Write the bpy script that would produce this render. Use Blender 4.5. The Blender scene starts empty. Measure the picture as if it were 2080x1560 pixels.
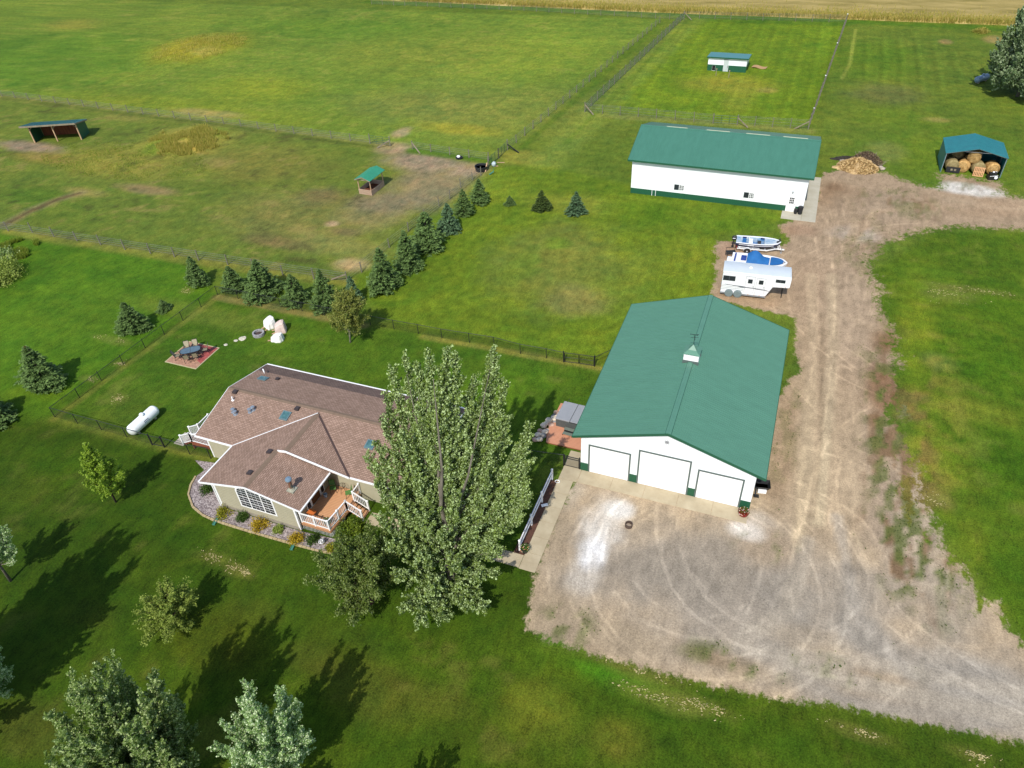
import bpy, math, random
import numpy as np
from math import radians, sin, cos, pi
from mathutils import Matrix, Vector
rng = np.random.default_rng(7); random.seed(7)
scene = bpy.context.scene
col = scene.collection

# ------------------------------------------------------------------ camera
CAM_H = 41.65
F_PX = 1473.6
CR = Vector((0.9331772555493629, 0.3565143499355468, -0.045582101919431676))
CU = Vector((-0.1949837937976709, 0.6086997298890188, 0.7690682407883601))
CF = Vector((-0.30192967704686857, 0.7087892191075356, -0.6375392638852164))
cam = bpy.data.objects.new("camera", bpy.data.cameras.new("camera")); col.objects.link(cam)
cam.matrix_world = Matrix(((CR.x, CU.x, -CF.x, 0), (CR.y, CU.y, -CF.y, 0), (CR.z, CU.z, -CF.z, CAM_H), (0, 0, 0, 1)))
cam.data.sensor_width = 36; cam.data.lens = 36 * F_PX / 2080
cam.data.clip_start = .5; cam.data.clip_end = 3000
scene.camera = cam

# ------------------------------------------------------------------ light
SUN_EL, SUN_AZ = 47.5, -3.0
w = bpy.data.worlds.new("World"); scene.world = w; w.use_nodes = True
nt = w.node_tree; bg = nt.nodes["Background"]
sky = nt.nodes.new("ShaderNodeTexSky"); sky.sky_type = 'NISHITA'; sky.sun_disc = False
sky.sun_elevation = radians(SUN_EL); sky.sun_rotation = radians(180 + SUN_AZ)
nt.links.new(sky.outputs[0], bg.inputs[0]); bg.inputs[1].default_value = 0.145
sun = bpy.data.objects.new("sun", bpy.data.lights.new("sun", 'SUN')); col.objects.link(sun)
sun.data.energy = 3.7; sun.data.angle = radians(.6); sun.data.color = (1, .955, .88)
sun.rotation_euler = (radians(90 - SUN_EL), 0, radians(-SUN_AZ)); sun.location = (0, -20, 80)
scene.view_settings.view_transform = 'Standard'; scene.view_settings.look = 'None'
scene.view_settings.exposure = .31; scene.view_settings.gamma = 1

# ------------------------------------------------------------------ helpers
def G(px, py, z=0.0):
    """point of the flat ground (or of height z) that the surveyed photo pixel shows"""
    d = CF + CR * ((px - 1040) / F_PX) - CU * ((py - 780) / F_PX)
    t = (z - CAM_H) / d.z
    return (d.x * t, d.y * t)
def proj(x, y, z=0.0):
    d = Vector((x, y, z - CAM_H)); k = d.dot(CF)
    return 1040 + F_PX * d.dot(CR) / k, 780 - F_PX * d.dot(CU) / k
def mpp(x, y):
    """metres per photo pixel at a ground point"""
    return Vector((x, y, -CAM_H)).dot(CF) / F_PX
def height_to(x, y, ty):
    lo, hi = 0, 30
    for _ in range(30):
        m = (lo + hi) / 2
        if proj(x, y, m)[1] > ty: lo = m
        else: hi = m
    return lo
def srgb(r, g, b, k=1.0):
    f = lambda c: (c / 255 / 12.92 if c / 255 <= .04045 else ((c / 255 + .055) / 1.055) ** 2.4) * k
    return (f(r), f(g), f(b))
def rgba(c): return (c[0], c[1], c[2], 1)

_M = {}
def mat(name, c1, c2=None, scale=3.0, rough=.7, metal=0.0, bump=0.0, bscale=None, stretch=(1, 1, 1), spec=.4, contrast=1.0):
    if name in _M: return _M[name]
    m = bpy.data.materials.new(name); m.use_nodes = True; _M[name] = m
    N = m.node_tree.nodes; L = m.node_tree.links; b = N["Principled BSDF"]
    b.inputs["Roughness"].default_value = rough; b.inputs["Metallic"].default_value = metal
    b.inputs["Specular IOR Level"].default_value = spec
    tc = N.new("ShaderNodeTexCoord"); mp = N.new("ShaderNodeMapping"); mp.inputs["Scale"].default_value = stretch
    L.new(tc.outputs["Object"], mp.inputs[0])
    if c2 is None: c2 = tuple(min(1, x * .86) for x in c1)
    n = N.new("ShaderNodeTexNoise"); n.inputs["Scale"].default_value = scale; n.inputs["Detail"].default_value = 6
    n.inputs["Roughness"].default_value = .65; L.new(mp.outputs[0], n.inputs["Vector"])
    r = N.new("ShaderNodeMapRange"); r.inputs[1].default_value = .5 - .22 / contrast; r.inputs[2].default_value = .5 + .22 / contrast
    L.new(n.outputs[0], r.inputs[0])
    mx = N.new("ShaderNodeMix"); mx.data_type = 'RGBA'; mx.inputs[6].default_value = rgba(c1); mx.inputs[7].default_value = rgba(c2)
    L.new(r.outputs[0], mx.inputs[0]); L.new(mx.outputs[2], b.inputs["Base Color"])
    if bump:
        n2 = N.new("ShaderNodeTexNoise"); n2.inputs["Scale"].default_value = bscale or scale * 4; n2.inputs["Detail"].default_value = 4
        L.new(mp.outputs[0], n2.inputs["Vector"])
        bp = N.new("ShaderNodeBump"); bp.inputs["Strength"].default_value = bump; bp.inputs["Distance"].default_value = .05
        L.new(n2.outputs[0], bp.inputs["Height"]); L.new(bp.outputs[0], b.inputs["Normal"])
    return m

class MB:
    def __init__(s): s.v = []; s.f = []; s.uv = {}
    def add(s, vs, fs):
        o = len(s.v); s.v += [tuple(map(float, v)) for v in vs]; s.f += [tuple(i + o for i in f) for f in fs]
    def poly(s, pts, uv=None):
        o = len(s.v); s.v += [tuple(map(float, p)) for p in pts]; s.f.append(tuple(range(o, o + len(pts))))
        if uv: s.uv[len(s.f) - 1] = uv
    def box(s, x0, x1, y0, y1, z0, z1):
        s.add([(x0, y0, z0), (x1, y0, z0), (x1, y1, z0), (x0, y1, z0), (x0, y0, z1), (x1, y0, z1), (x1, y1, z1), (x0, y1, z1)],
              [(0, 3, 2, 1), (4, 5, 6, 7), (0, 1, 5, 4), (1, 2, 6, 5), (2, 3, 7, 6), (3, 0, 4, 7)])
    def bar(s, p, q, wd, ht, up=(0, 0, 1)):
        p = Vector(p); q = Vector(q); d = (q - p).normalized(); u = Vector(up)
        a = d.cross(u)
        if a.length < 1e-4: a = d.cross(Vector((0, 1, 0)))
        a.normalize(); b = a.cross(d).normalized(); a *= wd / 2; b *= ht / 2
        vs = [p - a - b, p + a - b, p + a + b, p - a + b, q - a - b, q + a - b, q + a + b, q - a + b]
        s.add(vs, [(0, 1, 2, 3), (7, 6, 5, 4), (0, 4, 5, 1), (1, 5, 6, 2), (2, 6, 7, 3), (3, 7, 4, 0)])
    def tube(s, pts, rad, n=8):
        pts = [Vector(p) for p in pts]
        if not hasattr(rad, '__len__'): rad = [rad] * len(pts)
        rings = []; o = len(s.v)
        for i, p in enumerate(pts):
            d = (pts[min(i + 1, len(pts) - 1)] - pts[max(i - 1, 0)]).normalized()
            a = d.cross(Vector((0, 0, 1)))
            if a.length < 1e-3: a = Vector((1, 0, 0))
            a.normalize(); b = d.cross(a)
            for k in range(n):
                t = 2 * pi * k / n; s.v.append(tuple(p + (a * cos(t) + b * sin(t)) * rad[i]))
        for i in range(len(pts) - 1):
            for k in range(n):
                k2 = (k + 1) % n; s.f.append((o + i * n + k, o + i * n + k2, o + (i + 1) * n + k2, o + (i + 1) * n + k))
        s.f.append(tuple(o + k for k in range(n))[::-1]); s.f.append(tuple(o + (len(pts) - 1) * n + k for k in range(n)))
    def lathe(s, prof, n=20, c=(0, 0, 0), sx=1, sy=1):
        o = len(s.v)
        for r, z in prof:
            for k in range(n):
                t = 2 * pi * k / n; s.v.append((c[0] + r * cos(t) * sx, c[1] + r * sin(t) * sy, c[2] + z))
        for i in range(len(prof) - 1):
            for k in range(n):
                k2 = (k + 1) % n; s.f.append((o + i * n + k, o + i * n + k2, o + (i + 1) * n + k2, o + (i + 1) * n + k))
        if prof[0][0] > 1e-4: s.f.append(tuple(o + k for k in range(n))[::-1])
        if prof[-1][0] > 1e-4: s.f.append(tuple(o + (len(prof) - 1) * n + k for k in range(n)))
    def prism(s, pts, z0, z1):
        n = len(pts)
        s.add([(p[0], p[1], z0) for p in pts] + [(p[0], p[1], z1) for p in pts],
              [tuple(range(n))[::-1], tuple(range(n, 2 * n))] + [(i, (i + 1) % n, n + (i + 1) % n, n + i) for i in range(n)])
    def slab(s, a, b, c, d, th):
        """four corners a b (low edge) c d (high edge), given thickness straight down, with UV in metres"""
        a, b, c, d = map(Vector, (a, b, c, d)); t = Vector((0, 0, -th))
        W_ = (b - a).length; H_ = (d - a).length
        s.poly([a, b, c, d], uv=[(0, 0), (W_, 0), ((c - a).dot((b - a).normalized()), H_), ((d - a).dot((b - a).normalized()), H_)])
        s.add([a, b, c, d, a + t, b + t, c + t, d + t], [(4, 7, 6, 5), (0, 4, 5, 1), (1, 5, 6, 2), (2, 6, 7, 3), (3, 7, 4, 0)])
    def build(s, name, m, parent=None, smooth=False, bevel=0):
        me = bpy.data.meshes.new(name); me.from_pydata(s.v, [], s.f); me.update()
        if s.uv:
            ul = me.uv_layers.new(name="UVMap")
            for fi, uv in s.uv.items():
                p = me.polygons[fi]
                for k, li in enumerate(p.loop_indices): ul.data[li].uv = uv[k]
        if smooth:
            for p in me.polygons: p.use_smooth = True
        me.materials.append(m)
        o = bpy.data.objects.new(name, me); col.objects.link(o)
        if parent is not None: o.parent = parent
        if bevel:
            bm = o.modifiers.new("bevel", 'BEVEL'); bm.width = bevel; bm.segments = 2; bm.limit_method = 'ANGLE'
        return o
def npmesh(name, verts, quads, m, parent=None, attrs=None, smooth=False):
    """verts (N,3), quads (M,4)"""
    me = bpy.data.meshes.new(name); verts = np.asarray(verts, np.float32); quads = np.asarray(quads, np.int32)
    k = quads.shape[1]
    me.vertices.add(len(verts)); me.vertices.foreach_set("co", verts.ravel())
    me.loops.add(quads.size); me.loops.foreach_set("vertex_index", quads.ravel())
    me.polygons.add(len(quads)); me.polygons.foreach_set("loop_start", np.arange(0, quads.size, k, dtype=np.int32))
    me.polygons.foreach_set("loop_total", np.full(len(quads), k, np.int32))
    if smooth: me.polygons.foreach_set("use_smooth", np.ones(len(quads), bool))
    me.update(calc_edges=True); me.validate()
    for an, (ty, data) in (attrs or {}).items():
        a = me.attributes.new(an, ty, 'POINT')
        a.data.foreach_set('value' if ty == 'FLOAT' else 'color', np.asarray(data, np.float32).ravel())
    me.materials.append(m)
    o = bpy.data.objects.new(name, me); col.objects.link(o)
    if parent is not None: o.parent = parent
    return o
def thing(name, label, cat, loc=(0, 0), rz=0.0, group=None, z=0.0):
    o = bpy.data.objects.new(name, None); col.objects.link(o); o.empty_display_size = .3
    o.location = (loc[0], loc[1], z); o.rotation_euler = (0, 0, rz)
    o["label"] = label; o["category"] = cat
    if group: o["group"] = group
    return o
def tag(o, label, cat, group=None, kind=None):
    o["label"] = label; o["category"] = cat
    if group: o["group"] = group
    if kind: o["kind"] = kind
    return o
def struct(o):
    o["kind"] = "structure"; return o
def dup(src, label, loc, rz=None, scale=None, name=None):
    r = src.copy(); col.objects.link(r); r.location = (loc[0], loc[1], loc[2] if len(loc) > 2 else 0)
    if rz is not None: r.rotation_euler = (0, 0, rz)
    if scale: r.scale = scale if hasattr(scale, '__len__') else (scale,) * 3
    r["label"] = label
    for ch in list(src.children):
        c = ch.copy(); col.objects.link(c); c.parent = r
        for g in list(ch.children):
            d = g.copy(); col.objects.link(d); d.parent = c
    return r

# value noise in numpy
_P = rng.random((256, 256))
def vn(x, y):
    xi = np.floor(x).astype(int); yi = np.floor(y).astype(int); fx = x - xi; fy = y - yi
    fx = fx * fx * (3 - 2 * fx); fy = fy * fy * (3 - 2 * fy)
    a = _P[xi & 255, yi & 255]; b = _P[(xi + 1) & 255, yi & 255]; c = _P[xi & 255, (yi + 1) & 255]; d = _P[(xi + 1) & 255, (yi + 1) & 255]
    return (a * (1 - fx) + b * fx) * (1 - fy) + (c * (1 - fx) + d * fx) * fy
def fbm(x, y, o=4):
    s = 0; a = 1; t = 0
    for i in range(o):
        s = s + a * vn(x * 2 ** i + 17 * i, y * 2 ** i + 31 * i); t += a; a *= .55
    return s / t * 2 - 1
def sdf(poly, X, Y):
    """signed distance (inside positive) to a polygon"""
    P = np.array(poly); D = np.full(X.shape, 1e9); ins = np.zeros(X.shape, bool)
    for i in range(len(P)):
        a = P[i]; b = P[(i + 1) % len(P)]; e = b - a; wx = X - a[0]; wy = Y - a[1]
        t = np.clip((wx * e[0] + wy * e[1]) / (e @ e), 0, 1)
        D = np.minimum(D, np.hypot(wx - e[0] * t, wy - e[1] * t))
        c = ((a[1] > Y) != (b[1] > Y)) & (X < (b[0] - a[0]) * (Y - a[1]) / (b[1] - a[1] + 1e-12) + a[0])
        ins ^= c
    return np.where(ins, D, -D)
def sstep(x, a, b):
    t = np.clip((x - a) / (b - a), 0, 1); return t * t * (3 - 2 * t)
# ------------------------------------------------------------------ ground
def axis(lo, hi, segs, out_lo, out_hi, g=1.09):
    a = []
    for (s, e, d) in segs: a += list(np.arange(s, e, d))
    a.append(segs[-1][1]); d = segs[-1][2]; x = a[-1]
    while x < out_hi: d *= g; x += d; a.append(x)
    d = segs[0][2]; x = a[0]; pre = []
    while x > out_lo: d *= g; x -= d; pre.append(x)
    return np.array(pre[::-1] + a)
gx = axis(-60, 30, [(-130, -62, .5), (-62, 30, .3), (30, 46, .5)], -620, 560)
gy = axis(8, 165, [(9, 78, .3), (78, 170, .55)], -420, 900)
X, Y = np.meshgrid(gx, gy)
def polyG(pts): return [G(*p) for p in pts]
KG = .74   # display colour -> albedo
def C3(r, g, b): return np.array(srgb(r, g, b, KG))
n1 = fbm(X / 14, Y / 14, 4); n2 = fbm(X / 4 + 40, Y / 4, 4); n3 = fbm(X / 1.3, Y / 1.3 + 9, 3); n4 = fbm(X / 40 + 5, Y / 40, 3)
ns = fbm(X / 9 + 70, Y / 1.6, 4); nw = fbm(X / 6 + 3, Y / 6 + 50, 3)
base = np.zeros(X.shape + (3,)) + C3(98, 122, 42)
def lay(mask, c, s=1.0):
    global base
    m = np.clip(mask * s, 0, 1)[..., None]; base = base * (1 - m) + np.asarray(c) * m
def blob(px, py, rx, ry, fall=1.0, warp=.35):
    cx, cy = G(px, py); a = abs(G(px + rx, py)[0] - G(px - rx, py)[0]) / 2 + .3; b = abs(G(px, py + ry)[1] - G(px, py - ry)[1]) / 2 + .3
    d = np.hypot((X - cx) / a, (Y - cy) / b) + warp * n2 + .2 * n3
    return 1 - sstep(d, 1 - .6 * fall, 1 + .4 * fall)
# zones of lawn and pasture
Z = dict(
 yard=polyG([(111, 847), (442, 600), (700, 650), (1000, 704), (1237, 744), (1170, 930), (1081, 940), (900, 960), (441, 936)]),
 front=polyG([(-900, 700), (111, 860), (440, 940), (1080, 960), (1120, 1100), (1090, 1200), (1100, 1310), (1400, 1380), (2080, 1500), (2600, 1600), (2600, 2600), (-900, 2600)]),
 corral=polyG([(-400, 130), (0, 195), (486, 256), (993, 335), (975, 360), (892, 419), (791, 503), (706, 573), (404, 527), (17, 470), (-400, 400)]),
 mid=polyG([(706, 573), (892, 430), (1000, 340), (1100, 335), (1300, 380), (1620, 440), (1460, 480), (1450, 610), (1284, 700), (1237, 744), (1000, 704), (800, 665)]),
 pad=polyG([(1188, 228), (1389, 37.5), (1718, 46), (1641, 262)]),
 rightlawn=polyG([(1760, 560), (1900, 470), (2400, 480), (2700, 1700), (2100, 1330), (1900, 1050), (1850, 850)]),
 farL=polyG([(-1500, -60), (1340, 40), (1040, 300), (993, 326), (486, 256), (0, 190), (-1500, 20)]),
 leftlawn=polyG([(-600, 500), (17, 472), (404, 530), (442, 600), (111, 847), (-600, 1000)]),
)
zs = {k: sstep(sdf(v, X, Y), -.8, .8) for k, v in Z.items()}
lay(zs['farL'], C3(104, 130, 46)); lay(zs['leftlawn'], C3(82, 122, 28)); lay(zs['yard'], C3(76, 110, 28))
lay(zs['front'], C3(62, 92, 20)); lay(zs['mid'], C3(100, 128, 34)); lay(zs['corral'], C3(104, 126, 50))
lay(zs['pad'], C3(110, 142, 34)); lay(zs['rightlawn'], C3(82, 112, 26))
# broad patches (position in the photo, half extents, colour, strength)
for (px, py, rx, ry, c, s) in [
 (60, 120, 260, 70, (84, 124, 36), .8), (700, 60, 260, 25, (92, 132, 38), .5), (900, 110, 260, 50, (122, 136, 52), .5), (1000, 220, 260, 60, (124, 136, 62), .6),
 (405, 97, 84, 33, (140, 142, 44), .95), (420, 108, 28, 8, (160, 158, 80), .7), (150, 50, 60, 14, (140, 140, 60), .55), (520, 180, 140, 30, (130, 144, 40), .5),
 (350, 220, 330, 26, (128, 140, 40), .5), (850, 215, 180, 30, (112, 120, 60), .4), (1100, 110, 120, 60, (120, 148, 48), .4), (930, 262, 90, 10, (158, 152, 48), .5),
 (250, 330, 210, 35, (136, 138, 62), .8), (390, 288, 90, 34, (160, 158, 72), .9), (380, 305, 60, 8, (190, 166, 84), .6), (330, 300, 30, 20, (112, 148, 44), .7), (430, 280, 20, 20, (112, 146, 44), .6), (400, 345, 60, 20, (120, 140, 50), .5), (90, 320, 80, 14, (150, 130, 70), .5),
 (300, 385, 70, 8, (146, 132, 92), .9), (440, 330, 40, 12, (160, 146, 96), .6), (420, 230, 90, 7, (164, 150, 98), .6), (170, 390, 50, 8, (160, 150, 90), .6),
 (560, 490, 70, 12, (110, 96, 70), .75), (650, 400, 50, 20, (112, 100, 78), .8), (520, 330, 160, 40, (128, 130, 62), .7), (620, 440, 200, 60, (132, 132, 74), .7), (675, 455, 12, 5, (190, 166, 136), .8),
 (700, 470, 40, 8, (116, 104, 78), .6), (715, 538, 36, 14, (190, 172, 126), .9), (690, 500, 130, 20, (150, 148, 90), .4), (130, 440, 120, 20, (96, 124, 44), .5), (80, 400, 90, 20, (84, 124, 36), .6),
 (860, 330, 90, 20, (160, 146, 124), .95), (870, 380, 90, 45, (148, 138, 110), .85), (760, 430, 70, 36, (150, 142, 96), .7), (815, 270, 14, 12, (168, 150, 118), .8), (795, 300, 40, 12, (164, 146, 118), .9), (950, 345, 45, 14, (162, 148, 126), .95), (790, 410, 70, 22, (142, 132, 112), .6),
 (60, 298, 90, 10, (156, 142, 122), .95), (250, 240, 60, 6, (150, 142, 80), .4),
 (1130, 530, 130, 90, (118, 124, 66), .55), (1130, 495, 22, 12, (104, 150, 38), .45), (1060, 540, 30, 40, (92, 134, 34), .4), (1250, 560, 90, 80, (112, 132, 52), .5), (1170, 610, 60, 30, (138, 134, 80), .6), (1170, 415, 100, 20, (138, 146, 60), .5), (1010, 385, 60, 30, (128, 150, 44), .5),
 (1060, 320, 60, 14, (150, 150, 66), .6), (1130, 260, 70, 22, (118, 134, 54), .6), (1300, 430, 90, 20, (84, 120, 24), .6), (1500, 450, 70, 20, (84, 122, 26), .6), (1400, 520, 50, 40, (120, 136, 44), .4),
 (1480, 170, 90, 20, (158, 160, 60), .7), (1500, 200, 30, 30, (150, 158, 58), .5), (1560, 184, 16, 5, (168, 156, 84), .6), (1560, 100, 120, 40, (104, 136, 34), .5), (1300, 190, 60, 30, (128, 158, 40), .5),
 (1800, 190, 80, 22, (104, 112, 62), .75), (1780, 120, 90, 40, (92, 128, 28), .6), (1920, 85, 10, 4, (160, 140, 90), .8), (2020, 80, 20, 7, (168, 146, 96), .7), (1900, 243, 26, 4, (160, 150, 90), .7), (1680, 60, 20, 60, (120, 156, 40), .6), (1820, 240, 90, 20, (112, 138, 36), .5),
 (1930, 320, 160, 60, (98, 132, 30), .5), (1800, 310, 40, 20, (134, 142, 80), .5),
 (1865, 700, 34, 120, (122, 142, 36), .6), (1890, 950, 46, 80, (128, 146, 40), .55), (1970, 1100, 40, 70, (112, 134, 36), .5), (1960, 830, 100, 22, (132, 144, 48), .6), (1910, 735, 30, 14, (134, 126, 86), .5), (2000, 730, 120, 60, (74, 112, 20), .7), (2040, 620, 90, 40, (72, 112, 20), .6), (2020, 930, 70, 60, (64, 104, 16), .6), (2050, 1160, 40, 100, (66, 102, 18), .5), (1880, 560, 50, 40, (104, 134, 34), .5),
 (420, 640, 200, 18, (128, 134, 60), .35), (600, 700, 120, 30, (86, 122, 30), .4), (620, 790, 60, 20, (60, 96, 20), .4), (560, 640, 60, 20, (64, 98, 24), .4), (1000, 800, 60, 40, (92, 134, 28), .6), (1080, 770, 60, 20, (84, 124, 28), .5), (260, 820, 60, 40, (96, 120, 40), .4),
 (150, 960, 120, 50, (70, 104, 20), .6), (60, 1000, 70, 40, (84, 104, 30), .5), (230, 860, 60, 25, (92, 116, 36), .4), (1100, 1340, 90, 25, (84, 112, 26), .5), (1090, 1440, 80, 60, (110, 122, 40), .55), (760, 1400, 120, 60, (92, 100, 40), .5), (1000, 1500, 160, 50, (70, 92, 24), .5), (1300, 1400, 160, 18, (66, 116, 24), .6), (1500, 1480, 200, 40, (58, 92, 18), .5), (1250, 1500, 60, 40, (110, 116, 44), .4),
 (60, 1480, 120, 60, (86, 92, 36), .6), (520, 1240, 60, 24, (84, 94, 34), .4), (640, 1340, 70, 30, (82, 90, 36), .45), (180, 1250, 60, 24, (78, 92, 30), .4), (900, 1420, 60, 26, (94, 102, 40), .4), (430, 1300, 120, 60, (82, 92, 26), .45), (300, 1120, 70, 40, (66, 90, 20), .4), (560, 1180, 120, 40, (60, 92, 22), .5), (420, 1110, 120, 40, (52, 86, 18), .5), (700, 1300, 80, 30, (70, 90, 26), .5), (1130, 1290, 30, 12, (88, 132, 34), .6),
 (1230, 1370, 60, 8, (66, 128, 26), .5), (60, 560, 40, 60, (62, 98, 24), .4), (150, 640, 120, 60, (84, 118, 30), .5), (60, 760, 70, 50, (88, 126, 26), .5)]:
    lay(blob(px, py, rx, ry), C3(*c), s)
# earth ditch in the left paddock and yellow strips below the fences
def strip(pts, wid, c, s, fall=.6):
    global base
    P = polyG(pts); D = np.full(X.shape, 1e9)
    for a, b in zip(P[:-1], P[1:]):
        a = np.array(a); b = np.array(b); e = b - a; t = np.clip(((X - a[0]) * e[0] + (Y - a[1]) * e[1]) / (e @ e), 0, 1)
        D = np.minimum(D, np.hypot(X - a[0] - e[0] * t, Y - a[1] - e[1] * t))
    lay(1 - sstep(D + .25 * n3 * wid + .5 * wid * n2, wid * (1 - fall), wid * (1 + fall)), C3(*c), s)
for a in [([(12, 456), (60, 428), (120, 405), (165, 392)], 1.0, (150, 140, 104), .6), ([(14, 454), (60, 430), (120, 404), (160, 393)], .5, (92, 74, 54), .7),
          ([(0, 196), (486, 257), (790, 296)], 1.3, (140, 140, 80), .5), ([(0, 198), (486, 260), (760, 298)], .6, (70, 96, 30), .6), ([(840, 306), (990, 326)], 1.0, (80, 118, 30), .9),
          ([(17, 470), (404, 530), (706, 574)], .9, (142, 142, 66), .6), ([(111, 850), (442, 603)], .4, (140, 140, 66), .4), ([(111, 850), (300, 902), (440, 938)], .35, (124, 134, 60), .4),
          ([(442, 603), (660, 645), (740, 662)], .55, (150, 134, 86), .6), ([(860, 684), (1000, 708), (1237, 752)], .4, (150, 148, 74), .6),
          ([(1188, 232), (1400, 246), (1641, 266)], 1.1, (136, 146, 78), .6), ([(1400, 40), (1715, 50)], 1.3, (84, 124, 36), .7), ([(1060, 300), (1340, 50)], .6, (84, 116, 30), .6), ([(1190, 226), (1390, 37)], 1.0, (96, 112, 62), .5),
          ([(1110, 330), (1230, 205), (1420, 30)], 2.6, (126, 148, 62), .6), ([(1150, 290), (1280, 160), (1400, 40)], .45, (104, 134, 44), .6), ([(1738, 60), (1726, 130), (1710, 160)], .3, (152, 166, 74), .6),
          ([(750, 4), (1400, 31), (1722, 44), (2080, 60)], 1.6, (76, 116, 32), .8), ([(1440, 1180), (1441, 1180)], .2, (90, 90, 50), .1), ([(200, 870), (441, 932)], .2, (120, 130, 60), .4),
          ([(420, 1130), (250, 1180), (330, 1090), (400, 1040)], .3, (80, 104, 28), .3)]:
    strip(*a)
lay(sstep(n3 + .8 * nw, -.1, .5) * (blob(1900, 830, 60, 250, 1, .4) + blob(1990, 1180, 60, 90, 1, .4)) * .8, C3(140, 144, 58), .5)
lay(sstep(fbm(X / 1.4 + 3, Y / 2.4, 4), .0, .4) * (blob(1860, 880, 50, 220, 1, .4)), C3(134, 112, 68), .7)
# mowing stripes, two directions, only where the photo shows them
st = np.sin(2 * pi * (X + .5 * n1) / 2.9) * .5 + np.sin(2 * pi * (X + .3 * n1) / 1.45) * .5
mcx, mcy = G(1140, 545); dr = ((np.abs(X - mcx) / 1.0) ** 3.4 + (np.abs(Y - mcy) / 1.15) ** 3.4) ** (1 / 3.4)
st2 = np.where(dr > 7.5, np.sin(2 * pi * (dr + .35 * n1) / 1.5), np.sin(2 * pi * (X * .9 + Y * .25 + .5 * n1) / 1.9))
c2x, c2y = G(1940, 130); dr2 = np.hypot(X - c2x, Y - c2y); st3 = np.sin(2 * pi * (dr2 + .3 * n1) / 1.6) * blob(1980, 150, 70, 60, 1, .2)
pmask = zs['pad'] * 1.0 +  1.6 * blob(1830, 130, 140, 75, 1, .1) + .45 * zs['rightlawn']
k = 1 + .17 * st * np.clip(pmask, 0, 1.5) * (.6 + .5 * n2)
yst = np.sin(2 * pi * (Y + 1.2 * n1) / 1.7) * (zs['rightlawn'] * .5 + zs['front'] * sstep(X, -20, 0) * .35)
k = k * (1 + .11 * yst) * (1 + .11 * st2 * zs['mid'] * (.6 + .6 * n2)) * (1 + .10 * st3)
nf = fbm(X / .8 + 21, Y / .7, 3); nst = fbm(X / .9 + 5, Y / 7 + 8, 3)
k = k * (1 + .13 * n1 + .14 * n2 + .13 * n3 + .14 * ns + .12 * nf + .10 * nst + .12 * n4 * zs['farL'])
hue = .5 * n2 + .5 * n1
base = base * k[..., None]; base[..., 0] *= 1 + .20 * hue + .16 * n3 + .12 * nf; base[..., 2] *= 1 - .1 * hue
dead = sstep(n3 + .7 * n2 + .4 * nw, .28, .9) * (zs['corral'] * .55 +  zs['yard'] * .2 + zs['front'] * .16 + zs['farL'] * .2 + zs['rightlawn'] * .15)
lay(dead, C3(150, 140, 92), .75)
dk = sstep(-n3 - .8 * n2 + .3 * nw, .35, .9) * zs['corral'] * .7
lay(dk, C3(84, 80, 46), .7)
# thatch litter lines
LIT = [(480, 1155, 26, 10, .9), (440, 1135, 50, 8, .5), (500, 1165, 18, 5, .7), (1330, 1415, 90, 10, .55), (1420, 1430, 70, 6, .5), (1980, 1535, 45, 8, .7), (1740, 1485, 50, 4, .6), (1930, 600, 55, 12, .5), (1990, 590, 90, 4, .5), (590, 760, 60, 6, .3), (240, 810, 14, 8, .5), (180, 770, 20, 4, .5), (245, 738, 12, 4, .6), (230, 690, 40, 3, .5), (1905, 1015, 14, 8, .7), (380, 590, 12, 5, .7), (1310, 1370, 80, 5, .4)]
for (px, py, rx, ry, s) in LIT: lay(blob(px, py, rx, ry, 1, .8), C3(150, 146, 84), .22)
base = base * np.array([1.05, .96, .84]); base[..., 0] *= 1 + zs['front'] * (.12 * sstep(X, -42, -25) - .04); base[..., 2] *= 1 - .1 * zs['front']; base = base * (1 + .10 * zs['farL'] - .12 * zs['pad'] - .05 * zs['corral'])[..., None]  # far field made paler in its colour, which also paints in distance haze
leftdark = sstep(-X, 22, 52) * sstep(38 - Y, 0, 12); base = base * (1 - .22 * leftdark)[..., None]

# gravel signed distance
DRIVE = polyG([(1087, 1163), (1077, 1225), (1068, 1275), (1110, 1300), (1200, 1327), (1320, 1360), (1430, 1387), (1560, 1412), (1700, 1432), (1850, 1462), (2000, 1492), (2080, 1506), (2400, 1590), (3200, 1700),
  (3200, 1350), (2400, 1400), (2080, 1312), (2035, 1262), (1985, 1200), (1935, 1130), (1890, 1060), (1866, 1000), (1850, 920), (1838, 850), (1838, 790), (1822, 720), (1800, 660), (1786, 600), (1768, 555), (1760, 530), (1800, 492), (1870, 467), (1950, 460), (2080, 464), (2600, 490),
  (2600, 425), (2080, 404), (2030, 395), (1925, 388), (1850, 372), (1790, 352), (1740, 345), (1700, 345), (1672, 350), (1650, 440), (1600, 452), (1585, 458), (1596, 474), (1612, 486), (1590, 500), (1530, 492), (1458, 488), (1458, 545), (1452, 604), (1475, 612), (1540, 626), (1621, 644), (1621, 700), (1616, 762), (1600, 768), (1585, 800), (1480, 800), (1400, 950), (1170, 950), (1163, 975), (1130, 1050)])
sd = sdf(DRIVE, X, Y) + (.55 * n2 + .35 * n3) * (1 - .75 * sstep(34 - Y, 0, 4))
apron = polyG([(1914, 352), (2032, 372), (2034, 404), (1908, 394)])
sd = np.maximum(sd, sdf(apron, X, Y) + .3 * n3)
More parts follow.
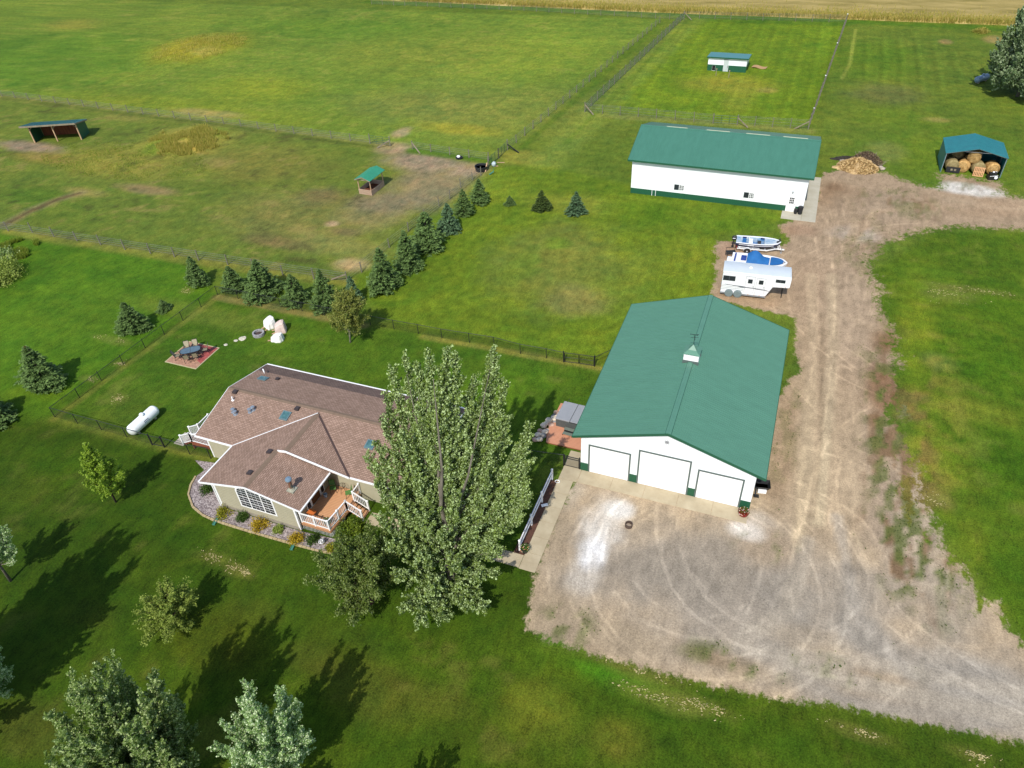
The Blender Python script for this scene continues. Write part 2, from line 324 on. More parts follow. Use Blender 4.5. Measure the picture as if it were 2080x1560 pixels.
# ragged weedy right hand verge
verge = blob(1830, 950, 75, 230, 1, .5)
px_r = 1.0
verge = np.maximum(verge, blob(1960, 1190, 90, 120, 1, .5)); edge_r = sstep(X, 5, 7.5) * sstep(Y, 31, 36); verge = verge * sstep(Y, 30, 35)
sd = sd - 1.9 * verge * sstep(fbm(X / .9 + 3, Y / 2.6, 4), -.22, .2) * sstep(sd, 5.5, .0) + .8 * edge_r * np.exp(-(sd / 2.2) ** 2) * fbm(X / .8 + 33, Y / 1.7, 4)
rv = np.clip(sstep(X, 4.5, 7.5) + .0 * X, 0, 1) * sstep(Y, 31, 37); sd = sd * (1 - .66 * rv); pass
gc = np.zeros_like(base) + C3(196, 176, 148)
def glay(mask, c, s=1.0):
    global gc
    m = np.clip(mask * s, 0, 1)[..., None]; gc = gc * (1 - m) + np.asarray(c) * m
for (px, py, rx, ry, c, s) in [
 (1500, 1200, 420, 150, (174, 164, 150), .95), (1800, 1380, 350, 110, (170, 162, 150), .9), (1380, 1180, 120, 60, (160, 152, 140), .7), (1700, 1220, 120, 110, (166, 160, 150), .6),
 (1230, 1060, 45, 62, (222, 214, 204), .7), (1190, 1150, 26, 60, (205, 198, 188), .8), (1255, 1035, 26, 16, (244, 242, 238), .9), (1205, 1115, 18, 26, (246, 244, 242), .9), (1150, 1000, 26, 34, (214, 202, 184), .6), (1130, 1080, 22, 60, (180, 164, 140), .6),
 (1512, 1075, 30, 14, (228, 220, 208), .9), (1540, 1060, 26, 14, (220, 208, 192), .8), (1560, 1110, 60, 30, (186, 166, 140), .7), (1130, 1250, 50, 50, (176, 160, 136), .7), (1250, 1290, 90, 30, (178, 162, 138), .7),
 (1480, 1345, 90, 16, (140, 122, 92), .45), (1440, 1335, 40, 8, (146, 122, 94), .4), (1750, 1370, 120, 30, (196, 172, 140), .6), (1640, 1300, 90, 20, (190, 174, 150), .5),
 (1850, 1080, 70, 120, (190, 176, 158), .6), (1790, 880, 40, 200, (178, 158, 136), .7), (1790, 790, 30, 50, (150, 112, 78), .7), (1800, 690, 26, 26, (152, 116, 78), .6), (1690, 850, 60, 250, (202, 180, 150), .7), (1590, 900, 22, 120, (184, 158, 128), .7),
 (1640, 700, 40, 80, (206, 184, 152), .7), (1720, 640, 50, 90, (206, 188, 162), .5), (1530, 610, 80, 14, (204, 176, 142), .8), (1630, 580, 60, 60, (190, 168, 140), .6), (1480, 510, 26, 20, (196, 164, 140), .7), (1480, 600, 26, 16, (198, 168, 134), .7),
 (1700, 400, 60, 26, (178, 152, 122), .7), (1690, 380, 24, 12, (148, 122, 96), .7), (1800, 410, 90, 20, (180, 164, 140), .6), (1760, 430, 80, 20, (196, 178, 152), .6), (1990, 420, 120, 22, (196, 172, 142), .8), (1740, 475, 50, 14, (206, 200, 190), .6), (1940, 410, 50, 12, (206, 188, 160), .7),
 (1970, 385, 60, 10, (228, 222, 212), .98), (1625, 465, 30, 10, (190, 162, 136), .7), (1590, 470, 26, 10, (190, 160, 130), .8), (2000, 1400, 140, 60, (174, 168, 158), .8), (1930, 1220, 60, 70, (172, 164, 150), .6)]:
    glay(blob(px, py, rx, ry), C3(*c), s)
# wheel tracks: circles of turning vehicles and straight ruts
def arc(cx, cy, r, wdt, c, s, sy=1.0):
    q = G(cx, cy); d = np.abs(np.hypot(X - q[0], (Y - q[1]) * sy) - r + .12 * n2); d = np.minimum(d, np.abs(np.hypot(X - q[0], (Y - q[1]) * sy) - r - 1.5 + .12 * n2))
    glay((1 - sstep(d, wdt * .3, wdt)) * (.55 + .45 * sstep(n2 + n1, -.5, .3)), C3(*c), s)
def gstrip(pts, wid, c, s):
    P = polyG(pts); D = np.full(X.shape, 1e9)
    for a, b in zip(P[:-1], P[1:]):
        a = np.array(a); b = np.array(b); e = b - a; t = np.clip(((X - a[0]) * e[0] + (Y - a[1]) * e[1]) / (e @ e), 0, 1)
        D = np.minimum(D, np.hypot(X - a[0] - e[0] * t, Y - a[1] - e[1] * t))
    glay(1 - sstep(D + .1 * n3 + .18 * n2, wid * .3, wid), C3(*c), min(.95, s * 1.5))
for pts, wd, c, s in [([(1648, 560), (1652, 700), (1640, 900), (1625, 1100)], .75, (214, 194, 162), .6), ([(1690, 560), (1692, 700), (1676, 900), (1660, 1060)], .75, (214, 196, 164), .6), ([(1670, 640), (1668, 900), (1650, 1050)], .35, (168, 150, 124), .5),
                      ([(1720, 500), (1780, 430), (1900, 415), (2080, 425)], .8, (208, 186, 156), .6), ([(1700, 540), (1740, 450), (1720, 400)], .7, (200, 180, 150), .5), ([(1600, 1350), (1800, 1400), (2080, 1460)], .8, (192, 182, 166), .5), ([(1500, 1320), (1800, 1355), (2080, 1410)], .7, (194, 184, 168), .4), ([(1700, 1050), (1740, 1250), (1850, 1370)], .6, (190, 182, 170), .35), ([(1500, 1300), (1600, 1240), (1640, 1100)], .8, (186, 176, 160), .4)]:
    gstrip(pts, wd, c, s)
rq = G(1440, 1190); ang = np.arctan2(Y - rq[1], X - rq[0]); rad_ = np.hypot(X - rq[0], (Y - rq[1]) * 1.15)
scr = fbm(rad_ / .55 + 9, ang * 2.2 + 3, 4); scr2 = fbm((X * .35 + Y * .94) / .5, (X * .94 - Y * .35) / 7 + 4, 4)
gc = gc * (1 + (.07 * scr) * sstep(12 - rad_, 0, 3) + .11 * scr2 * sstep(rad_, 6, 12))[..., None]
gn = fbm(X / .7 + 13, Y / .9, 4); gn2 = fbm(X / .45 + 33, Y / 2.2, 3)
dv = sstep(Y, 44, 62)[..., None]; wsp = .35 + .65 * sstep(fbm(X / .5 + 4, Y / 1.3, 4) + .3 * n3, -.15, .35)
gc = gc * (np.array([.88, .845, .79]) * (1 - dv) + np.array([.77, .71, .66]) * dv)
glay(blob(1230, 1060, 40, 58, 1, .5) * wsp, C3(226, 222, 214), .55); glay(blob(1262, 1030, 20, 14, 1, .7) * wsp, C3(240, 236, 230), .6); glay(blob(1205, 1120, 16, 24, 1, .8) * wsp, C3(250, 248, 246), .75); glay(blob(1512, 1078, 26, 11, 1, .6), C3(236, 226, 212), .7); glay(blob(1970, 385, 60, 9, 1, .5), C3(232, 226, 214), .85)
gc = gc * (1 + .07 * n1 + .06 * n2 + .10 * n3 + .20 * gn + .12 * gn2)[..., None]
mott = sstep(gn + .5 * n2, .15, .6) * sstep(Y, 40, 52); glay(mott, C3(140, 122, 96), .45)
weed = sstep(fbm(X / .6 + 11, Y / 1.5, 4) + .35 * fbm(X / 2.2 + 7, Y / 4.5, 3), .02, .20)
wm = .9 * blob(1830, 900, 70, 260, 1, .5) + .5 * blob(1830, 410, 90, 25, 1, .4) + .8 * blob(1880, 1120, 80, 110, 1, .4) + .35 * blob(1600, 850, 20, 140, 1, .3) + .8 * blob(1490, 1345, 100, 22, 1, .3) + .5 * blob(1700, 1360, 90, 16, 1, .3) + .8 * blob(1150, 1270, 50, 34, 1, .3) + .5 * blob(1560, 1110, 60, 20, 1, .4) + .3 * blob(1760, 500, 60, 50, 1, .4) + .45 * blob(1970, 378, 40, 10, 1, .4)
lane = sstep(X, 3.5, 6) * sstep(Y, 30, 38) * sstep(95 - Y, 0, 8)
stk = fbm(X / .35 + 2, Y / 2.6, 4); gc = gc * (1 + .26 * stk * lane + .10 * fbm(X / .3, Y / .35, 2) * lane)[..., None]
glay(sstep(fbm(X / .8 + 61, Y / 3.0, 4), .05, .3) * np.clip(wm * 1.1, 0, 1) * sstep(X, 5, 9), C3(122, 92, 60), .75)
glay(weed * np.clip(wm, 0, 1), C3(96, 108, 52), .85)


def ground_material():
    m = bpy.data.materials.new("ground"); m.use_nodes = True; N = m.node_tree.nodes; L = m.node_tree.links; b = N["Principled BSDF"]
    b.inputs["Roughness"].default_value = .95; b.inputs["Specular IOR Level"].default_value = .1
    def attr(n):
        a = N.new("ShaderNodeAttribute"); a.attribute_name = n; return a
    tc = N.new("ShaderNodeTexCoord")
    def noise(sc, det, stretch=(1, 1, 1), ro=.6):
        mp = N.new("ShaderNodeMapping"); mp.inputs["Scale"].default_value = stretch; L.new(tc.outputs["Object"], mp.inputs[0])
        n = N.new("ShaderNodeTexNoise"); n.inputs["Scale"].default_value = sc; n.inputs["Detail"].default_value = det; n.inputs["Roughness"].default_value = ro
        L.new(mp.outputs[0], n.inputs["Vector"]); return n.outputs[0]
    def math_(op, a, b_=None, c=None):
        n = N.new("ShaderNodeMath"); n.operation = op
        for i, q in enumerate((a, b_, c)):
            if q is None: continue
            if isinstance(q, (int, float)): n.inputs[i].default_value = q
            else: L.new(q, n.inputs[i])
        return n.outputs[0]
    ga = attr("grass").outputs["Color"]; gr = attr("gravel").outputs["Color"]; s = attr("sd").outputs["Fac"]
    # grass detail: fine blades, small tufts
    f1 = noise(9, 8, (1, 1, 1), .75); f2 = noise(2.2, 6, (1.0, .45, 1), .7); f3 = noise(.6, 4)
    v = math_('ADD', math_('MULTIPLY', math_('SUBTRACT', f1, .5), 3.2), math_('MULTIPLY', math_('SUBTRACT', f2, .5), 1.4))
    f4 = noise(4.5, 5, (1.2, .6, 1), .7); v = math_('ADD', v, math_('MULTIPLY', math_('SUBTRACT', f3, .5), .7)); v = math_('ADD', v, math_('MULTIPLY', math_('SUBTRACT', f4, .5), 1.1)); v = math_('ADD', v, 1.0); v = math_('MAXIMUM', v, .35)
    gm = N.new("ShaderNodeVectorMath"); gm.operation = 'SCALE'; L.new(ga, gm.inputs[0]); L.new(v, gm.inputs['Scale'])
    # straw flecks in grass
    fl = noise(16, 3, (1, .5, 1), .6); flm = N.new("ShaderNodeMapRange"); flm.inputs[1].default_value = .56; flm.inputs[2].default_value = .72; flm.inputs[4].default_value = .6; L.new(fl, flm.inputs[0])
    gmix = N.new("ShaderNodeMix"); gmix.data_type = 'RGBA'; L.new(flm.outputs[0], gmix.inputs[0]); L.new(gm.outputs[0], gmix.inputs[6])
    br = N.new("ShaderNodeVectorMath"); br.operation = 'MULTIPLY'; L.new(ga, br.inputs[0]); br.inputs[1].default_value = (2.0, 1.45, 1.8); L.new(br.outputs[0], gmix.inputs[7])
    # gravel detail
    g1 = noise(7, 9, (1, 1, 1), .8); g2 = noise(26, 3); g3 = noise(1.6, 5, (1.2, .5, 1), .7)
    vv = N.new("ShaderNodeTexVoronoi"); vv.inputs["Scale"].default_value = 9; L.new(tc.outputs["Object"], vv.inputs["Vector"])
    u = math_('ADD', math_('MULTIPLY', math_('SUBTRACT', g1, .5), 1.9), math_('MULTIPLY', math_('SUBTRACT', g2, .5), 1.0))
    u = math_('ADD', u, math_('MULTIPLY', math_('SUBTRACT', g3, .5), 1.0)); u = math_('ADD', u, math_('MULTIPLY', math_('SUBTRACT', vv.outputs["Distance"], .5), .2)); u = math_('ADD', u, 1.03)
    pk = noise(13, 4, (1, 1, 1), .7); pr = N.new("ShaderNodeMapRange"); pr.inputs[1].default_value = .60; pr.inputs[2].default_value = .70; pr.inputs[4].default_value = -.38; L.new(pk, pr.inputs[0]); u = math_('ADD', u, pr.outputs[0])
    pk2 = noise(17, 3, (1, 1, 1), .6); pr2 = N.new("ShaderNodeMapRange"); pr2.inputs[1].default_value = .62; pr2.inputs[2].default_value = .72; pr2.inputs[4].default_value = .35; L.new(pk2, pr2.inputs[0]); u = math_('ADD', u, pr2.outputs[0]); u = math_('MAXIMUM', u, .35)
    # tyre tracks: pairs of pressed lines on long curves, broken up by noise
    tot = None; gap = noise(.22, 3); gap2 = noise(.35, 3, (1, 1, 1))
    for ci, (cx, cy, r0, amp) in enumerate([(*G(1425, 1165), 7.6, .30), (*G(1430, 1160), 6.3, .26), (*G(1405, 1135), 4.6, .26), (*G(1570, 1130), 6.0, .28), (*G(1640, 1090), 9.0, .24), (*G(1430, 1130), 9.3, .22), (*G(2120, 1080), 13.5, .26), (*G(2060, 1120), 10.2, .24), (*G(1250, 900), 24.0, .24), (*G(1200, 1000), 30.0, .2), (-193.0, 60.0, 198.3, .26), (-193.0, 60.0, 200.4, .2), (*G(1900, 640), 13.6, .26), (*G(2060, 700), 22.0, .2), (*G(1900, 250), 15.0, .24)]):
        d = N.new("ShaderNodeVectorMath"); d.operation = 'DISTANCE'; L.new(tc.outputs["Object"], d.inputs[0]); d.inputs[1].default_value = (cx, cy, 0)
        wv_ = math_('MULTIPLY', math_('SUBTRACT', gap2, .5), .9); e0 = math_('ADD', math_('SUBTRACT', d.outputs['Value'], r0), wv_)
        a1 = math_('ABSOLUTE', e0); a2 = math_('ABSOLUTE', math_('SUBTRACT', e0, 1.55)); mn = math_('MINIMUM', a1, a2)
        mr = N.new("ShaderNodeMapRange"); mr.inputs[1].default_value = .06; mr.inputs[2].default_value = .19; mr.inputs[3].default_value = amp; mr.inputs[4].default_value = 0; L.new(mn, mr.inputs[0])
        gm_ = N.new("ShaderNodeMapRange"); gm_.inputs[1].default_value = .42 + .03 * (ci % 3); gm_.inputs[2].default_value = .56 + .02 * (ci % 2); L.new(gap if ci % 2 else gap2, gm_.inputs[0]); tr_ = math_('MULTIPLY', mr.outputs[0], gm_.outputs[0]); tot = tr_ if tot is None else math_('MAXIMUM', tot, tr_)
    u = math_('ADD', u, math_('MULTIPLY', tot, math_('ADD', g1, .5)))
    rm = N.new("ShaderNodeVectorMath"); rm.operation = 'SCALE'; L.new(gr, rm.inputs[0]); L.new(u, rm.inputs['Scale'])
    # stray weeds
    wd = noise(3.3, 7, (1, 1, 1), .75); wr = N.new("ShaderNodeMapRange"); wr.inputs[1].default_value = .66; wr.inputs[2].default_value = .72; wr.inputs[4].default_value = .6; L.new(wd, wr.inputs[0])
    wmix = N.new("ShaderNodeMix"); wmix.data_type = 'RGBA'; L.new(wr.outputs[0], wmix.inputs[0]); L.new(rm.outputs[0], wmix.inputs[6]); wmix.inputs[7].default_value = rgba(srgb(118, 112, 66, KG))
    # edge
    e1 = noise(2.0, 9, (1, .75, 1), .78); e = math_('ADD', s, math_('MULTIPLY', math_('SUBTRACT', e1, .5), 2.6))
    er = N.new("ShaderNodeMapRange"); er.inputs[1].default_value = -.16; er.inputs[2].default_value = .16; L.new(e, er.inputs[0])
    mx = N.new("ShaderNodeMix"); mx.data_type = 'RGBA'; L.new(er.outputs[0], mx.inputs[0]); L.new(gmix.outputs[2], mx.inputs[6]); L.new(wmix.outputs[2], mx.inputs[7])
    L.new(mx.outputs[2], b.inputs["Base Color"])
    bp = N.new("ShaderNodeBump"); bp.inputs["Strength"].default_value = .55; bp.inputs["Distance"].default_value = .09
    L.new(math_('ADD', math_('MULTIPLY', f1, 1.0), math_('MULTIPLY', f2, .6)), bp.inputs["Height"]); L.new(bp.outputs[0], b.inputs["Normal"])
    return m
GM = ground_material()
nx, ny = len(gx), len(gy)
# gentle relief: mounds in the pastures
Hh = np.zeros_like(X)
def mound(px, py, rx, ry, h):
    global Hh
    cx, cy = G(px, py); a = abs(G(px + rx, py)[0] - G(px - rx, py)[0]) / 2; b = abs(G(px, py + ry)[1] - G(px, py - ry)[1]) / 2
    Hh = Hh + h * np.exp(-1.4 * (((X - cx) / a) ** 2 + ((Y - cy) / b) ** 2) ** 1.3)
mound(385, 285, 85, 36, .9); mound(405, 97, 84, 33, .8); mound(250, 330, 90, 26, .3)
idx = np.arange(nx * ny).reshape(ny, nx)
quads = np.stack([idx[:-1, :-1], idx[:-1, 1:], idx[1:, 1:], idx[1:, :-1]], -1).reshape(-1, 4)
V = np.stack([X, Y, Hh], -1).reshape(-1, 3)
def col4(c): return np.concatenate([np.clip(c, 0, 1).reshape(-1, 3), np.ones((c.shape[0] * c.shape[1], 1))], 1)
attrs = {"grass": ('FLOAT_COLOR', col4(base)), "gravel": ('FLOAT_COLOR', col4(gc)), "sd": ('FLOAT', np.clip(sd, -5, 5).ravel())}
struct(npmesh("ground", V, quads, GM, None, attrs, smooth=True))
# driveway: its own sheet 4 mm above, same stone, only where there is gravel
fm = (sd > .0); fq = fm[:-1, :-1] & fm[:-1, 1:] & fm[1:, 1:] & fm[1:, :-1]
q2 = quads[fq.ravel()]; used, inv = np.unique(q2, return_inverse=True)
V2 = V[used].copy(); V2[:, 2] += .004
struct(npmesh("gravel_driveway", V2, inv.reshape(-1, 4), GM, None, {k: (t, (d[used] if d.ndim > 1 else d[used])) for k, (t, d) in attrs.items()}, smooth=True))
# ripe crop beyond the far fence: a standing, uneven top
cxs = np.arange(-330, 330, .9); cys = np.concatenate([np.arange(0, 30, .6), np.arange(30, 420, 3)])
CX, CY = np.meshgrid(cxs, cys); wob = 180.3 + .5 * np.sin(CX / 23) + .3 * fbm(CX / 3, CX * 0 + 2, 3)
edge_x0 = -113.
tpr = 1 - sstep(CX, edge_x0 - 14, edge_x0 + 2)
wob = wob + tpr * 8
CYw = CY + wob; CZ = .75 + .16 * fbm(CX / 1.2, CYw / 1.4, 3) + .1 * fbm(CX / 6, CYw / 6, 2); CZ[0, :] = 0; CZ[1, :] *= .85
cm = mat("ripe_crop", srgb(192, 170, 108, .74), srgb(150, 136, 76, .68), scale=.35, rough=.95, bump=.6, bscale=3, stretch=(.25, 1, 1), spec=.05, contrast=1.3)
ii = np.arange(CX.size).reshape(CX.shape); qq = np.stack([ii[:-1, :-1], ii[:-1, 1:], ii[1:, 1:], ii[1:, :-1]], -1).reshape(-1, 4)
tag(npmesh("crop_field", np.stack([CX, CYw, CZ], -1).reshape(-1, 3), qq, cm), "field of ripe tan crop beyond the far fence", "crop", kind="stuff")
# ------------------------------------------------------------------ materials
GREEN = srgb(98, 151, 128, .70); GREEN_D = srgb(44, 108, 78, .62); TEAL = srgb(60, 142, 146, .72)
M_roof = mat("green_metal_roof", tuple(c * 1.03 for c in GREEN), tuple(c * .90 for c in GREEN), scale=2.2, rough=.42, spec=.35, contrast=1.0, stretch=(.05, 1, 1))
M_roof2 = mat("green_metal_roof_far", srgb(82, 140, 120, .70), srgb(76, 132, 112, .68), scale=2.0, rough=.42, spec=.35, stretch=(1, .06, 1), contrast=1.2)
M_gtrim = mat("green_trim", GREEN_D, scale=2, rough=.45)
M_white = mat("white_metal", (.80, .82, .83), (.74, .77, .78), scale=.6, rough=.5)
M_paint = mat("white_paint", (.84, .84, .84), (.78, .78, .77), scale=3, rough=.5)
M_frame = mat("dark_door_frame", srgb(96, 110, 106, .8), scale=3, rough=.5)
M_conc = mat("concrete", srgb(206, 192, 162, .76), srgb(182, 166, 136, .74), scale=.8, rough=.9, bump=.15, bscale=20, spec=.15)
M_conc2 = mat("grey_concrete", srgb(200, 194, 176, .78), srgb(182, 174, 152, .76), scale=.7, rough=.9, bump=.15, bscale=20, spec=.15)
M_siding = mat("beige_siding", srgb(196, 190, 162, .72), srgb(186, 180, 152, .72), scale=1.2, rough=.7)
M_glass = mat("dark_glass", (.018, .022, .028), (.03, .035, .045), scale=2, rough=.08, spec=.6)
M_black = mat("black_metal", (.012, .013, .014), (.02, .02, .02), scale=5, rough=.45)
M_blackpl = mat("black_plastic", (.018, .019, .022), scale=5, rough=.5)
M_wood = mat("weathered_wood", srgb(170, 158, 134, .7), srgb(130, 118, 96, .7), scale=3, rough=.9, stretch=(1, 1, .2), bump=.3)
M_newwood = mat("pale_wood", srgb(214, 182, 146, .75), srgb(190, 152, 116, .7), scale=3, rough=.85, stretch=(.3, 1, 1))
M_redwood = mat("brown_wood", srgb(158, 92, 66, .7), srgb(130, 74, 54, .7), scale=3, rough=.85)
M_galv = mat("galvanised_metal", (.42, .46, .50), (.30, .34, .38), scale=3, rough=.35, metal=.6)
M_stone = mat("pale_stone", srgb(214, 202, 182, .78), srgb(170, 152, 132, .7), scale=2.5, rough=.9, bump=.3)
M_blue = mat("blue_canvas", srgb(36, 112, 178, .8), srgb(28, 96, 160, .75), scale=2, rough=.8)
M_gel = mat("white_gelcoat", (.82, .83, .84), (.76, .78, .80), scale=1.5, rough=.25, spec=.5)

def wood_planks(name, c1, c2, plank=.14, axis_='X', rough=.75):
    m = bpy.data.materials.new(name); m.use_nodes = True; N = m.node_tree.nodes; L = m.node_tree.links; b = N["Principled BSDF"]
    b.inputs["Roughness"].default_value = rough
    tc = N.new("ShaderNodeTexCoord"); wv = N.new("ShaderNodeTexWave"); wv.bands_direction = axis_; wv.inputs["Scale"].default_value = .314 / plank; wv.inputs["Distortion"].default_value = 0
    L.new(tc.outputs["Object"], wv.inputs["Vector"])
    r = N.new("ShaderNodeMapRange"); r.inputs[1].default_value = 0; r.inputs[2].default_value = .12; r.inputs[3].default_value = .55; r.inputs[4].default_value = 1; L.new(wv.outputs["Fac"], r.inputs[0])
    n = N.new("ShaderNodeTexNoise"); n.inputs["Scale"].default_value = 3; n.inputs["Detail"].default_value = 5; L.new(tc.outputs["Object"], n.inputs["Vector"])
    mx = N.new("ShaderNodeMix"); mx.data_type = 'RGBA'; mx.inputs[6].default_value = rgba(c1); mx.inputs[7].default_value = rgba(c2); L.new(n.outputs[0], mx.inputs[0])
    s = N.new("ShaderNodeVectorMath"); s.operation = 'SCALE'; L.new(mx.outputs[2], s.inputs[0]); L.new(r.outputs[0], s.inputs['Scale']); L.new(s.outputs[0], b.inputs["Base Color"])
    return m
M_deck = wood_planks("cedar_decking", srgb(222, 170, 126, .82), srgb(206, 150, 106, .8), .14, 'Y')
M_hotdeck = wood_planks("redwood_decking", srgb(222, 158, 124, .82), srgb(204, 140, 106, .8), .14, 'Y')

def shingles(name, a, b_, c, dark=0.0):
    m = bpy.data.materials.new(name); m.use_nodes = True; N = m.node_tree.nodes; L = m.node_tree.links; b = N["Principled BSDF"]
    b.inputs["Roughness"].default_value = .9; b.inputs["Specular IOR Level"].default_value = .15
    uv = N.new("ShaderNodeUVMap"); uv.uv_map = "UVMap"
    br = N.new("ShaderNodeTexBrick"); br.inputs["Scale"].default_value = 1; br.inputs["Brick Width"].default_value = .30; br.inputs["Row Height"].default_value = .14
    br.inputs["Mortar Size"].default_value = .018; br.inputs["Mortar Smooth"].default_value = .4; br.inputs["Bias"].default_value = -.1; br.offset = .5
    br.inputs["Color1"].default_value = rgba(a); br.inputs["Color2"].default_value = rgba(b_); br.inputs["Mortar"].default_value = rgba(c)
    L.new(uv.outputs[0], br.inputs["Vector"])
    n = N.new("ShaderNodeTexNoise"); n.inputs["Scale"].default_value = .8; n.inputs["Detail"].default_value = 8; n.inputs["Roughness"].default_value = .7; L.new(uv.outputs[0], n.inputs["Vector"])
    r = N.new("ShaderNodeMapRange"); r.inputs[1].default_value = .25; r.inputs[2].default_value = .75; r.inputs[3].default_value = .82 - dark; r.inputs[4].default_value = 1.14; L.new(n.outputs[0], r.inputs[0])
    s = N.new("ShaderNodeVectorMath"); s.operation = 'SCALE'; L.new(br.outputs["Color"], s.inputs[0]); L.new(r.outputs[0], s.inputs['Scale']); L.new(s.outputs[0], b.inputs["Base Color"])
    bp = N.new("ShaderNodeBump"); bp.inputs["Strength"].default_value = .5; bp.inputs["Distance"].default_value = .02; L.new(br.outputs["Fac"], bp.inputs["Height"]); bp.invert = True; L.new(bp.outputs[0], b.inputs["Normal"])
    return m
M_shing = shingles("brown_shingles", srgb(184, 154, 136, .71), srgb(160, 132, 114, .69), srgb(128, 104, 90, .67))
M_shingd = shingles("weathered_shingles", srgb(142, 122, 112, .62), srgb(128, 108, 100, .6), srgb(100, 84, 78, .6), .1)
M_ridge = mat("ridge_shingle", srgb(146, 124, 104, .68), srgb(132, 110, 92, .66), scale=3, rough=.9)

def ribs_slope(mb, a, b, c, d, step, wd=.05, ht=.03, inset=.05):
    """raised ribs running up a roof slope a-b (eave) to d-c (ridge)"""
    a, b, c, d = map(Vector, (a, b, c, d)); L_ = (b - a).length; n = int(L_ / step)
    for i in range(n + 1):
        t = (inset + i * step) / L_
        if t > 1: break
        p = a.lerp(b, t); q = d.lerp(c, t); mb.bar(p + Vector((0, 0, ht / 2)), q + Vector((0, 0, ht / 2)), wd, ht)
def ribs_wall(mb, x0, x1, y, z0, z1f, step=.23, wd=.03, d=.015, along='x'):
    x = x0 + step / 2
    while x < x1:
        zt = z1f(x) if callable(z1f) else z1f
        if along == 'x': mb.box(x - wd / 2, x + wd / 2, y - d, y, z0, zt)
        else: mb.box(y - d, y, x - wd / 2, x + wd / 2, z0, zt)
        x += step

# ------------------------------------------------------------------ three-door barn
bx0, bx1, by0, by1 = -10.85, 1.93, 38.16, 56.2
ez, rz = 3.72, 6.02; ov = .61; rx = (bx0 + bx1) / 2; ex0, ex1 = bx0 - ov, bx1 + ov; ry0, ry1 = 37.86, 56.47; slope = (rz - ez) / (rx - ex0)
T = thing("barn", "large white and green barn with three white garage doors and a cupola on its roof", "barn", (rx, 47.2))
ox, oy = rx, 47.2
def lc(x, y, z=0): return (x - ox, y - oy, z)
X0, X1, Y0, Y1 = bx0 - ox, bx1 - ox, by0 - oy, by1 - oy
hw = ez + ov * slope - .14; hp = rz - .14
mb = MB()
mb.add([(X0, Y0, 0), (X1, Y0, 0), (X1, Y0, hw), (0, Y0, hp), (X0, Y0, hw), (X0, Y1, 0), (X1, Y1, 0), (X1, Y1, hw), (0, Y1, hp), (X0, Y1, hw)],
       [(0, 1, 2, 3, 4), (9, 8, 7, 6, 5), (0, 4, 9, 5), (1, 6, 7, 2), (4, 3, 8, 9), (3, 2, 7, 8), (0, 5, 6, 1)])
zt = lambda x: hp - abs(x) * slope - .05
ribs_wall(mb, X0, X1, Y0, .8, zt)
mb.build("wall", M_white, T)
doors = [(-10.13, -7.10, 2.82, "white overhead door nearest the hot tub"), (-6.31, -2.68, 3.45, "widest and tallest white overhead door in the middle"), (-1.94, 1.11, 2.82, "white overhead door nearest the red flower pot")]
mb = MB(); segs = []
xs = [bx0] + [v for d in doors for v in d[:2]] + [bx1]
for i in range(0, len(xs), 2):
    a, b = xs[i] - ox, xs[i + 1] - ox
    mb.box(a, b, Y0 - .022, Y0 - .001, 0, .82); ribs_wall(mb, a, b, Y0 - .022, 0, .82)
mb.box(X0 - .02, X0 - .001, Y0, Y1, 0, .82); mb.box(X1 + .001, X1 + .02, Y0, Y1, 0, .82); mb.build("wainscot", M_gtrim, T)
M_door = mat("white_overhead_door", (.86, .86, .85), (.82, .82, .81), scale=.7, rough=.45)
for (a, b, h, lab) in doors:
    a -= ox; b -= ox
    mb = MB(); n = 4 if h < 3 else 5; ph = h / n
    for i in range(n): mb.box(a, b, Y0 - .03, Y0 - .005, .02 + i * ph, (i + 1) * ph - .025)
    d = mb.build("garage_door", M_door, T, bevel=.008); d["label"] = lab
    mb = MB(); mb.box(a - .12, a, Y0 - .06, Y0 - .004, 0, h + .12); mb.box(b, b + .12, Y0 - .06, Y0 - .004, 0, h + .12); mb.box(a, b, Y0 - .06, Y0 - .004, h, h + .12)
    mb.build("door_frame", M_frame, T)
E0, E1, R0, R1 = ex0 - ox, ex1 - ox, ry0 - oy, ry1 - oy
mb = MB(); mb.slab((E0, R1, ez), (E0, R0, ez), (0, R0, rz), (0, R1, rz), .12); mb.slab((E1, R0, ez), (E1, R1, ez), (0, R1, rz), (0, R0, rz), .12)
ribs_slope(mb, (E0, R1, ez), (E0, R0, ez), (0, R0, rz), (0, R1, rz), .23); ribs_slope(mb, (E1, R0, ez), (E1, R1, ez), (0, R1, rz), (0, R0, rz), .23)
roof = mb.build("roof", M_roof, T)
mb = MB()
for s in (-1, 1):
    mb.slab((s * .16, R0 - .01, rz + .015 - .16 * slope + .02), (s * .16, R1 + .01, rz + .035 - .16 * slope), (0, R1 + .01, rz + .05), (0, R0 - .01, rz + .05), .02) if s > 0 else mb.slab((-.16, R1 + .01, rz + .035 - .16 * slope), (-.16, R0 - .01, rz + .035 - .16 * slope), (0, R0 - .01, rz + .05), (0, R1 + .01, rz + .05), .02)
    mb.bar((s * .17, R0, rz + .02 - .17 * slope), (s * .17, R1, rz + .02 - .17 * slope), .05, .05)
mb.build("ridge_cap", M_roof, roof)
mb = MB()
for s in (-1, 1): mb.bar((s * .2, R0, rz + .01 - .2 * slope), (s * .2, R1, rz + .01 - .2 * slope), .045, .06)
mb.build("ridge_vent", mat("dark_ridge_vent", srgb(44, 100, 84, .55), scale=2, rough=.5), roof)
mb = MB()
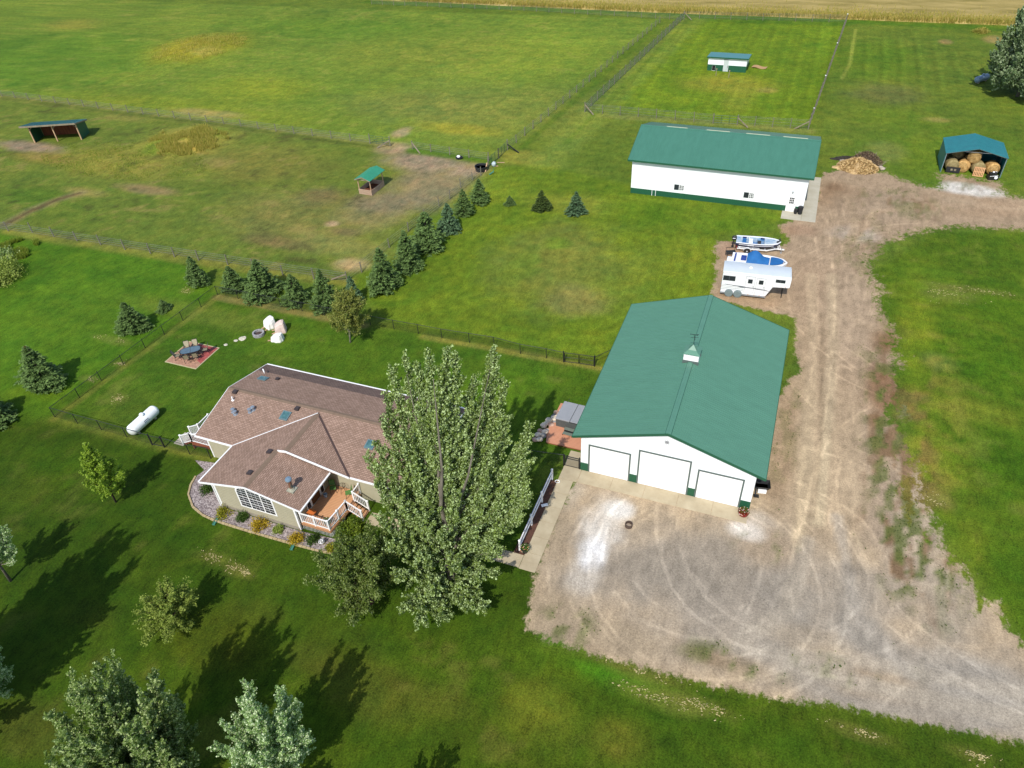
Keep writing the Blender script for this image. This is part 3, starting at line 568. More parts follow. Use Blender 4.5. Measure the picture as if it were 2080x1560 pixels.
for yy in (R0 - .02, R1 + .02):
    mb.bar((E0, yy, ez - .08), (0, yy, rz - .08), .035, .2); mb.bar((0, yy, rz - .08), (E1, yy, ez - .08), .035, .2)
for xx in (E0 - .02, E1 + .02): mb.bar((xx, R0, ez - .08), (xx, R1, ez - .08), .04, .18)
mb.build("fascia", M_gtrim, T)
# gable badge
mb = MB(); cx, cz = -4.5 - ox, 4.9; pts = []
for k in range(16):
    a = k * pi / 8; r = .24 if k % 2 == 0 else .1; pts.append((cx + r * cos(a), cz + r * sin(a)))
mb.add([(p[0], Y0 - .04, p[1]) for p in pts] + [(p[0], Y0 - .017, p[1]) for p in pts], [tuple(range(16)), tuple(range(16, 32))[::-1]] + [(k, 16 + k, 16 + (k + 1) % 16, (k + 1) % 16) for k in range(16)])
mb.build("gable_badge", mat("grey_badge", (.25, .25, .26), scale=3), T)
# cupola (bolted to the roof: a part with its own pieces)
cy = 47.0 - oy; hb = .58; mb = MB(); mb.box(-hb, hb, cy - hb, cy + hb, rz - .25, 6.78)
cup = mb.build("cupola", M_paint, T)
mb = MB(); e = hb + .06; ap = (0, cy, 7.32)
cs = [(-e, cy - e), (e, cy - e), (e, cy + e), (-e, cy + e)]; mid = [(-e * .5, cy - e * .5), (e * .5, cy - e * .5), (e * .5, cy + e * .5), (-e * .5, cy + e * .5)]
mb.add([(p[0], p[1], 6.76) for p in cs] + [(p[0], p[1], 6.98) for p in mid] + [ap] + [(p[0], p[1], 6.72) for p in cs],
       [(0, 1, 5, 4), (1, 2, 6, 5), (2, 3, 7, 6), (3, 0, 4, 7), (4, 5, 8), (5, 6, 8), (6, 7, 8), (7, 4, 8), (9, 10, 1, 0), (10, 11, 2, 1), (11, 12, 3, 2), (12, 9, 0, 3), (12, 11, 10, 9)])
mb.build("cupola_roof", M_roof, cup)
mb = MB(); f = hb + .05; 
for sy in (-1, 1): mb = MB(); mb.box(-f, f, cy + sy * hb - (.05 if sy < 0 else 0), cy + sy * hb + (.05 if sy > 0 else 0), rz - .3, rz + .12); mb.build("flashing", M_frame, cup)
mb = MB(); mb.tube([(0, cy, 7.38), (0, cy, 8.3)], .014, 6); mb.bar((-.28, cy - .1, 8.0), (.28, cy + .1, 8.0), .018, .018); mb.bar((-.1, cy + .28, 8.0), (.1, cy - .28, 8.0), .018, .018)
mb.box(-.3, .2, cy - .012, cy + .012, 8.24, 8.27); mb.add([(-.3, cy, 8.2), (-.4, cy, 8.25), (-.3, cy, 8.3), (.2, cy, 8.2), (.3, cy, 8.36), (.1, cy, 8.3)], [(0, 1, 2), (3, 4, 5)])
mb.build("weather_vane", M_black, cup)
# ------------------------------------------------------------------ long shed
x0, x1, y0, y1 = -18.92, 2.19, 87.36, 99.8; e2, r2 = 4.6, 6.6; o2 = .487; s2 = (r2 - e2) / (93.58 - 86.87)
T = thing("long_shed", "long white shed with green wainscot, green metal roof and two windows behind the lawn", "shed", ((x0 + x1) / 2, 93.58)); ox, oy = (x0 + x1) / 2, 93.58
X0, X1, Y0, Y1 = x0 - ox, x1 - ox, y0 - oy, y1 - oy; hw = e2 + o2 * s2 - .13; hp = r2 - .13
mb = MB(); mb.add([(X0, Y0, 0), (X0, Y1, 0), (X0, Y1, hw), (X0, 0, hp), (X0, Y0, hw), (X1, Y0, 0), (X1, Y1, 0), (X1, Y1, hw), (X1, 0, hp), (X1, Y0, hw)],
                  [(0, 4, 3, 2, 1), (5, 6, 7, 8, 9), (0, 5, 9, 4), (1, 2, 7, 6), (4, 9, 8, 3), (3, 8, 7, 2), (0, 1, 6, 5)])
ribs_wall(mb, X0, X1, Y0, .75, hw - .05, .3); mb.build("wall", M_white, T)
mb = MB(); dx0, dx1 = .22 - ox, 1.3 - ox
for a, b in ((X0, dx0), (dx1, X1)): mb.box(a, b, Y0 - .022, Y0 - .001, 0, .72); ribs_wall(mb, a, b, Y0 - .022, 0, .72, .3)
mb.box(X0 - .02, X0 - .001, Y0, Y1, 0, .72); mb.box(X1 + .001, X1 + .02, Y0, Y1, 0, .72); mb.build("wainscot", M_gtrim, T)
mb = MB(); ya, yb = 86.87 - oy, 100.29 - oy; xa, xb = X0 - o2, X1 + o2
mb.slab((xa, ya, e2), (xb, ya, e2), (xb, 0, r2), (xa, 0, r2), .12); mb.slab((xb, yb, e2), (xa, yb, e2), (xa, 0, r2), (xb, 0, r2), .12)
ribs_slope(mb, (xa, ya, e2), (xb, ya, e2), (xb, 0, r2), (xa, 0, r2), .3); ribs_slope(mb, (xb, yb, e2), (xa, yb, e2), (xa, 0, r2), (xb, 0, r2), .3)
roof = mb.build("roof", M_roof2, T)
mb = MB(); mb.slab((xa, -.2, r2 - .02), (xb, -.2, r2 - .02), (xb, 0, r2 + .05), (xa, 0, r2 + .05), .02); mb.slab((xb, .2, r2 - .02), (xa, .2, r2 - .02), (xa, 0, r2 + .05), (xb, 0, r2 + .05), .02); mb.build("ridge_cap", M_roof2, roof)
for a, b in ((.15, .27), (.38, .51), (.6, .73), (.8, .93)): mb = MB(); mb.box(xa + a * (xb - xa), xa + b * (xb - xa), .02, .1, r2 + .04, r2 + .085); mb.build("ridge_vent", mat("pale_vent_strip", srgb(220, 220, 190, .8), scale=2), roof)
mb = MB(); mb.box(xa, xb, ya - .03, ya, e2 - .2, e2 + .01)
for xx in (xa - .015, xb + .015): mb.bar((xx, ya, e2 - .09), (xx, 0, r2 - .09), .03, .2); mb.bar((xx, 0, r2 - .09), (xx, yb, e2 - .09), .03, .2)
mb.build("fascia", M_gtrim, T)
def grid_window(T, x0, x1, z0, z1, y, nx_, nz_, fr=.05, mu=.035, name="window", white=M_paint):
    mb = MB(); mb.box(x0 - fr, x0, y - .05, y - .003, z0 - fr, z1 + fr); mb.box(x1, x1 + fr, y - .05, y - .003, z0 - fr, z1 + fr); mb.box(x0, x1, y - .05, y - .003, z0 - fr, z0); mb.box(x0, x1, y - .05, y - .003, z1, z1 + fr)
    for i in range(1, nx_): xx = x0 + (x1 - x0) * i / nx_; mb.box(xx - mu / 2, xx + mu / 2, y - .035, y - .012, z0, z1)
    for i in range(1, nz_): zz = z0 + (z1 - z0) * i / nz_; mb.box(x0, x1, y - .033, y - .014, zz - mu / 2, zz + mu / 2)
    w_ = mb.build(name, white, T); mb = MB(); mb.box(x0, x1, y - .011, y - .002, z0, z1); mb.build("pane", M_glass, w_); return w_
for wx in (-13.36, -4.84):
    a = wx - ox; mb = MB(); mb.box(a - .03, a + .56, Y0 - .03, Y0 - .003, 1.12, 1.82); mb.build("window", M_glass, T)
    grid_window(T, a + .64, a + 1.15, 1.15, 1.78, Y0, 3, 3)
mb = MB(); mb.box(dx0, dx1, Y0 - .06, Y0 - .002, .0, 2.15); d = mb.build("door", M_paint, T)
grid_window(d, dx0 + .28, dx1 - .28, 1.05, 1.85, Y0 - .06, 3, 3, name="door_window")
mb = MB(); mb.box(dx1 - .14, dx1 - .1, Y0 - .11, Y0 - .06, .98, 1.1); mb.build("handle", M_black, d)
mb = MB(); mb.box(dx0 + .4, dx0 + .55, Y0 - .16, Y0 - .002, 2.4, 2.6); mb.build("wall_lamp", M_galv, T)
for xx in (-16.14, -15.68): mb = MB(); mb.tube([(xx - ox, Y0 - .06, .0), (xx - ox, Y0 - .06, .95), (xx - ox, Y0 + .02, 1.0)], .035, 8); mb.build("vent_pipe", M_paint, T)
# concrete walk beside the long shed (L shape), barn apron and garden walk with joints
def slabs(name, rects, m, z0=-.05, z1=.035):
    mb = MB()
    for (a, b, c, d) in rects: mb.box(a + .012, b - .012, c + .012, d - .012, z0, z1)
    return struct(mb.build(name, m, None, bevel=.008))
r = [(-.1, 2.22, 85.2, 87.33)] + [(2.22, 3.85, 85.2 + i * 2.6, 85.2 + (i + 1) * 2.6) for i in range(5)]
slabs("shed_pavement", r, M_conc2)
r = [(-10.72 + i * 2.53, -10.72 + (i + 1) * 2.53, 36.75, 38.12) for i in range(5)]
slabs("barn_apron", r, M_conc)
r = [(-12.2, -10.74, 36.75, 38.12)]
n = 6
for i in range(n): y_ = 27.85 + i * (36.75 - 27.85) / n; r.append((-12.2, -11.0, y_, y_ + (36.75 - 27.85) / n))
r += [(-12.2, -11.0, 38.12, 39.9)]; r += [(-12.2 - (i + 1) * 1.35, -12.2 - i * 1.35, 27.9, 29.0) for i in range(9)]
slabs("garden_path", r, M_conc)
mb = MB(); mb.box(-13.0, -12.2, 29.02, 36.4, -.03, .03)
struct(mb.build("mulch_bed", mat("red_mulch", srgb(134, 92, 72, .6), srgb(84, 56, 46, .6), scale=14, rough=1, bump=.8, bscale=40)))
# ------------------------------------------------------------------ house
T = thing("house", "single-storey beige house with brown shingle roof, skylights and an arched front window", "house", (-30.4, 33.0)); ox, oy = -30.4, 33.0
def V3(x, y, z): return (x - ox, y - oy, z)
xL, xR, yF, yR, hz, hr = -40.12, -20.65, 29.4, 38.99, 2.9, 4.055; yr = (yF + yR) / 2; m_ = (hr - hz) / (yr - yF)
wl, wr, wf = -36.44, -27.61, 25.40; wrz = 3.83; wxm = (wl + wr) / 2; w3 = -25.98; pz = 3.964; pxm = (wl + w3) / 2; wy2 = 29.33
# walls
mb = MB()
def bxw(x0, x1, y0, y1, z0, z1): mb.box(x0 - ox, x1 - ox, y0 - oy, y1 - oy, z0, z1)
wx0, wx1, wy0 = -35.62, -28.5, 25.8
bxw(-39.75, -21.0, 30.0, 38.55, 0, 2.72); 
def gable_y(x0, x1, y0, y1, zlow, ztop, xm):
    mb.add([V3(x0, y0, 0), V3(x1, y0, 0), V3(x1, y0, zlow), V3(xm, y0, ztop), V3(x0, y0, zlow), V3(x0, y1, 0), V3(x1, y1, 0), V3(x1, y1, zlow), V3(xm, y1, ztop), V3(x0, y1, zlow)],
           [(0, 1, 2, 3, 4), (9, 8, 7, 6, 5), (0, 4, 9, 5), (1, 6, 7, 2), (4, 3, 8, 9), (3, 2, 7, 8), (0, 5, 6, 1)])
gable_y(wx0, wx1, wy0, 31.0, 2.9, wrz - .13, wxm)
mb.add([V3(-39.75, 30, 2.6), V3(-39.75, 38.55, 2.6), V3(-39.75, yr, hr - .14), V3(-21, 30, 2.6), V3(-21, 38.55, 2.6), V3(-21, yr, hr - .14)], [(0, 2, 1), (3, 4, 5), (0, 3, 5, 2), (1, 2, 5, 4), (0, 1, 4, 3)])
wall = mb.build("wall", M_siding, T)
mb = MB(); 
for z in np.arange(.35, 2.7, .2): mb.box(wx0 - ox + .12, wx1 - ox - .12, wy0 - oy - .012, wy0 - oy - .001, z, z + .012)
mb.box(wx0 - ox, wx1 - ox, wy0 - oy - .04, wy0 - oy - .013, 0, .28); mb.build("foundation", mat("grey_foundation", srgb(176, 168, 152, .7), srgb(150, 142, 128, .7), scale=2, rough=.9), T)
for (x, y) in ((wx0, wy0), (wx1, wy0)):
    mb = MB(); mb.box(x - ox - .03, x - ox + .13 if x == wx0 else x - ox + .03, y - oy - .03, y - oy + .1, .02, 2.85) if x == wx0 else mb.box(x - ox - .13, x - ox + .03, y - oy - .03, y - oy + .1, .02, 2.85)
    mb.build("corner_trim", M_paint, T)
for x in (-39.78,): mb = MB(); mb.box(x - ox - .02, x - ox + .1, 29.97 - oy, 30.1 - oy, .02, 2.7); mb.build("corner_trim", M_paint, T)
# roof planes
RT = MB(); th = .1
def plane(pts, udir, vorg, mbx=RT):
    """polygon in world coords with UVs along eave (udir) and slope"""
    P = [Vector(V3(*p)) for p in pts]; n = (P[1] - P[0]).cross(P[2] - P[0]).normalized()
    if n.z < 0: P = P[::-1]; n = -n
    u = Vector(udir); u = (u - n * u.dot(n)).normalized(); v = n.cross(u); o = Vector(V3(*vorg))
    mbx.poly(P, uv=[((p - o).dot(u), (p - o).dot(v)) for p in P])
    k = len(P); t = Vector((0, 0, -th)); mbx.add(P + [p + t for p in P], [tuple(range(k, 2 * k))[::-1]] + [(i, k + i, k + (i + 1) % k, (i + 1) % k) for i in range(k)])
yj = yF + (pz - hz) / m_
plane([(xL, yF, hz), (xR, yF, hz), (xR, yr, hr), (xL, yr, hr)], (1, 0, 0), (xL, yF, hz))
ys = yR - 1.25; zs_ = hz + 1.25 * m_
plane([(xR, ys, zs_), (xL, ys, zs_), (xL, yr, hr), (xR, yr, hr)], (-1, 0, 0), (xL, yR, hz))
# rear section of the wing (wide), then front section
e_ = .012
sl = (pz - hz) / (pxm - wl)
plane([(wl, wy2, hz + e_), (pxm, wy2, pz + e_), (pxm, yj, pz + e_), (wl, yF, hz + e_)], (0, 1, 0), (wl, wy2, hz))
plane([(w3, wy2, hz + e_), (w3, yF + .02, hz + e_), (pxm, yj, pz + e_), (pxm, wy2, pz + e_)], (0, -1, 0), (w3, wy2, hz))
plane([(wl, wf, hz), (wl, wy2, hz), (wxm, wy2, wrz), (wxm, wf, wrz)][::-1], (0, 1, 0), (wl, wy2, hz))
plane([(wr, wf, hz), (wxm, wf, wrz), (wxm, wy2 + .05, wrz), (wr, wy2 + .05, hz)], (0, -1, 0), (wr, wf, hz))
roof = RT.build("roof", M_shing, T)
mb = MB(); plane([(xR, yR, hz), (xL, yR, hz), (xL, ys, zs_), (xR, ys, zs_)], (-1, 0, 0), (xL, yR, hz), mb); mb.build("weathered_roof_strip", M_shingd, roof)
mb = MB()
def cap(p, q, wd=.42, a=1, drop=.2):
    p = Vector(V3(*p)); q = Vector(V3(*q)); d = (q - p).normalized(); s = d.cross(Vector((0, 0, 1))).normalized() * wd / 2; dn = Vector((0, 0, -wd / 2 * drop)); up = Vector((0, 0, .02))
    mb.add([p + up, q + up, q + s + dn + up, p + s + dn + up, q - s + dn + up, p - s + dn + up], [(0, 3, 2, 1), (0, 1, 4, 5)])
cap((xL, yr, hr), (xR, yr, hr), drop=m_); cap((pxm, wy2, pz + .01), (pxm, yj + .1, pz + .01), drop=.2); cap((wxm, wf, wrz), (wxm, wy2, wrz), drop=.21)
mb.build("ridge_cap", M_ridge, roof)
mb = MB(); mb.bar(V3(w3, yF, hz + .02), V3(pxm, yj, pz + .02), .16, .02); mb.build("valley", mat("dark_valley", srgb(92, 72, 66, .6), scale=3), roof)
mb = MB(); mb.bar(V3(wl, yF, hz + .03), V3(pxm, yj, pz + .03), .06, .02); mb.build("valley_flashing", M_paint, roof)
mb = MB()
def fas(p, q, h=.16, w_=.04): mb.bar(V3(*p), V3(*q), w_, h)
fas((wl, wf - .02, hz - .06), (wxm, wf - .02, wrz - .06)); fas((wxm, wf - .02, wrz - .06), (wr, wf - .02, hz - .06))
mb.build("fascia", M_paint, T); mb = MB(); fas((xL - .02, yF, hz - .06), (xL - .02, yr, hr - .06)); fas((xL - .02, yr, hr - .06), (xL - .02, yR, hz - .06)); mb.build("fascia", M_paint, T); mb = MB(); fas((xR + .02, yF, hz - .06), (xR + .02, yr, hr - .06)); fas((xR + .02, yr, hr - .06), (xR + .02, yR, hz - .06))
mb.build("fascia", M_paint, T); mb = MB(); fas((pxm - .7, wy2 - .03, pz - .7 * sl + .0), (pxm, wy2 - .03, pz - .0), .2); fas((pxm, wy2 - .03, pz - .0), (w3 + .05, wy2 - .03, hz - .03), .2)
mb.build("fascia", M_paint, T)
mb = MB()
def gut(p, q): mb.bar(V3(*p), V3(*q), .11, .1)
gut((wl - .05, wf, hz - .04), (wl - .05, yF, hz - .04)); gut((wr + .05, wf, hz - .04), (wr + .05, wy2, hz - .04)); gut((xL, yF - .05, hz - .04), (wl - .1, yF - .05, hz - .04)); gut((w3 + .1, yF - .05, hz - .04), (xR, yF - .05, hz - .04)); gut((xL, yR + .05, hz - .03), (xR, yR + .05, hz - .03))
mb.build("gutter", M_paint, T)
for (x, y) in ((wl + .1, wf + .35), (wr - .15, wf + .3)):
    mb = MB(); mb.bar(V3(x, y, hz - .1), V3(wx0 - .05 if x < -30 else wx1 + .06, wy0 - .06, 2.45), .08, .07); xx = wx0 - .05 if x < -30 else wx1 + .06
    mb.bar(V3(xx, wy0 - .07, 2.45), V3(xx, wy0 - .07, .15), .08, .07); mb.build("downspout", M_paint, T)
# soffit shade board under the wing rake is the roof slab itself
# arched window: three columns, curved head
def head(x):
    t = (x - (-31.95)) / 1.5; return 2.55 + .72 * math.sqrt(max(0, 1 - t * t))
cols = [(-33.45, -32.58), (-32.48, -31.40), (-31.30, -30.45)]
mb = MB(); yw = wy0 - oy
def archpoly(x0, x1, zb, off=0, n=10):
    pts = [(x0, zb), (x1, zb)] + [(x1 + (x0 - x1) * i / n, head(x1 + (x0 - x1) * i / n) + off) for i in range(n + 1)]
    return pts
def extr(mb, pts, y0, y1):
    k = len(pts); mb.add([(p[0] - ox, y0, p[1]) for p in pts] + [(p[0] - ox, y1, p[1]) for p in pts], [tuple(range(k)), tuple(range(k, 2 * k))[::-1]] + [(i, k + i, k + (i + 1) % k, (i + 1) % k) for i in range(k)])
xs_ = [-33.58 + i * (3.26) / 24 for i in range(25)]
outer = [(-33.58, .86), (-30.32, .86)] + [(x, 2.62 + .84 * math.sqrt(max(0, 1 - ((x + 31.95) / 1.63) ** 2))) for x in xs_[::-1]]
extr(mb, outer, yw - .03, yw - .002); win = mb.build("arched_window", M_paint, T)
mb = MB()
for (a, b) in cols: extr(mb, archpoly(a, b, 1.0), yw - .036, yw - .031)
mb.build("pane", M_glass, win)
mb = MB()
for (a, b) in cols:
    for z in (1.55, 2.1): mb.box(a - ox, b - ox, yw - .05, yw - .037, z - .022, z + .022)
    nn = 2 if b - a < .9 else 3
    for i in range(1, nn): x = a + (b - a) * i / nn; mb.box(x - ox - .009, x - ox + .009, yw - .047, yw - .037, 1.0, head(x) - .03)
    for z in (1.28, 1.83, 2.4, 2.65, 2.9):
        xa_, xb_ = a, b
        if z > 2.55:
            k = math.sqrt(max(0, 1 - ((z - 2.55) / .72) ** 2)) * 1.5; xa_, xb_ = max(a, -31.95 - k), min(b, -31.95 + k)
        if xb_ > xa_ + .05: mb.box(xa_ - ox, xb_ - ox, yw - .047, yw - .037, z - .009, z + .009)
mb.build("glazing_bars", M_paint, win)
# east wall of the wing: patio door and side windows
xw = wx1 - ox
def eside(name, y0, y1, z0, z1, m, d0, d1, parent): mb = MB(); mb.box(xw + d0, xw + d1, y0 - oy, y1 - oy, z0, z1); return mb.build(name, m, parent)
fr_ = eside("patio_door", 27.0, 29.25, .75, 2.72, M_paint, .002, .04, T)
for (a, b, nm, mm) in ((27.06, 27.42, "pane", M_glass), (28.82, 29.15, "pane", M_glass)): eside(nm, a, b, .86, 2.62, mm, .041, .046, fr_)
eside("door_leaf", 27.62, 28.62, .8, 2.64, mat("brown_door", srgb(120, 74, 40, .6), scale=4), .041, .06, fr_); eside("handle", 27.7, 27.76, 1.6, 1.75, M_galv, .06, .1, fr_)
# skylights, vents and chimney on the roof: parts of the house
def on_main(x, y): return hz + (y - yF) * m_
def on_rear(x, y): return hz + (yR - y) * m_
M_sky = mat("skylight_glass", srgb(110, 160, 160, .6), srgb(60, 100, 110, .5), scale=3, rough=.1, spec=.6); M_skyf = mat("skylight_frame", srgb(140, 170, 176, .6), scale=3, rough=.4, metal=.3)
def skylight(x0, x1, y0, y1, f, lab):
    mb = MB(); z00, z11 = f(0, y0), f(0, y1); k = .1
    mb.add([V3(x0, y0, z00 - .03), V3(x1, y0, z00 - .03), V3(x1, y1, z11 - .03), V3(x0, y1, z11 - .03), V3(x0, y0, z00 + k), V3(x1, y0, z00 + k), V3(x1, y1, z11 + k), V3(x0, y1, z11 + k)],
           [(4, 5, 6, 7), (0, 1, 5, 4), (1, 2, 6, 5), (2, 3, 7, 6), (3, 0, 4, 7)])
    s = mb.build("skylight", M_skyf, roof); s["label"] = lab; i = .09; mb = MB()
    zz = lambda y: f(0, y) + k + .008
    mb.poly([V3(x0 + i, y0 + i, zz(y0 + i)), V3(x1 - i, y0 + i, zz(y0 + i)), V3(x1 - i, y1 - i, zz(y1 - i)), V3(x0 + i, y1 - i, zz(y1 - i))]); mb.build("pane", M_sky, s)
skylight(-34.1, -33.35, 32.5, 33.3, on_main, "square skylight in the middle of the front roof slope")
skylight(-26.05, -25.3, 31.9, 32.65, on_main, "square skylight beside the tall poplar")
skylight(-39.0, -38.2, 36.3, 36.9, on_rear, "teal skylight on the back slope by the white pipe")
def roofthing(name, lab, fn, m): 
    mb = MB(); fn(mb); o = mb.build(name, m, roof, smooth=False); o["label"] = lab; return o
def sq(x, y, z, s=.2, h=.14): return lambda mb: (mb.box(x - ox - s, x - ox + s, y - oy - s, y - oy + s, z - .05, z + h), mb.box(x - ox - s * .7, x - ox + s * .7, y - oy - s * .7, y - oy + s * .7, z + h, z + h + .03))
M_vent = mat("brown_vent", srgb(84, 74, 74, .6), scale=4, rough=.6)
roofthing("roof_vent", "dark square vent near the left ridge", sq(-39.25, 33.9, 3.99, .2), M_vent)
roofthing("roof_vent", "dark square vent right of the middle skylight", sq(-33.1, 33.75, 3.95, .19), M_vent)
roofthing("roof_vent", "small dark vent on the back slope", sq(-37.44, 37.0, 3.38, .15), M_vent)
roofthing("roof_vent", "brown vent on the wing ridge, upper", sq(-32.5, 29.1, 3.74, .2, .1), M_vent)
roofthing("roof_vent", "brown vent on the wing ridge, lower", sq(-32.6, 26.8, 3.72, .2, .1), M_vent)
def cyl(x, y, z, r, h, cap_=0): return lambda mb: (mb.lathe([(r * 2.1, -.05), (r * 2.1, .02), (r, .06), (r, h)] + ([(cap_, h), (cap_, h + .06), (.01, h + .1)] if cap_ else []), 12, (x - ox, y - oy, z)))
roofthing("flue", "thin white flue pipe on the left front slope", cyl(-39.0, 33.15, 3.8, .06, .35), M_paint)
for (x, y) in ((-38.25, 32.15), (-37.95, 32.0), (-36.85, 32.5), (-36.7, 32.75)): roofthing("flue", "galvanised flue with round cap", cyl(x, y, on_main(x, y), .09, .28, .17), M_galv)
mb = MB(); mb.tube([V3(-39.2, 37.5, 3.2), V3(-39.2, 37.5, 3.65), V3(-39.12, 37.4, 3.78), V3(-39.0, 37.3, 3.72), V3(-38.98, 37.28, 3.6)], .055, 8); o = mb.build("flue", M_paint, roof); o["label"] = "white curved pipe at the back corner"
cxh, cyh, czh = -29.08, 26.75, 3.2
ch = roofthing("chimney", "rusty metal chimney pipe with a grey cap", lambda mb: mb.lathe([(.14, -.1), (.14, 1.0)], 14, (cxh - ox, cyh - oy, czh)), mat("rusty_pipe", srgb(150, 86, 50, .7), srgb(104, 110, 100, .6), scale=2.2, rough=.7, contrast=2))
mb = MB(); mb.lathe([(.14, 1.0), (.24, 1.02), (.25, 1.1), (.2, 1.2), (.01, 1.25)], 14, (cxh - ox, cyh - oy, czh)); mb.build("chimney_cap", mat("blue_grey_cap", srgb(150, 176, 196, .7), scale=3, rough=.35, metal=.3), ch)
mb = MB(); mb.box(cxh - ox - .3, cxh - ox + .3, cyh - oy - .3, cyh - oy + .3, czh - .2, czh + .07); mb.lathe([(.25, .07), (.15, .25)], 12, (cxh - ox, cyh - oy, czh)); mb.build("flashing", mat("pale_flashing", srgb(196, 196, 176, .7), srgb(160, 156, 136, .7), scale=4, rough=.6), ch)
# ------------------------------------------------------------------ decks (own things)
D = thing("front_deck", "cedar deck with white railing and steps tucked beside the house wing", "deck", (-27.1, 27.9)); dx, dy = -27.1, 27.9; dz = .75
mb = MB(); poly = [(-28.44, 25.95), (-25.95, 25.95), (-25.75, 28.05), (-25.75, 29.95), (-28.44, 29.95)]
mb.prism([(p[0] - dx, p[1] - dy) for p in poly], dz - .05, dz); mb.build("deck_boards", M_deck, D)
mb = MB(); 
for a, b in zip(poly, poly[1:] + poly[:1]):
    if (a[0] < -28.4 and b[0] < -28.4) or (a[1] > 29.9 and b[1] > 29.9): continue
    mb.bar((a[0] - dx, a[1] - dy, dz - .16), (b[0] - dx, b[1] - dy, dz - .16), .04, .2)
mb.build("rim_board", M_deck, D)
mb = MB(); 
for i in range(22): x = -28.4 - dx + i * .115; mb.bar((x, 25.98 - dy, .05), (x + .08, 25.98 - dy, dz - .27), .05, .02)
for i in range(16): y = 26.05 - dy + i * .115; mb.bar((-25.93 - dx, y, .05), (-25.93 - dx, y + .08, dz - .27), .05, .02)
mb.build("skirting", M_paint, D)
for i in range(4):
    mb = MB(); x = -25.75 - dx + i * .29; z = dz - (i + 1) * .155; mb.box(x + .005, x + .3, 28.12 - dy, 29.0 - dy, z - .04, z); mb.box(x + .01, x + .03, 28.12 - dy, 29.0 - dy, max(0, z - .14), z - .04); mb.build("step", M_deck, D)
def railing(parent, pts, h=.95, post_ends=(True, True), M=M_paint, loc=(0, 0)):
    R_ = MB(); P = [Vector(p) for p in pts]
    for a, b in zip(P[:-1], P[1:]):
        n = max(2, int((b - a).length / .15))
        for i in range(1, n):
            p = a.lerp(b, i / n); R_.bar(p + Vector((0, 0, .1)), p + Vector((0, 0, h - .04)), .034, .034, up=(0, 1, 0))
        R_.bar(a + Vector((0, 0, h)), b + Vector((0, 0, h)), .09, .05); R_.bar(a + Vector((0, 0, .1)), b + Vector((0, 0, .1)), .05, .05)
    o = R_.build("railing", M, parent)
    for p in P:
        Q = MB(); Q.box(p.x - .055, p.x + .055, p.y - .055, p.y + .055, p.z - .1, p.z + h + .08); Q.add([(p.x - .075, p.y - .075, p.z + h + .08), (p.x + .075, p.y - .075, p.z + h + .08), (p.x + .075, p.y + .075, p.z + h + .08), (p.x - .075, p.y + .075, p.z + h + .08), (p.x, p.y, p.z + h + .15)], [(0, 1, 4), (1, 2, 4), (2, 3, 4), (3, 0, 4), (3, 2, 1, 0)])
        Q.build("post", M, o)
def dl(x, y, z=dz): return (x - dx, y - dy, z)
railing(D, [dl(-28.35, 26.02), dl(-27.2, 26.02), dl(-26.02, 26.02), dl(-25.9, 27.1), dl(-25.8, 28.1)])
railing(D, [dl(-25.8, 28.1), dl(-24.62, 28.1, .1)]); railing(D, [dl(-24.62, 29.05, .1), dl(-25.75, 29.05), dl(-25.75, 29.9)])
D = thing("side_deck", "small white-railed deck with steps at the left end of the house", "deck", (-40.9, 31.2)); dx, dy = -40.9, 31.2; dz = .75
mb = MB(); mb.box(-1.2, 1.1, -.9, 1.6, dz - .05, dz); mb.build("deck_boards", M_redwood, D)
mb = MB(); mb.box(-1.2, 1.1, -.93, -.9, dz - .3, dz - .01); mb.box(-1.23, -1.2, -.9, 1.6, dz - .3, dz - .01)
for x, y in ((-1.15, -.85), (1.0, -.85), (-1.15, 1.5)): mb.box(x - .07, x + .07, y - .07, y + .07, 0, dz - .05)
mb.build("frame", M_redwood, D)
for i in range(4): mb = MB(); mb.box(-1.5 - i * .28, -1.22 - i * .28, -.8, .2, dz - .16 * (i + 1) - .04, dz - .16 * (i + 1)); mb.build("step", M_redwood, D)
railing(D, [(1.05, -.85, dz), (-1.15, -.85, dz)]); railing(D, [(-1.15, -.85, dz), (-2.35, -.85, .12)]); railing(D, [(-2.35, .25, .12), (-1.15, .25, dz), (-1.15, 1.55, dz)])
mb = MB(); mb.box(-3.3, -2.3, -1.0, .4, -.02, .04); o = mb.build("landing_pad", M_conc2, D)
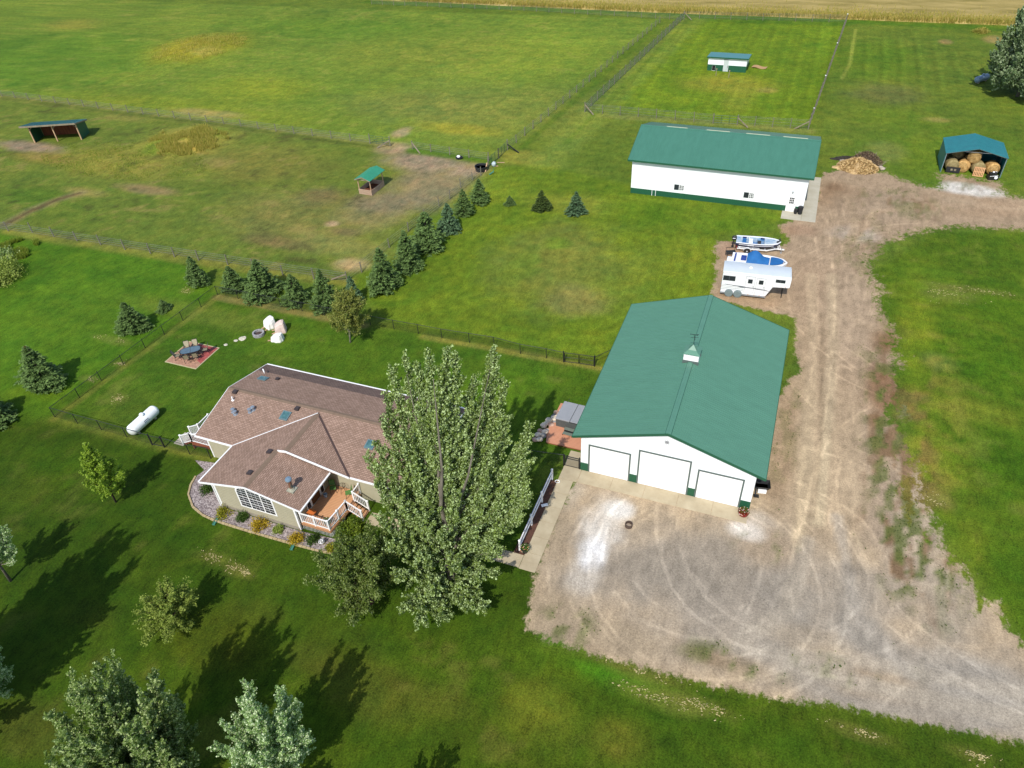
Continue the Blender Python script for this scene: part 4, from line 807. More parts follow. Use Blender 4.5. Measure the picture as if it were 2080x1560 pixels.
# ------------------------------------------------------------------ stone bed round the wing
bed = [G(*p) for p in [(396, 935), (415, 955), (398, 968), (388, 985), (383, 1005), (392, 1030), (412, 1047), (436, 1058), (480, 1072), (530, 1087), (590, 1104), (640, 1118), (690, 1128), (720, 1120), (700, 1085)]] + [(-25.8, 25.9), (-28.4, 25.7), (-35.5, 25.7), (-35.7, 29.9), (-36.6, 29.9)]
mb = MB(); k = len(bed); mb.add([(p[0], p[1], .012) for p in bed], [tuple(range(k))])
def pebbles():
    m = bpy.data.materials.new("pebbles"); m.use_nodes = True; N = m.node_tree.nodes; L = m.node_tree.links; b = N["Principled BSDF"]; b.inputs["Roughness"].default_value = .8
    tc = N.new("ShaderNodeTexCoord"); v = N.new("ShaderNodeTexVoronoi"); v.inputs["Scale"].default_value = 11; L.new(tc.outputs["Object"], v.inputs["Vector"])
    cr = N.new("ShaderNodeValToRGB"); L.new(v.outputs["Color"], cr.inputs[0]); e = cr.color_ramp.elements; e[0].position = .1; e[0].color = rgba(srgb(112, 98, 98, .7)); e[1].position = .9; e[1].color = rgba(srgb(196, 184, 180, .78))
    x = cr.color_ramp.elements.new(.5); x.color = rgba(srgb(158, 144, 142, .72))
    L.new(cr.outputs[0], b.inputs["Base Color"]); bp = N.new("ShaderNodeBump"); bp.inputs["Strength"].default_value = .8; bp.inputs["Distance"].default_value = .04; bp.invert = True; L.new(v.outputs["Distance"], bp.inputs["Height"]); L.new(bp.outputs[0], b.inputs["Normal"])
    return m
M_peb = pebbles(); o = mb.build("pebble_bed", M_peb); struct(o)
mb = MB(); 
for a, b in zip(bed[2:13], bed[3:14]):
    a = Vector((a[0], a[1], .05)); b = Vector((b[0], b[1], .05)); n = max(1, int((b - a).length / .32))
    for i in range(n):
        p = a.lerp(b, i / n); q = a.lerp(b, (i + .93) / n); mb.bar(p, q, .13 + .05 * random.random(), .1 + .03 * random.random())
tag(mb.build("stone_edging", mat("tan_edging", srgb(206, 188, 146, .75), srgb(176, 152, 112, .7), scale=4, rough=.9), bevel=.01), "curved tan stone edging round the pebble bed", "garden edging")
# ------------------------------------------------------------------ vehicles and boats
M_alu = mat("white_aluminium", (.80, .81, .82), (.75, .77, .78), scale=1, rough=.35, spec=.5)
M_aluroof = mat("grey_aluminium_roof", srgb(212, 220, 226, .8), srgb(202, 212, 218, .8), scale=1, rough=.4)
M_tyre = mat("tyre_rubber", (.02, .02, .02), scale=8, rough=.85)
M_cover = mat("grey_tyre_cover", srgb(140, 156, 156, .7), srgb(118, 134, 136, .7), scale=5, rough=.7)
M_redl = mat("red_lens", (.4, .02, .015), scale=4, rough=.3); M_amber = mat("amber_lens", (.6, .2, .02), scale=4, rough=.3)
M_stripe = mat("grey_stripe", (.12, .13, .15), scale=3, rough=.4)
def wheel(parent, x, y, r, w_, side, rim=M_paint, name="wheel"):
    mb = MB(); prof = [(r * .55, -w_ / 2), (r * .95, -w_ / 2), (r, -w_ / 3), (r, w_ / 3), (r * .95, w_ / 2), (r * .55, w_ / 2)]
    def rot(mb): mb.v = [(v[0] + x, v[2] * side + y, v[1] + r) for v in mb.v]
    mb.lathe(prof, 24); rot(mb); t = mb.build(name, M_tyre, parent, smooth=False)
    mb = MB(); mb.lathe([(.02, w_ / 2 + .01), (r * .2, w_ / 2 + .01), (r * .25, w_ / 2 - .04), (r * .56, w_ / 2 - .01), (r * .58, w_ / 2 + .005), (r * .56, 0)], 20); rot(mb); mb.build("rim", rim, t); return t
T = thing("horse_trailer", "white gooseneck horse trailer with dark windows and twin tyre covers on the gravel pad", "trailer", (-4.40, 66.35), math.atan2(.35, 4.4))
L_, W_, H_ = 4.42, 2.0, 2.85; NL = 6.55; zb = .38
mb = MB()  # body side profile with raised nose, extruded across
prof = [(0, zb), (L_, zb), (L_ + .55, 1.55), (NL - .05, 1.62), (NL, 1.72), (NL + .02, H_ - .15), (NL - .12, H_), (0, H_), (0, zb)][:-1]
k = len(prof); mb.add([(p[0], 0, p[1]) for p in prof] + [(p[0], W_, p[1]) for p in prof], [tuple(range(k)), tuple(range(k, 2 * k))[::-1]] + [(i, k + i, k + (i + 1) % k, (i + 1) % k) for i in range(k)])
mb.build("body", M_alu, T, bevel=.05)
mb = MB(); n = 9; pts = []
for i in range(n + 1):
    t = i / n; pts.append((-.02 + 0, -.03 + (W_ + .06) * t, H_ + .02 + .13 * math.sin(pi * t)))
k = len(pts); mb.add([(-.03, p[1], p[2]) for p in pts] + [(NL - .06, p[1], p[2]) for p in pts], [(i, k + i, k + i + 1, i + 1) for i in range(k - 1)] + [tuple(range(k))[::-1], tuple(range(k, 2 * k))])
mb.build("roof", M_aluroof, T, smooth=False)
mb = MB(); mb.box(-.02, NL - .02, -.035, -.004, H_ - .1, H_ + .03); mb.box(-.02, .01, -.02, W_ + .02, H_ - .1, H_ + .03); mb.build("roof_rail", M_alu, T)
def tpanel(name, x0, x1, z0, z1, m, y0=-.02, y1=-.003, parent=T, bev=0.0): mb = MB(); mb.box(x0, x1, y0, y1, z0, z1); return mb.build(name, m, parent, bevel=bev)
for (a, b, z0, z1) in ((.07, 1.27, 1.80, 2.36), (5.12, 6.04, 2.14, 2.50)):
    w_ = tpanel("window", a, b, z0, z1, M_glass, bev=.03); mb = MB(); mb.box((a + b) / 2 - .012, (a + b) / 2 + .012, -.03, -.021, z0, z1); mb.build("frame", M_stripe, w_)
for (a, b, z0, z1, lab) in ((2.3, 3.17, .62, 2.5, "left side door"), (3.36, 4.2, .62, 2.42, "right side door")):
    d = tpanel("door", a, b, z0, z1, M_alu, -.03, -.003, bev=.01); d["label"] = lab
    mb = MB(); cx_ = (a + b) / 2; mb.box(cx_ - .22, cx_ + .22, -.045, -.031, 1.74, 2.22); mb.build("door_window", M_glass, d, bevel=.02)
    mb = MB(); mb.box(a - .015, a, -.036, -.004, z0, z1); mb.box(b, b + .015, -.036, -.004, z0, z1); mb.box(a, b, -.036, -.004, z1, z1 + .015); mb.build("frame", M_stripe, d)
    mb = MB(); mb.box(b - .12, b - .06, -.07, -.031, 1.35, 1.5); mb.build("handle", M_galv, d)
mb = MB()
for z in (1.3, 1.12, .95, .78): mb.box(.03, 2.2, -.012, -.004, z, z + .025)
mb.build("slat_trim", M_cover, T)
mb = MB()
for i, (a, b, z) in enumerate(((.3, 2.2, 1.36), (.9, 4.3, 1.3), (1.6, 4.6, 1.22), (3.2, 4.9, 1.14))): mb.add([(a, -.034 - .001 * i, z + .04), (a + .3, -.034 - .001 * i, z - .03), (b, -.034 - .001 * i, z - .10), (b - .2, -.034 - .001 * i, z - .06)], [(0, 1, 2, 3)])
mb.build("swoosh_stripe", M_stripe, T)
mb = MB(); mb.box(-.02, L_ + .02, -.05, W_ + .02, zb - .12, zb); mb.box(.1, 2.4, -.08, -.03, zb - .02, zb + .06); mb.build("frame_rail", M_galv, T)
for x in (2.7, 3.3, 3.8, 4.3): tpanel("marker_light", x, x + .06, zb + .04, zb + .08, M_amber, -.06)
for x in (4.9, 5.3, 5.7, 6.1): tpanel("marker_light", x, x + .06, 1.7, 1.74, M_amber, -.03)
for x in (.85, 1.72): wheel(T, x, .08, .38, .24, -1, M_galv); wheel(T, x, W_ - .08, .38, .24, 1, M_galv)
for x in (.85, 1.72): 
    mb = MB(); mb.lathe([(.01, .2), (.3, .2), (.4, .17), (.41, .02)], 24); mb.v = [(v[0] + x, -v[2] + .0, v[1] + .39) for v in mb.v]; mb.build("tyre_cover", M_cover, T)
mb = MB(); mb.bar((6.3, 1.0, 1.6), (6.3, 1.0, .95), .12, .12); mb.bar((6.0, .6, 1.6), (6.0, .6, .1), .07, .07); mb.bar((6.0, 1.4, 1.6), (6.0, 1.4, .1), .07, .07); mb.build("coupler_legs", M_black, T)
mb = MB(); mb.lathe([(.16, 0), (.16, .08), (.1, .12), (.01, .12)], 10, (2.6, .9, H_ + .13)); mb.build("roof_vent", M_paint, T)
mb = MB(); mb.box(-.025, -.004, .1, .16, .9, 1.1); mb.box(-.025, -.004, W_ - .16, W_ - .1, .9, 1.1); mb.build("tail_lamp", M_redl, T)

def hull_sections(mb, L_, B_, H_, keel=.35, n=14, full=.55, stern=.9):
    """open boat hull along +x: returns gunwale outline"""
    rings = []
    for i in range(n + 1):
        t = i / n; hb = B_ / 2 * (stern + (1 - stern) * min(1, t / .35)) if t < .45 else B_ / 2 * math.sqrt(max(0, 1 - ((t - .45) / .55) ** 2.4))
        hb = max(hb, .02); zk = .0 + keel * max(0, (t - .55) / .45) ** 2.2; zt_ = H_ + .12 * t * t
        rings.append([(t * L_, -hb, zt_), (t * L_, -hb * .93, zk + (zt_ - zk) * .45), (t * L_, -hb * .6, zk + .1), (t * L_, 0, zk), (t * L_, hb * .6, zk + .1), (t * L_, hb * .93, zk + (zt_ - zk) * .45), (t * L_, hb, zt_)])
    o = len(mb.v); m = 7
    for r in rings: mb.v += r
    for i in range(n):
        for j in range(m - 1): mb.f.append((o + i * m + j, o + i * m + j + 1, o + (i + 1) * m + j + 1, o + (i + 1) * m + j))
    mb.f.append(tuple(o + j for j in range(m)))
    return rings
def deck_from(rings, z_off, inset, i0=0, i1=None):
    v = []; f = []; R_ = rings[i0:i1]
    for r in R_:
        y = r[6][1]; y = max(.01, y - inset); v += [(r[0][0], -y, r[0][2] + z_off), (r[0][0], y, r[0][2] + z_off)]
    for i in range(len(R_) - 1): f.append((2 * i, 2 * i + 2, 2 * i + 3, 2 * i + 1))
    return v, f
def rim(rings, w_, h, i0=0, i1=None):
    mb = MB(); R_ = rings[i0:i1]
    for a, b in zip(R_[:-1], R_[1:]):
        for s in (0, 6): mb.bar(a[s], b[s], w_, h)
    return mb
# bass boat on its trailer
T = thing("fishing_boat", "open blue and white fishing boat with black outboard motor, nearest the grass", "boat", (-4.25, 76.5), math.atan2(.35, 4.5), z=.55)
mb = MB(); rg = hull_sections(mb, 4.7, 1.75, .62, keel=.4); mb.build("hull", mat("navy_hull", srgb(36, 56, 110, .8), srgb(28, 44, 92, .8), scale=2, rough=.25), T, smooth=True)
mb = rim(rg, .12, .07); mb.build("gunwale", M_gel, T)
mb = MB(); v, f = deck_from(rg, -.22, .08, 1, 10); mb.add(v, f); mb.build("cockpit_floor", mat("blue_carpet", srgb(46, 122, 184, .7), srgb(170, 190, 205, .7), scale=1.6, rough=.9, contrast=1.5), T)
mb = MB(); v, f = deck_from(rg, -.02, .1, 9, 14); mb.add(v, f); v, f = deck_from(rg, -.02, .06, 0, 3); mb.add(v, f); mb.box(1.1, 2.6, .55, .85, .2, .6); mb.build("casting_deck", mat("pale_deck", srgb(214, 222, 226, .75), srgb(120, 168, 204, .7), scale=1.3, rough=.7, contrast=1.5), T)
mb = MB(); mb.box(1.5, 2.6, -.35, -.2, .35, .52); mb.box(.4, 1.1, -.6, .6, .35, .47); mb.build("seat_bench", M_blue, T, bevel=.03)
for (x, y) in ((1.4, -.3), (1.4, .3)): mb = MB(); mb.box(x, x + .4, y - .2, y + .2, .5, .6); mb.box(x - .05, x + .03, y - .2, y + .2, .5, .85); mb.build("seat", M_gel, T, bevel=.03)
mb = MB(); mb.box(2.3, 2.65, -.75, -.3, .3, .85); mb.build("console", M_black, T, bevel=.04)
mb = MB(); mb.tube([(2.25 + .0, -.52 + .16 * cos(a), .86 + .16 * sin(a)) for a in np.linspace(0, 2 * pi, 13)], .015, 5); mb.build("steering_wheel", M_blackpl, T)
mb = MB(); mb.lathe([(.17, 0), (.2, .2), (.19, .42), (.1, .5), (.01, .5)], 14, (-.22, 0, .5), sx=1.3, sy=.9); mb.bar((-.25, 0, .5), (-.33, 0, -.25), .16, .1); mb.box(-.42, -.15, -.02, .02, -.45, -.2); o = mb.build("outboard_motor", M_blackpl, T)
mb = MB(); mb.box(-.4, -.1, -.192, -.188, .72, .8); mb.build("motor_badge", M_gel, o)
mb = MB(); mb.tube([(4.5, -.2, .75), (4.55, -.25, 1.15)], .03, 6); mb.lathe([(.08, 0), (.1, .1), (.02, .2)], 8, (4.55, -.25, 1.12)); mb.bar((4.3, -.2, .78), (4.75, .15, .82), .1, .12); mb.build("trolling_motor", M_blackpl, T)
mb = MB()
for a, b in zip(rg[1:12], rg[2:13]): 
    p = Vector(a[0]).lerp(Vector(a[1]), .62); q = Vector(b[0]).lerp(Vector(b[1]), .62); p.y -= .012; q.y -= .012; mb.bar(p, q, .012, .05)
mb.build("hull_stripe", M_gel, T)
mb = MB()
for i in range(6): x = 1.28 + i * .115; mb.box(x, x + .075, -.893, -.880, .38, .5)
mb.build("lettering", M_gel, T)
T = thing("boat_trailer", "white boat trailer with white wheel rim under the open fishing boat", "trailer", (-4.25, 76.5), math.atan2(.35, 4.5))
mb = MB(); mb.bar((.2, -.7, .42), (3.4, -.6, .42), .08, .1); mb.bar((.2, .7, .42), (3.4, .6, .42), .08, .1); mb.bar((3.4, -.6, .42), (4.4, 0, .42), .08, .1); mb.bar((3.4, .6, .42), (4.4, 0, .42), .08, .1); mb.bar((4.2, 0, .42), (5.25, -.05, .42), .1, .1)
for x in (.5, 1.9, 3.2): mb.bar((x, -.7, .44), (x, .7, .44), .08, .08)
mb.bar((.3, -.45, .5), (2.6, -.45, .52), .08, .12); mb.bar((.3, .45, .5), (2.6, .45, .52), .08, .12); mb.build("frame", M_gel, T)
mb = MB(); mb.bar((4.6, 0, .42), (4.45, 0, 1.15), .08, .08); mb.bar((4.85, 0, .42), (4.6, 0, 1.0), .06, .06); mb.build("winch_post", M_gel, T)
mb = MB(); mb.bar((4.95, -.12, .75), (4.95, -.12, .05), .06, .06); mb.lathe([(.1, 0), (.1, .05)], 10, (4.95, -.12, 0)); mb.build("jack", M_galv, T)
for s in (-1, 1):
    wheel(T, 1.32, s * .93, .31, .2, s)
    mb = MB(); pts = [(1.32 + .42 * cos(a), s * .93, .31 + .4 * sin(a)) for a in np.linspace(.1, pi - .1, 9)]
    for a, b in zip(pts[:-1], pts[1:]): mb.bar(a, b, .26, .02)
    mb.build("fender", M_gel, T)
mb = MB(); mb.bar((.15, -.9, .6), (.15, .9, .6), .06, .12); mb.build("light_bar", M_redl, T)
# covered runabout
T = thing("covered_speedboat", "white speedboat under a peaked bright blue cover between the horse trailer and the fishing boat", "boat", (-4.15, 72.2), math.atan2(.1, 5.5), z=.45)
mb = MB(); rg = hull_sections(mb, 5.6, 2.25, .8, keel=.45, stern=.82); mb.build("hull", M_gel, T, smooth=True)
mb = rim(rg, .16, .1); v, f = deck_from(rg, -.01, .02, 0, 14); mb.add(v, f); mb.build("deck", M_gel, T)
mb = MB(); mb.box(-.5, .1, -.8, .8, .25, .42); mb.build("swim_platform", M_gel, T, bevel=.06)
mb = MB(); n = 10; m = 9; vv = []
for i in range(n + 1):
    t = i / n; x = 1.55 + 2.3 * t; hb = 1.02 * (1 - .25 * t * t); pk = .35 + .75 * math.sin(pi * min(1, t * 1.15 + .12)) ** 1.3
    for j in range(m): s = -1 + 2 * j / (m - 1); vv.append((x, hb * s, .84 + pk * (1 - abs(s) ** 1.5) * 1.0))
ff = [(i * m + j, (i + 1) * m + j, (i + 1) * m + j + 1, i * m + j + 1) for i in range(n) for j in range(m - 1)] + [tuple(range(m)), tuple(n * m + j for j in range(m))[::-1]]
mb.add(vv, ff); mb.build("cockpit_cover", M_blue, T)
mb = MB(); vv = []; n = 8
for i in range(n + 1):
    t = i / n; x = 3.95 + 1.35 * t; hb = .85 * math.sqrt(max(.0005, 1 - t ** 2.2))
    for s in (-1, -.5, 0, .5, 1): vv.append((x, hb * s, .93 + .1 * (1 - s * s) * (1 - t) + .08 * t))
ff = [(i * 5 + j, (i + 1) * 5 + j, (i + 1) * 5 + j + 1, i * 5 + j + 1) for i in range(n) for j in range(4)]
mb.add(vv, ff); mb.build("bow_cover", M_blue, T)
mb = MB(); mb.box(.25, .42, -.85, .85, .82, .95); mb.box(.95, 1.5, -.45, .15, .82, 1.15); mb.build("sunpad", mat("dark_blue_vinyl", srgb(40, 70, 150, .8), scale=3, rough=.5), T, bevel=.05)
mb = MB(); 
for a, b in zip(rg[1:12], rg[2:13]): p = Vector(a[0]).lerp(Vector(a[1]), .5); q = Vector(b[0]).lerp(Vector(b[1]), .5); p.y -= .012; q.y -= .012; mb.bar(p, q, .012, .16)
mb.build("hull_stripe", M_blue, T)
T = thing("boat_trailer", "low trailer carrying the blue-covered speedboat", "trailer", (-4.15, 72.2), math.atan2(.1, 5.5))
mb = MB(); mb.bar((.2, -.75, .35), (3.8, -.6, .35), .08, .1); mb.bar((.2, .75, .35), (3.8, .6, .35), .08, .1); mb.bar((3.8, -.6, .35), (5, 0, .35), .08, .1); mb.bar((3.8, .6, .35), (5, 0, .35), .08, .1); mb.bar((4.9, 0, .35), (5.9, 0, .35), .1, .1); mb.bar((.5, -.75, .38), (.5, .75, .38), .08, .08); mb.bar((2.5, -.7, .38), (2.5, .7, .38), .08, .08); mb.bar((5.5, 0, .3), (5.5, 0, .02), .08, .08); mb.build("frame", M_black, T)
for s in (-1, 1): wheel(T, 1.7, s * .98, .31, .2, s)
# small metal utility cart
T = thing("metal_cart", "small black metal cart on legs by the stern of the two boats", "cart", (-4.45, 74.45), .4)
mb = MB()
for i in range(9): x = -.5 + i * .125; mb.bar((x, -.4, .55), (x, .4, .55), .03, .02)
mb.bar((-.5, -.4, .57), (.5, -.4, .57), .04, .04); mb.bar((-.5, .4, .57), (.5, .4, .57), .04, .04); mb.bar((-.5, -.4, .57), (-.5, .4, .57), .04, .04); mb.bar((.5, -.4, .57), (.5, .4, .57), .04, .04); mb.box(-.48, .48, -.02, .4, .56, .6); mb.build("deck", M_black, T)
for x in (-.48, .48):
    for y in (-.38, .38): mb = MB(); mb.bar((x, y, 0), (x, y, .55), .04, .04); mb.build("leg", M_black, T)
mb = MB(); mb.bar((-.48, .38, .57), (-.48, .38, .95), .035, .035); mb.bar((.48, .38, .57), (.48, .38, .95), .035, .035); mb.bar((-.48, .38, .95), (.48, .38, .95), .035, .035); mb.build("handle", M_black, T)

# ------------------------------------------------------------------ tanks
def tank(lab, loc, rz_, L_, r, m, name="propane_tank", mark=True):
    T = thing(name, lab, "tank", loc, rz_); n = 20; mb = MB(); prof = [(.01, -L_ / 2)] + [(r * sin(a), -L_ / 2 + r * .75 * (1 - cos(a))) for a in np.linspace(.25, pi / 2, 6)]; prof += [(p[0], -p[1]) for p in prof[::-1]]
    mb.lathe(prof, n); mb.v = [(v[2], v[1], v[0] + r + .12) for v in mb.v]; mb.build("tank_body", m, T, smooth=True)
    mb = MB(); mb.lathe([(.2, 0), (.22, .12), (.14, .24), (.01, .27)], 14, (.1, 0, 2 * r + .08)); mb.build("valve_dome", m, T, smooth=True)
    for x in (-L_ * .3, L_ * .3): mb = MB(); mb.box(x - .08, x + .08, -r * .6, r * .6, 0, .3); mb.build("saddle", M_conc2, T)
    if mark:
        mb = MB(); mb.bar((-.28, -r * .93, r + .32), (.22, -r * .93, r + .32), .02, .05); mb.build("decal_line", mat("dark_decal", srgb(60, 76, 100, .6), scale=3), T)
        mb = MB()
        for i in range(7): mb.bar((-.3 + i * .085, -r * .985, r + .2), (-.25 + i * .085, -r * .985, r + .2), .02, .08)
        mb.build("lettering", mat("pale_blue_decal", srgb(150, 176, 200, .7), scale=3), T)
    return T
T = tank("white propane tank on the lawn inside the black fence corner", (-48.2, 31.25), radians(90), 3.3, .5, mat("white_tank_paint", (.88, .90, .89), (.84, .87, .86), scale=1.2, rough=.35))
tank("blue-grey propane tank in the shade of the big tree at the far right", (26.4, 143.2), radians(52), 3.2, .5, mat("blue_grey_tank_paint", srgb(150, 176, 200, .7), scale=1.2, rough=.4), mark=False)

# ------------------------------------------------------------------ patio, table and chairs
mb = MB(); mb.box(-52.95, -49.35, 39.2, 42.6, -.02, .03)
def brickmat(name, a, b_, mo):
    m = bpy.data.materials.new(name); m.use_nodes = True; N = m.node_tree.nodes; L = m.node_tree.links; b = N["Principled BSDF"]; b.inputs["Roughness"].default_value = .9
    tc = N.new("ShaderNodeTexCoord"); br = N.new("ShaderNodeTexBrick"); br.inputs["Scale"].default_value = 1; br.inputs["Brick Width"].default_value = .4; br.inputs["Row Height"].default_value = .2; br.inputs["Mortar Size"].default_value = .012
    br.inputs["Color1"].default_value = rgba(a); br.inputs["Color2"].default_value = rgba(b_); br.inputs["Mortar"].default_value = rgba(mo); L.new(tc.outputs["Object"], br.inputs["Vector"])
    n = N.new("ShaderNodeTexNoise"); n.inputs["Scale"].default_value = 2.5; n.inputs["Detail"].default_value = 6; L.new(tc.outputs["Object"], n.inputs["Vector"]); r = N.new("ShaderNodeMapRange"); r.inputs[1].default_value = .3; r.inputs[2].default_value = .7; r.inputs[3].default_value = .75; r.inputs[4].default_value = 1.15; L.new(n.outputs[0], r.inputs[0])
    s = N.new("ShaderNodeVectorMath"); s.operation = 'SCALE'; L.new(br.outputs["Color"], s.inputs[0]); L.new(r.outputs[0], s.inputs['Scale']); L.new(s.outputs[0], b.inputs["Base Color"]); return m
pat = thing("patio", "square paver patio with a red strip, under the dining set", "patio", (0, 0))
mb.build("tan_pavers", brickmat("tan_pavers", srgb(208, 160, 134, .72), srgb(186, 140, 112, .7), srgb(140, 110, 86, .7)), pat)
mb = MB(); mb.prism([(-50.1, 40.3), (-49.42, 40.0), (-49.42, 42.55), (-52.0, 42.55), (-51.6, 41.9), (-50.5, 41.9)], .031, .036); mb.build("red_pavers", brickmat("red_pavers", srgb(196, 96, 92, .7), srgb(176, 82, 78, .7), srgb(140, 80, 70, .7)), pat)
pat.location = (0, 0, 0)
mb = MB()
for (a, b, c, d) in ((-53.03, -49.27, 39.12, 39.2), (-49.35, -49.27, 39.2, 42.68), (-53.03, -52.95, 39.2, 42.68), (-52.95, -49.35, 42.6, 42.68)): mb.box(a, b, c, d, -.02, .045)
mb.build("border", mat("sand_border", srgb(206, 196, 150, .75), scale=3, rough=.9), pat)
ta = math.atan2(1.07, 1.3)
T = thing("patio_table", "glass-topped oval dining table on the paver patio", "table", (-51.05, 40.78), ta, z=.031)
mb = MB(); pts = []
for i in range(28): a = 2 * pi * i / 28; pts.append((.95 * abs(cos(a)) ** .6 * (1 if cos(a) > 0 else -1), .52 * abs(sin(a)) ** .6 * (1 if sin(a) > 0 else -1)))
mb.prism(pts, .70, .712); mb.build("glass_top", mat("blue_grey_glass", srgb(120, 146, 160, .6), srgb(96, 120, 136, .55), scale=2.2, rough=.12, spec=.6), T)
mb = MB()
for i in range(28): p, q = pts[i], pts[(i + 1) % 28]; mb.bar((p[0], p[1], .70), (q[0], q[1], .70), .05, .04)
mb.bar((0, -.5, .715), (0, .5, .715), .03, .01); mb.build("rim", M_black, T)
for x in (-.7, .7):
    for y in (-.32, .32): mb = MB(); mb.bar((x * 1.1, y * 1.15, 0), (x, y, .69), .05, .05); mb.build("leg", M_black, T)
M_sling = mat("tan_sling", srgb(196, 186, 156, .72), srgb(168, 158, 128, .7), scale=8, rough=.85)
def patio_chair(lab, x, y, rz_):
    c = thing("patio_chair", lab, "chair", (x, y), rz_, "sling chairs round the patio table", z=.031)   # faces local -y
    mb = MB(); mb.bar((0, -.24, .42), (0, .2, .40), .44, .02); mb.build("seat", M_sling, c)
    mb = MB(); mb.bar((0, .2, .44), (0, .42, 1.0), .44, .02, up=(0, 1, 0)); mb.build("backrest", M_sling, c)
    mb = MB()
    for s in (-.24, .24):
        mb.bar((s, .2, .41), (s, .43, 1.02), .035, .035); mb.bar((s, -.26, .42), (s, .22, .41), .035, .035); mb.bar((s, -.24, .62), (s, .26, .66), .05, .025); mb.bar((s, -.24, .42), (s, -.24, .62), .03, .03)
    mb.bar((-.24, .43, 1.02), (.24, .43, 1.02), .035, .035); mb.build("frame", M_black, c)
    for s in (-.24, .24):
        for (a, b) in ((-.26, -.24), (.3, .2)): mb = MB(); mb.bar((s, a, 0), (s, b, .42), .035, .035); mb.build("leg", M_black, c)
    return c
ca, sa = cos(ta), sin(ta)
def tloc(u, v): return (-51.05 + ca * u - sa * v, 40.78 + sa * u + ca * v)
c0 = patio_chair("back left of the two sling chairs behind the patio table, toward the tank", *tloc(-.38, .85), ta)
for lab, u, v, rr in (("back right sling chair behind the patio table, beside the red pavers", .42, .85, ta), ("front left sling chair tucked in on the house side of the patio table", -.42, -.78, ta + pi), ("front right sling chair tucked in on the house side of the patio table", .4, -.78, ta + pi),
                       ("sling chair at the left end of the patio table", -1.3, 0, ta + pi / 2), ("sling chair at the right end of the patio table on red pavers", 1.3, 0, ta - pi / 2)):
    p = tloc(u, v); dup(c0, lab, (p[0], p[1], .031), rr)
# covered garden chairs: draped cloth bags
def draped(lab, loc, rz_, w_, d_, hb, hf, m, seed):
    r = random.Random(seed); T = thing("covered_chair", lab, "covered chair", loc, rz_, "covered lounge chairs round the fire ring"); mb = MB(); n = 28; rings = []
    for k, (s, z) in enumerate(((1.04, 0), (1.06, .1), (1.0, .34), (.97, .6), (.86, .86), (.5, .98), (.12, 1.0))):
        for i in range(n):
            a = 2 * pi * i / n; c_, s_ = cos(a), sin(a); q = 1 / max(abs(c_), abs(s_)) ** .75
            fold = 1 + (.05 * math.sin(5 * a + seed) + .035 * math.sin(9 * a + 2 * seed)) * (1 - z * .7)
            x = w_ / 2 * c_ * q * s * fold; y = d_ / 2 * s_ * q * s * fold; top = hf + (hb - hf) * (y / d_ + .5) ** .8 if y / d_ + .5 > 0 else hf
            mb.v.append((x, y, z * top + (r.random() - .5) * .03 * (z > 0)))
    for k in range(6):
        for i in range(n): i2 = (i + 1) % n; mb.f.append((k * n + i, k * n + i2, (k + 1) * n + i2, (k + 1) * n + i))
    mb.f.append(tuple(6 * n + i for i in range(n))); mb.build("fabric_cover", m, T)
    for sx in (-.3, .3): mb = MB(); mb.bar((sx, -d_ / 2 - .35, .04), (sx * .9, -d_ / 2 + .1, .12), .14, .05); mb.build("foot_board", M_newwood, T)
M_cov = mat("cream_cover", (.82, .81, .76), (.74, .72, .66), scale=2, rough=.85, bump=.2, bscale=6); M_cov2 = mat("pinkish_cover", srgb(236, 214, 204, .8), srgb(214, 188, 176, .78), scale=2, rough=.85)
draped("white covered chair, upper left of the three by the fire ring", (-46.55, 47.35), radians(-25), 1.05, 1.05, 1.25, .8, M_cov, 1)
draped("pinkish covered chair, middle of the three by the fire ring", (-45.05, 47.0), radians(-55), 1.05, 1.1, 1.35, .8, M_cov2, 4)
draped("low crumpled white covered chair, nearest the house of the three", (-44.45, 45.6), radians(-80), .95, 1.15, .85, .5, M_cov, 7)
T = thing("fire_ring", "round grey stone fire ring on the lawn", "fire pit", (-46.85, 45.75))
mb = MB(); n = 12
for lv in range(2):
    for i in range(n):
        a0 = 2 * pi * (i + .5 * lv) / n; a1 = a0 + 2 * pi / n - .03; pts = [(.44 * cos(a0), .44 * sin(a0)), (.6 * cos(a0), .6 * sin(a0)), (.6 * cos(a1), .6 * sin(a1)), (.44 * cos(a1), .44 * sin(a1))]; mb.prism(pts, lv * .17, lv * .17 + .16)
mb.build("stone_ring", mat("grey_block", srgb(190, 188, 190, .72), srgb(150, 148, 150, .7), scale=5, rough=.9), T, bevel=.01)
mb = MB(); mb.lathe([(.43, .1), (.3, .12), (.01, .14)], 16); mb.build("ash_bed", mat("brown_ash", srgb(110, 90, 84, .6), srgb(70, 58, 54, .5), scale=8, rough=1), T)
def rock(mb, x, y, z, r, seed, fl=.6):
    rr = random.Random(seed); ax, ay, az = r * rr.uniform(.8, 1.3), r * rr.uniform(.7, 1.1), r * fl * rr.uniform(.8, 1.2); ph = rr.random() * 6; n = 9; o = len(mb.v)
    lev = [(-.9, .5), (-.3, .95), (.3, .95), (.75, .6)]
    for (h, s) in lev:
        for i in range(n): a = 2 * pi * i / n + ph; k = s * rr.uniform(.86, 1.12); mb.v.append((x + ax * k * cos(a), y + ay * k * sin(a), z + az * h + rr.uniform(-.06, .06) * r))
    mb.v.append((x, y, z + az)); t = len(mb.v) - 1
    for l in range(3):
        for i in range(n): i2 = (i + 1) % n; mb.f.append((o + l * n + i, o + l * n + i2, o + (l + 1) * n + i2, o + (l + 1) * n + i))
    for i in range(n): mb.f.append((o + 3 * n + i, o + 3 * n + (i + 1) % n, t))
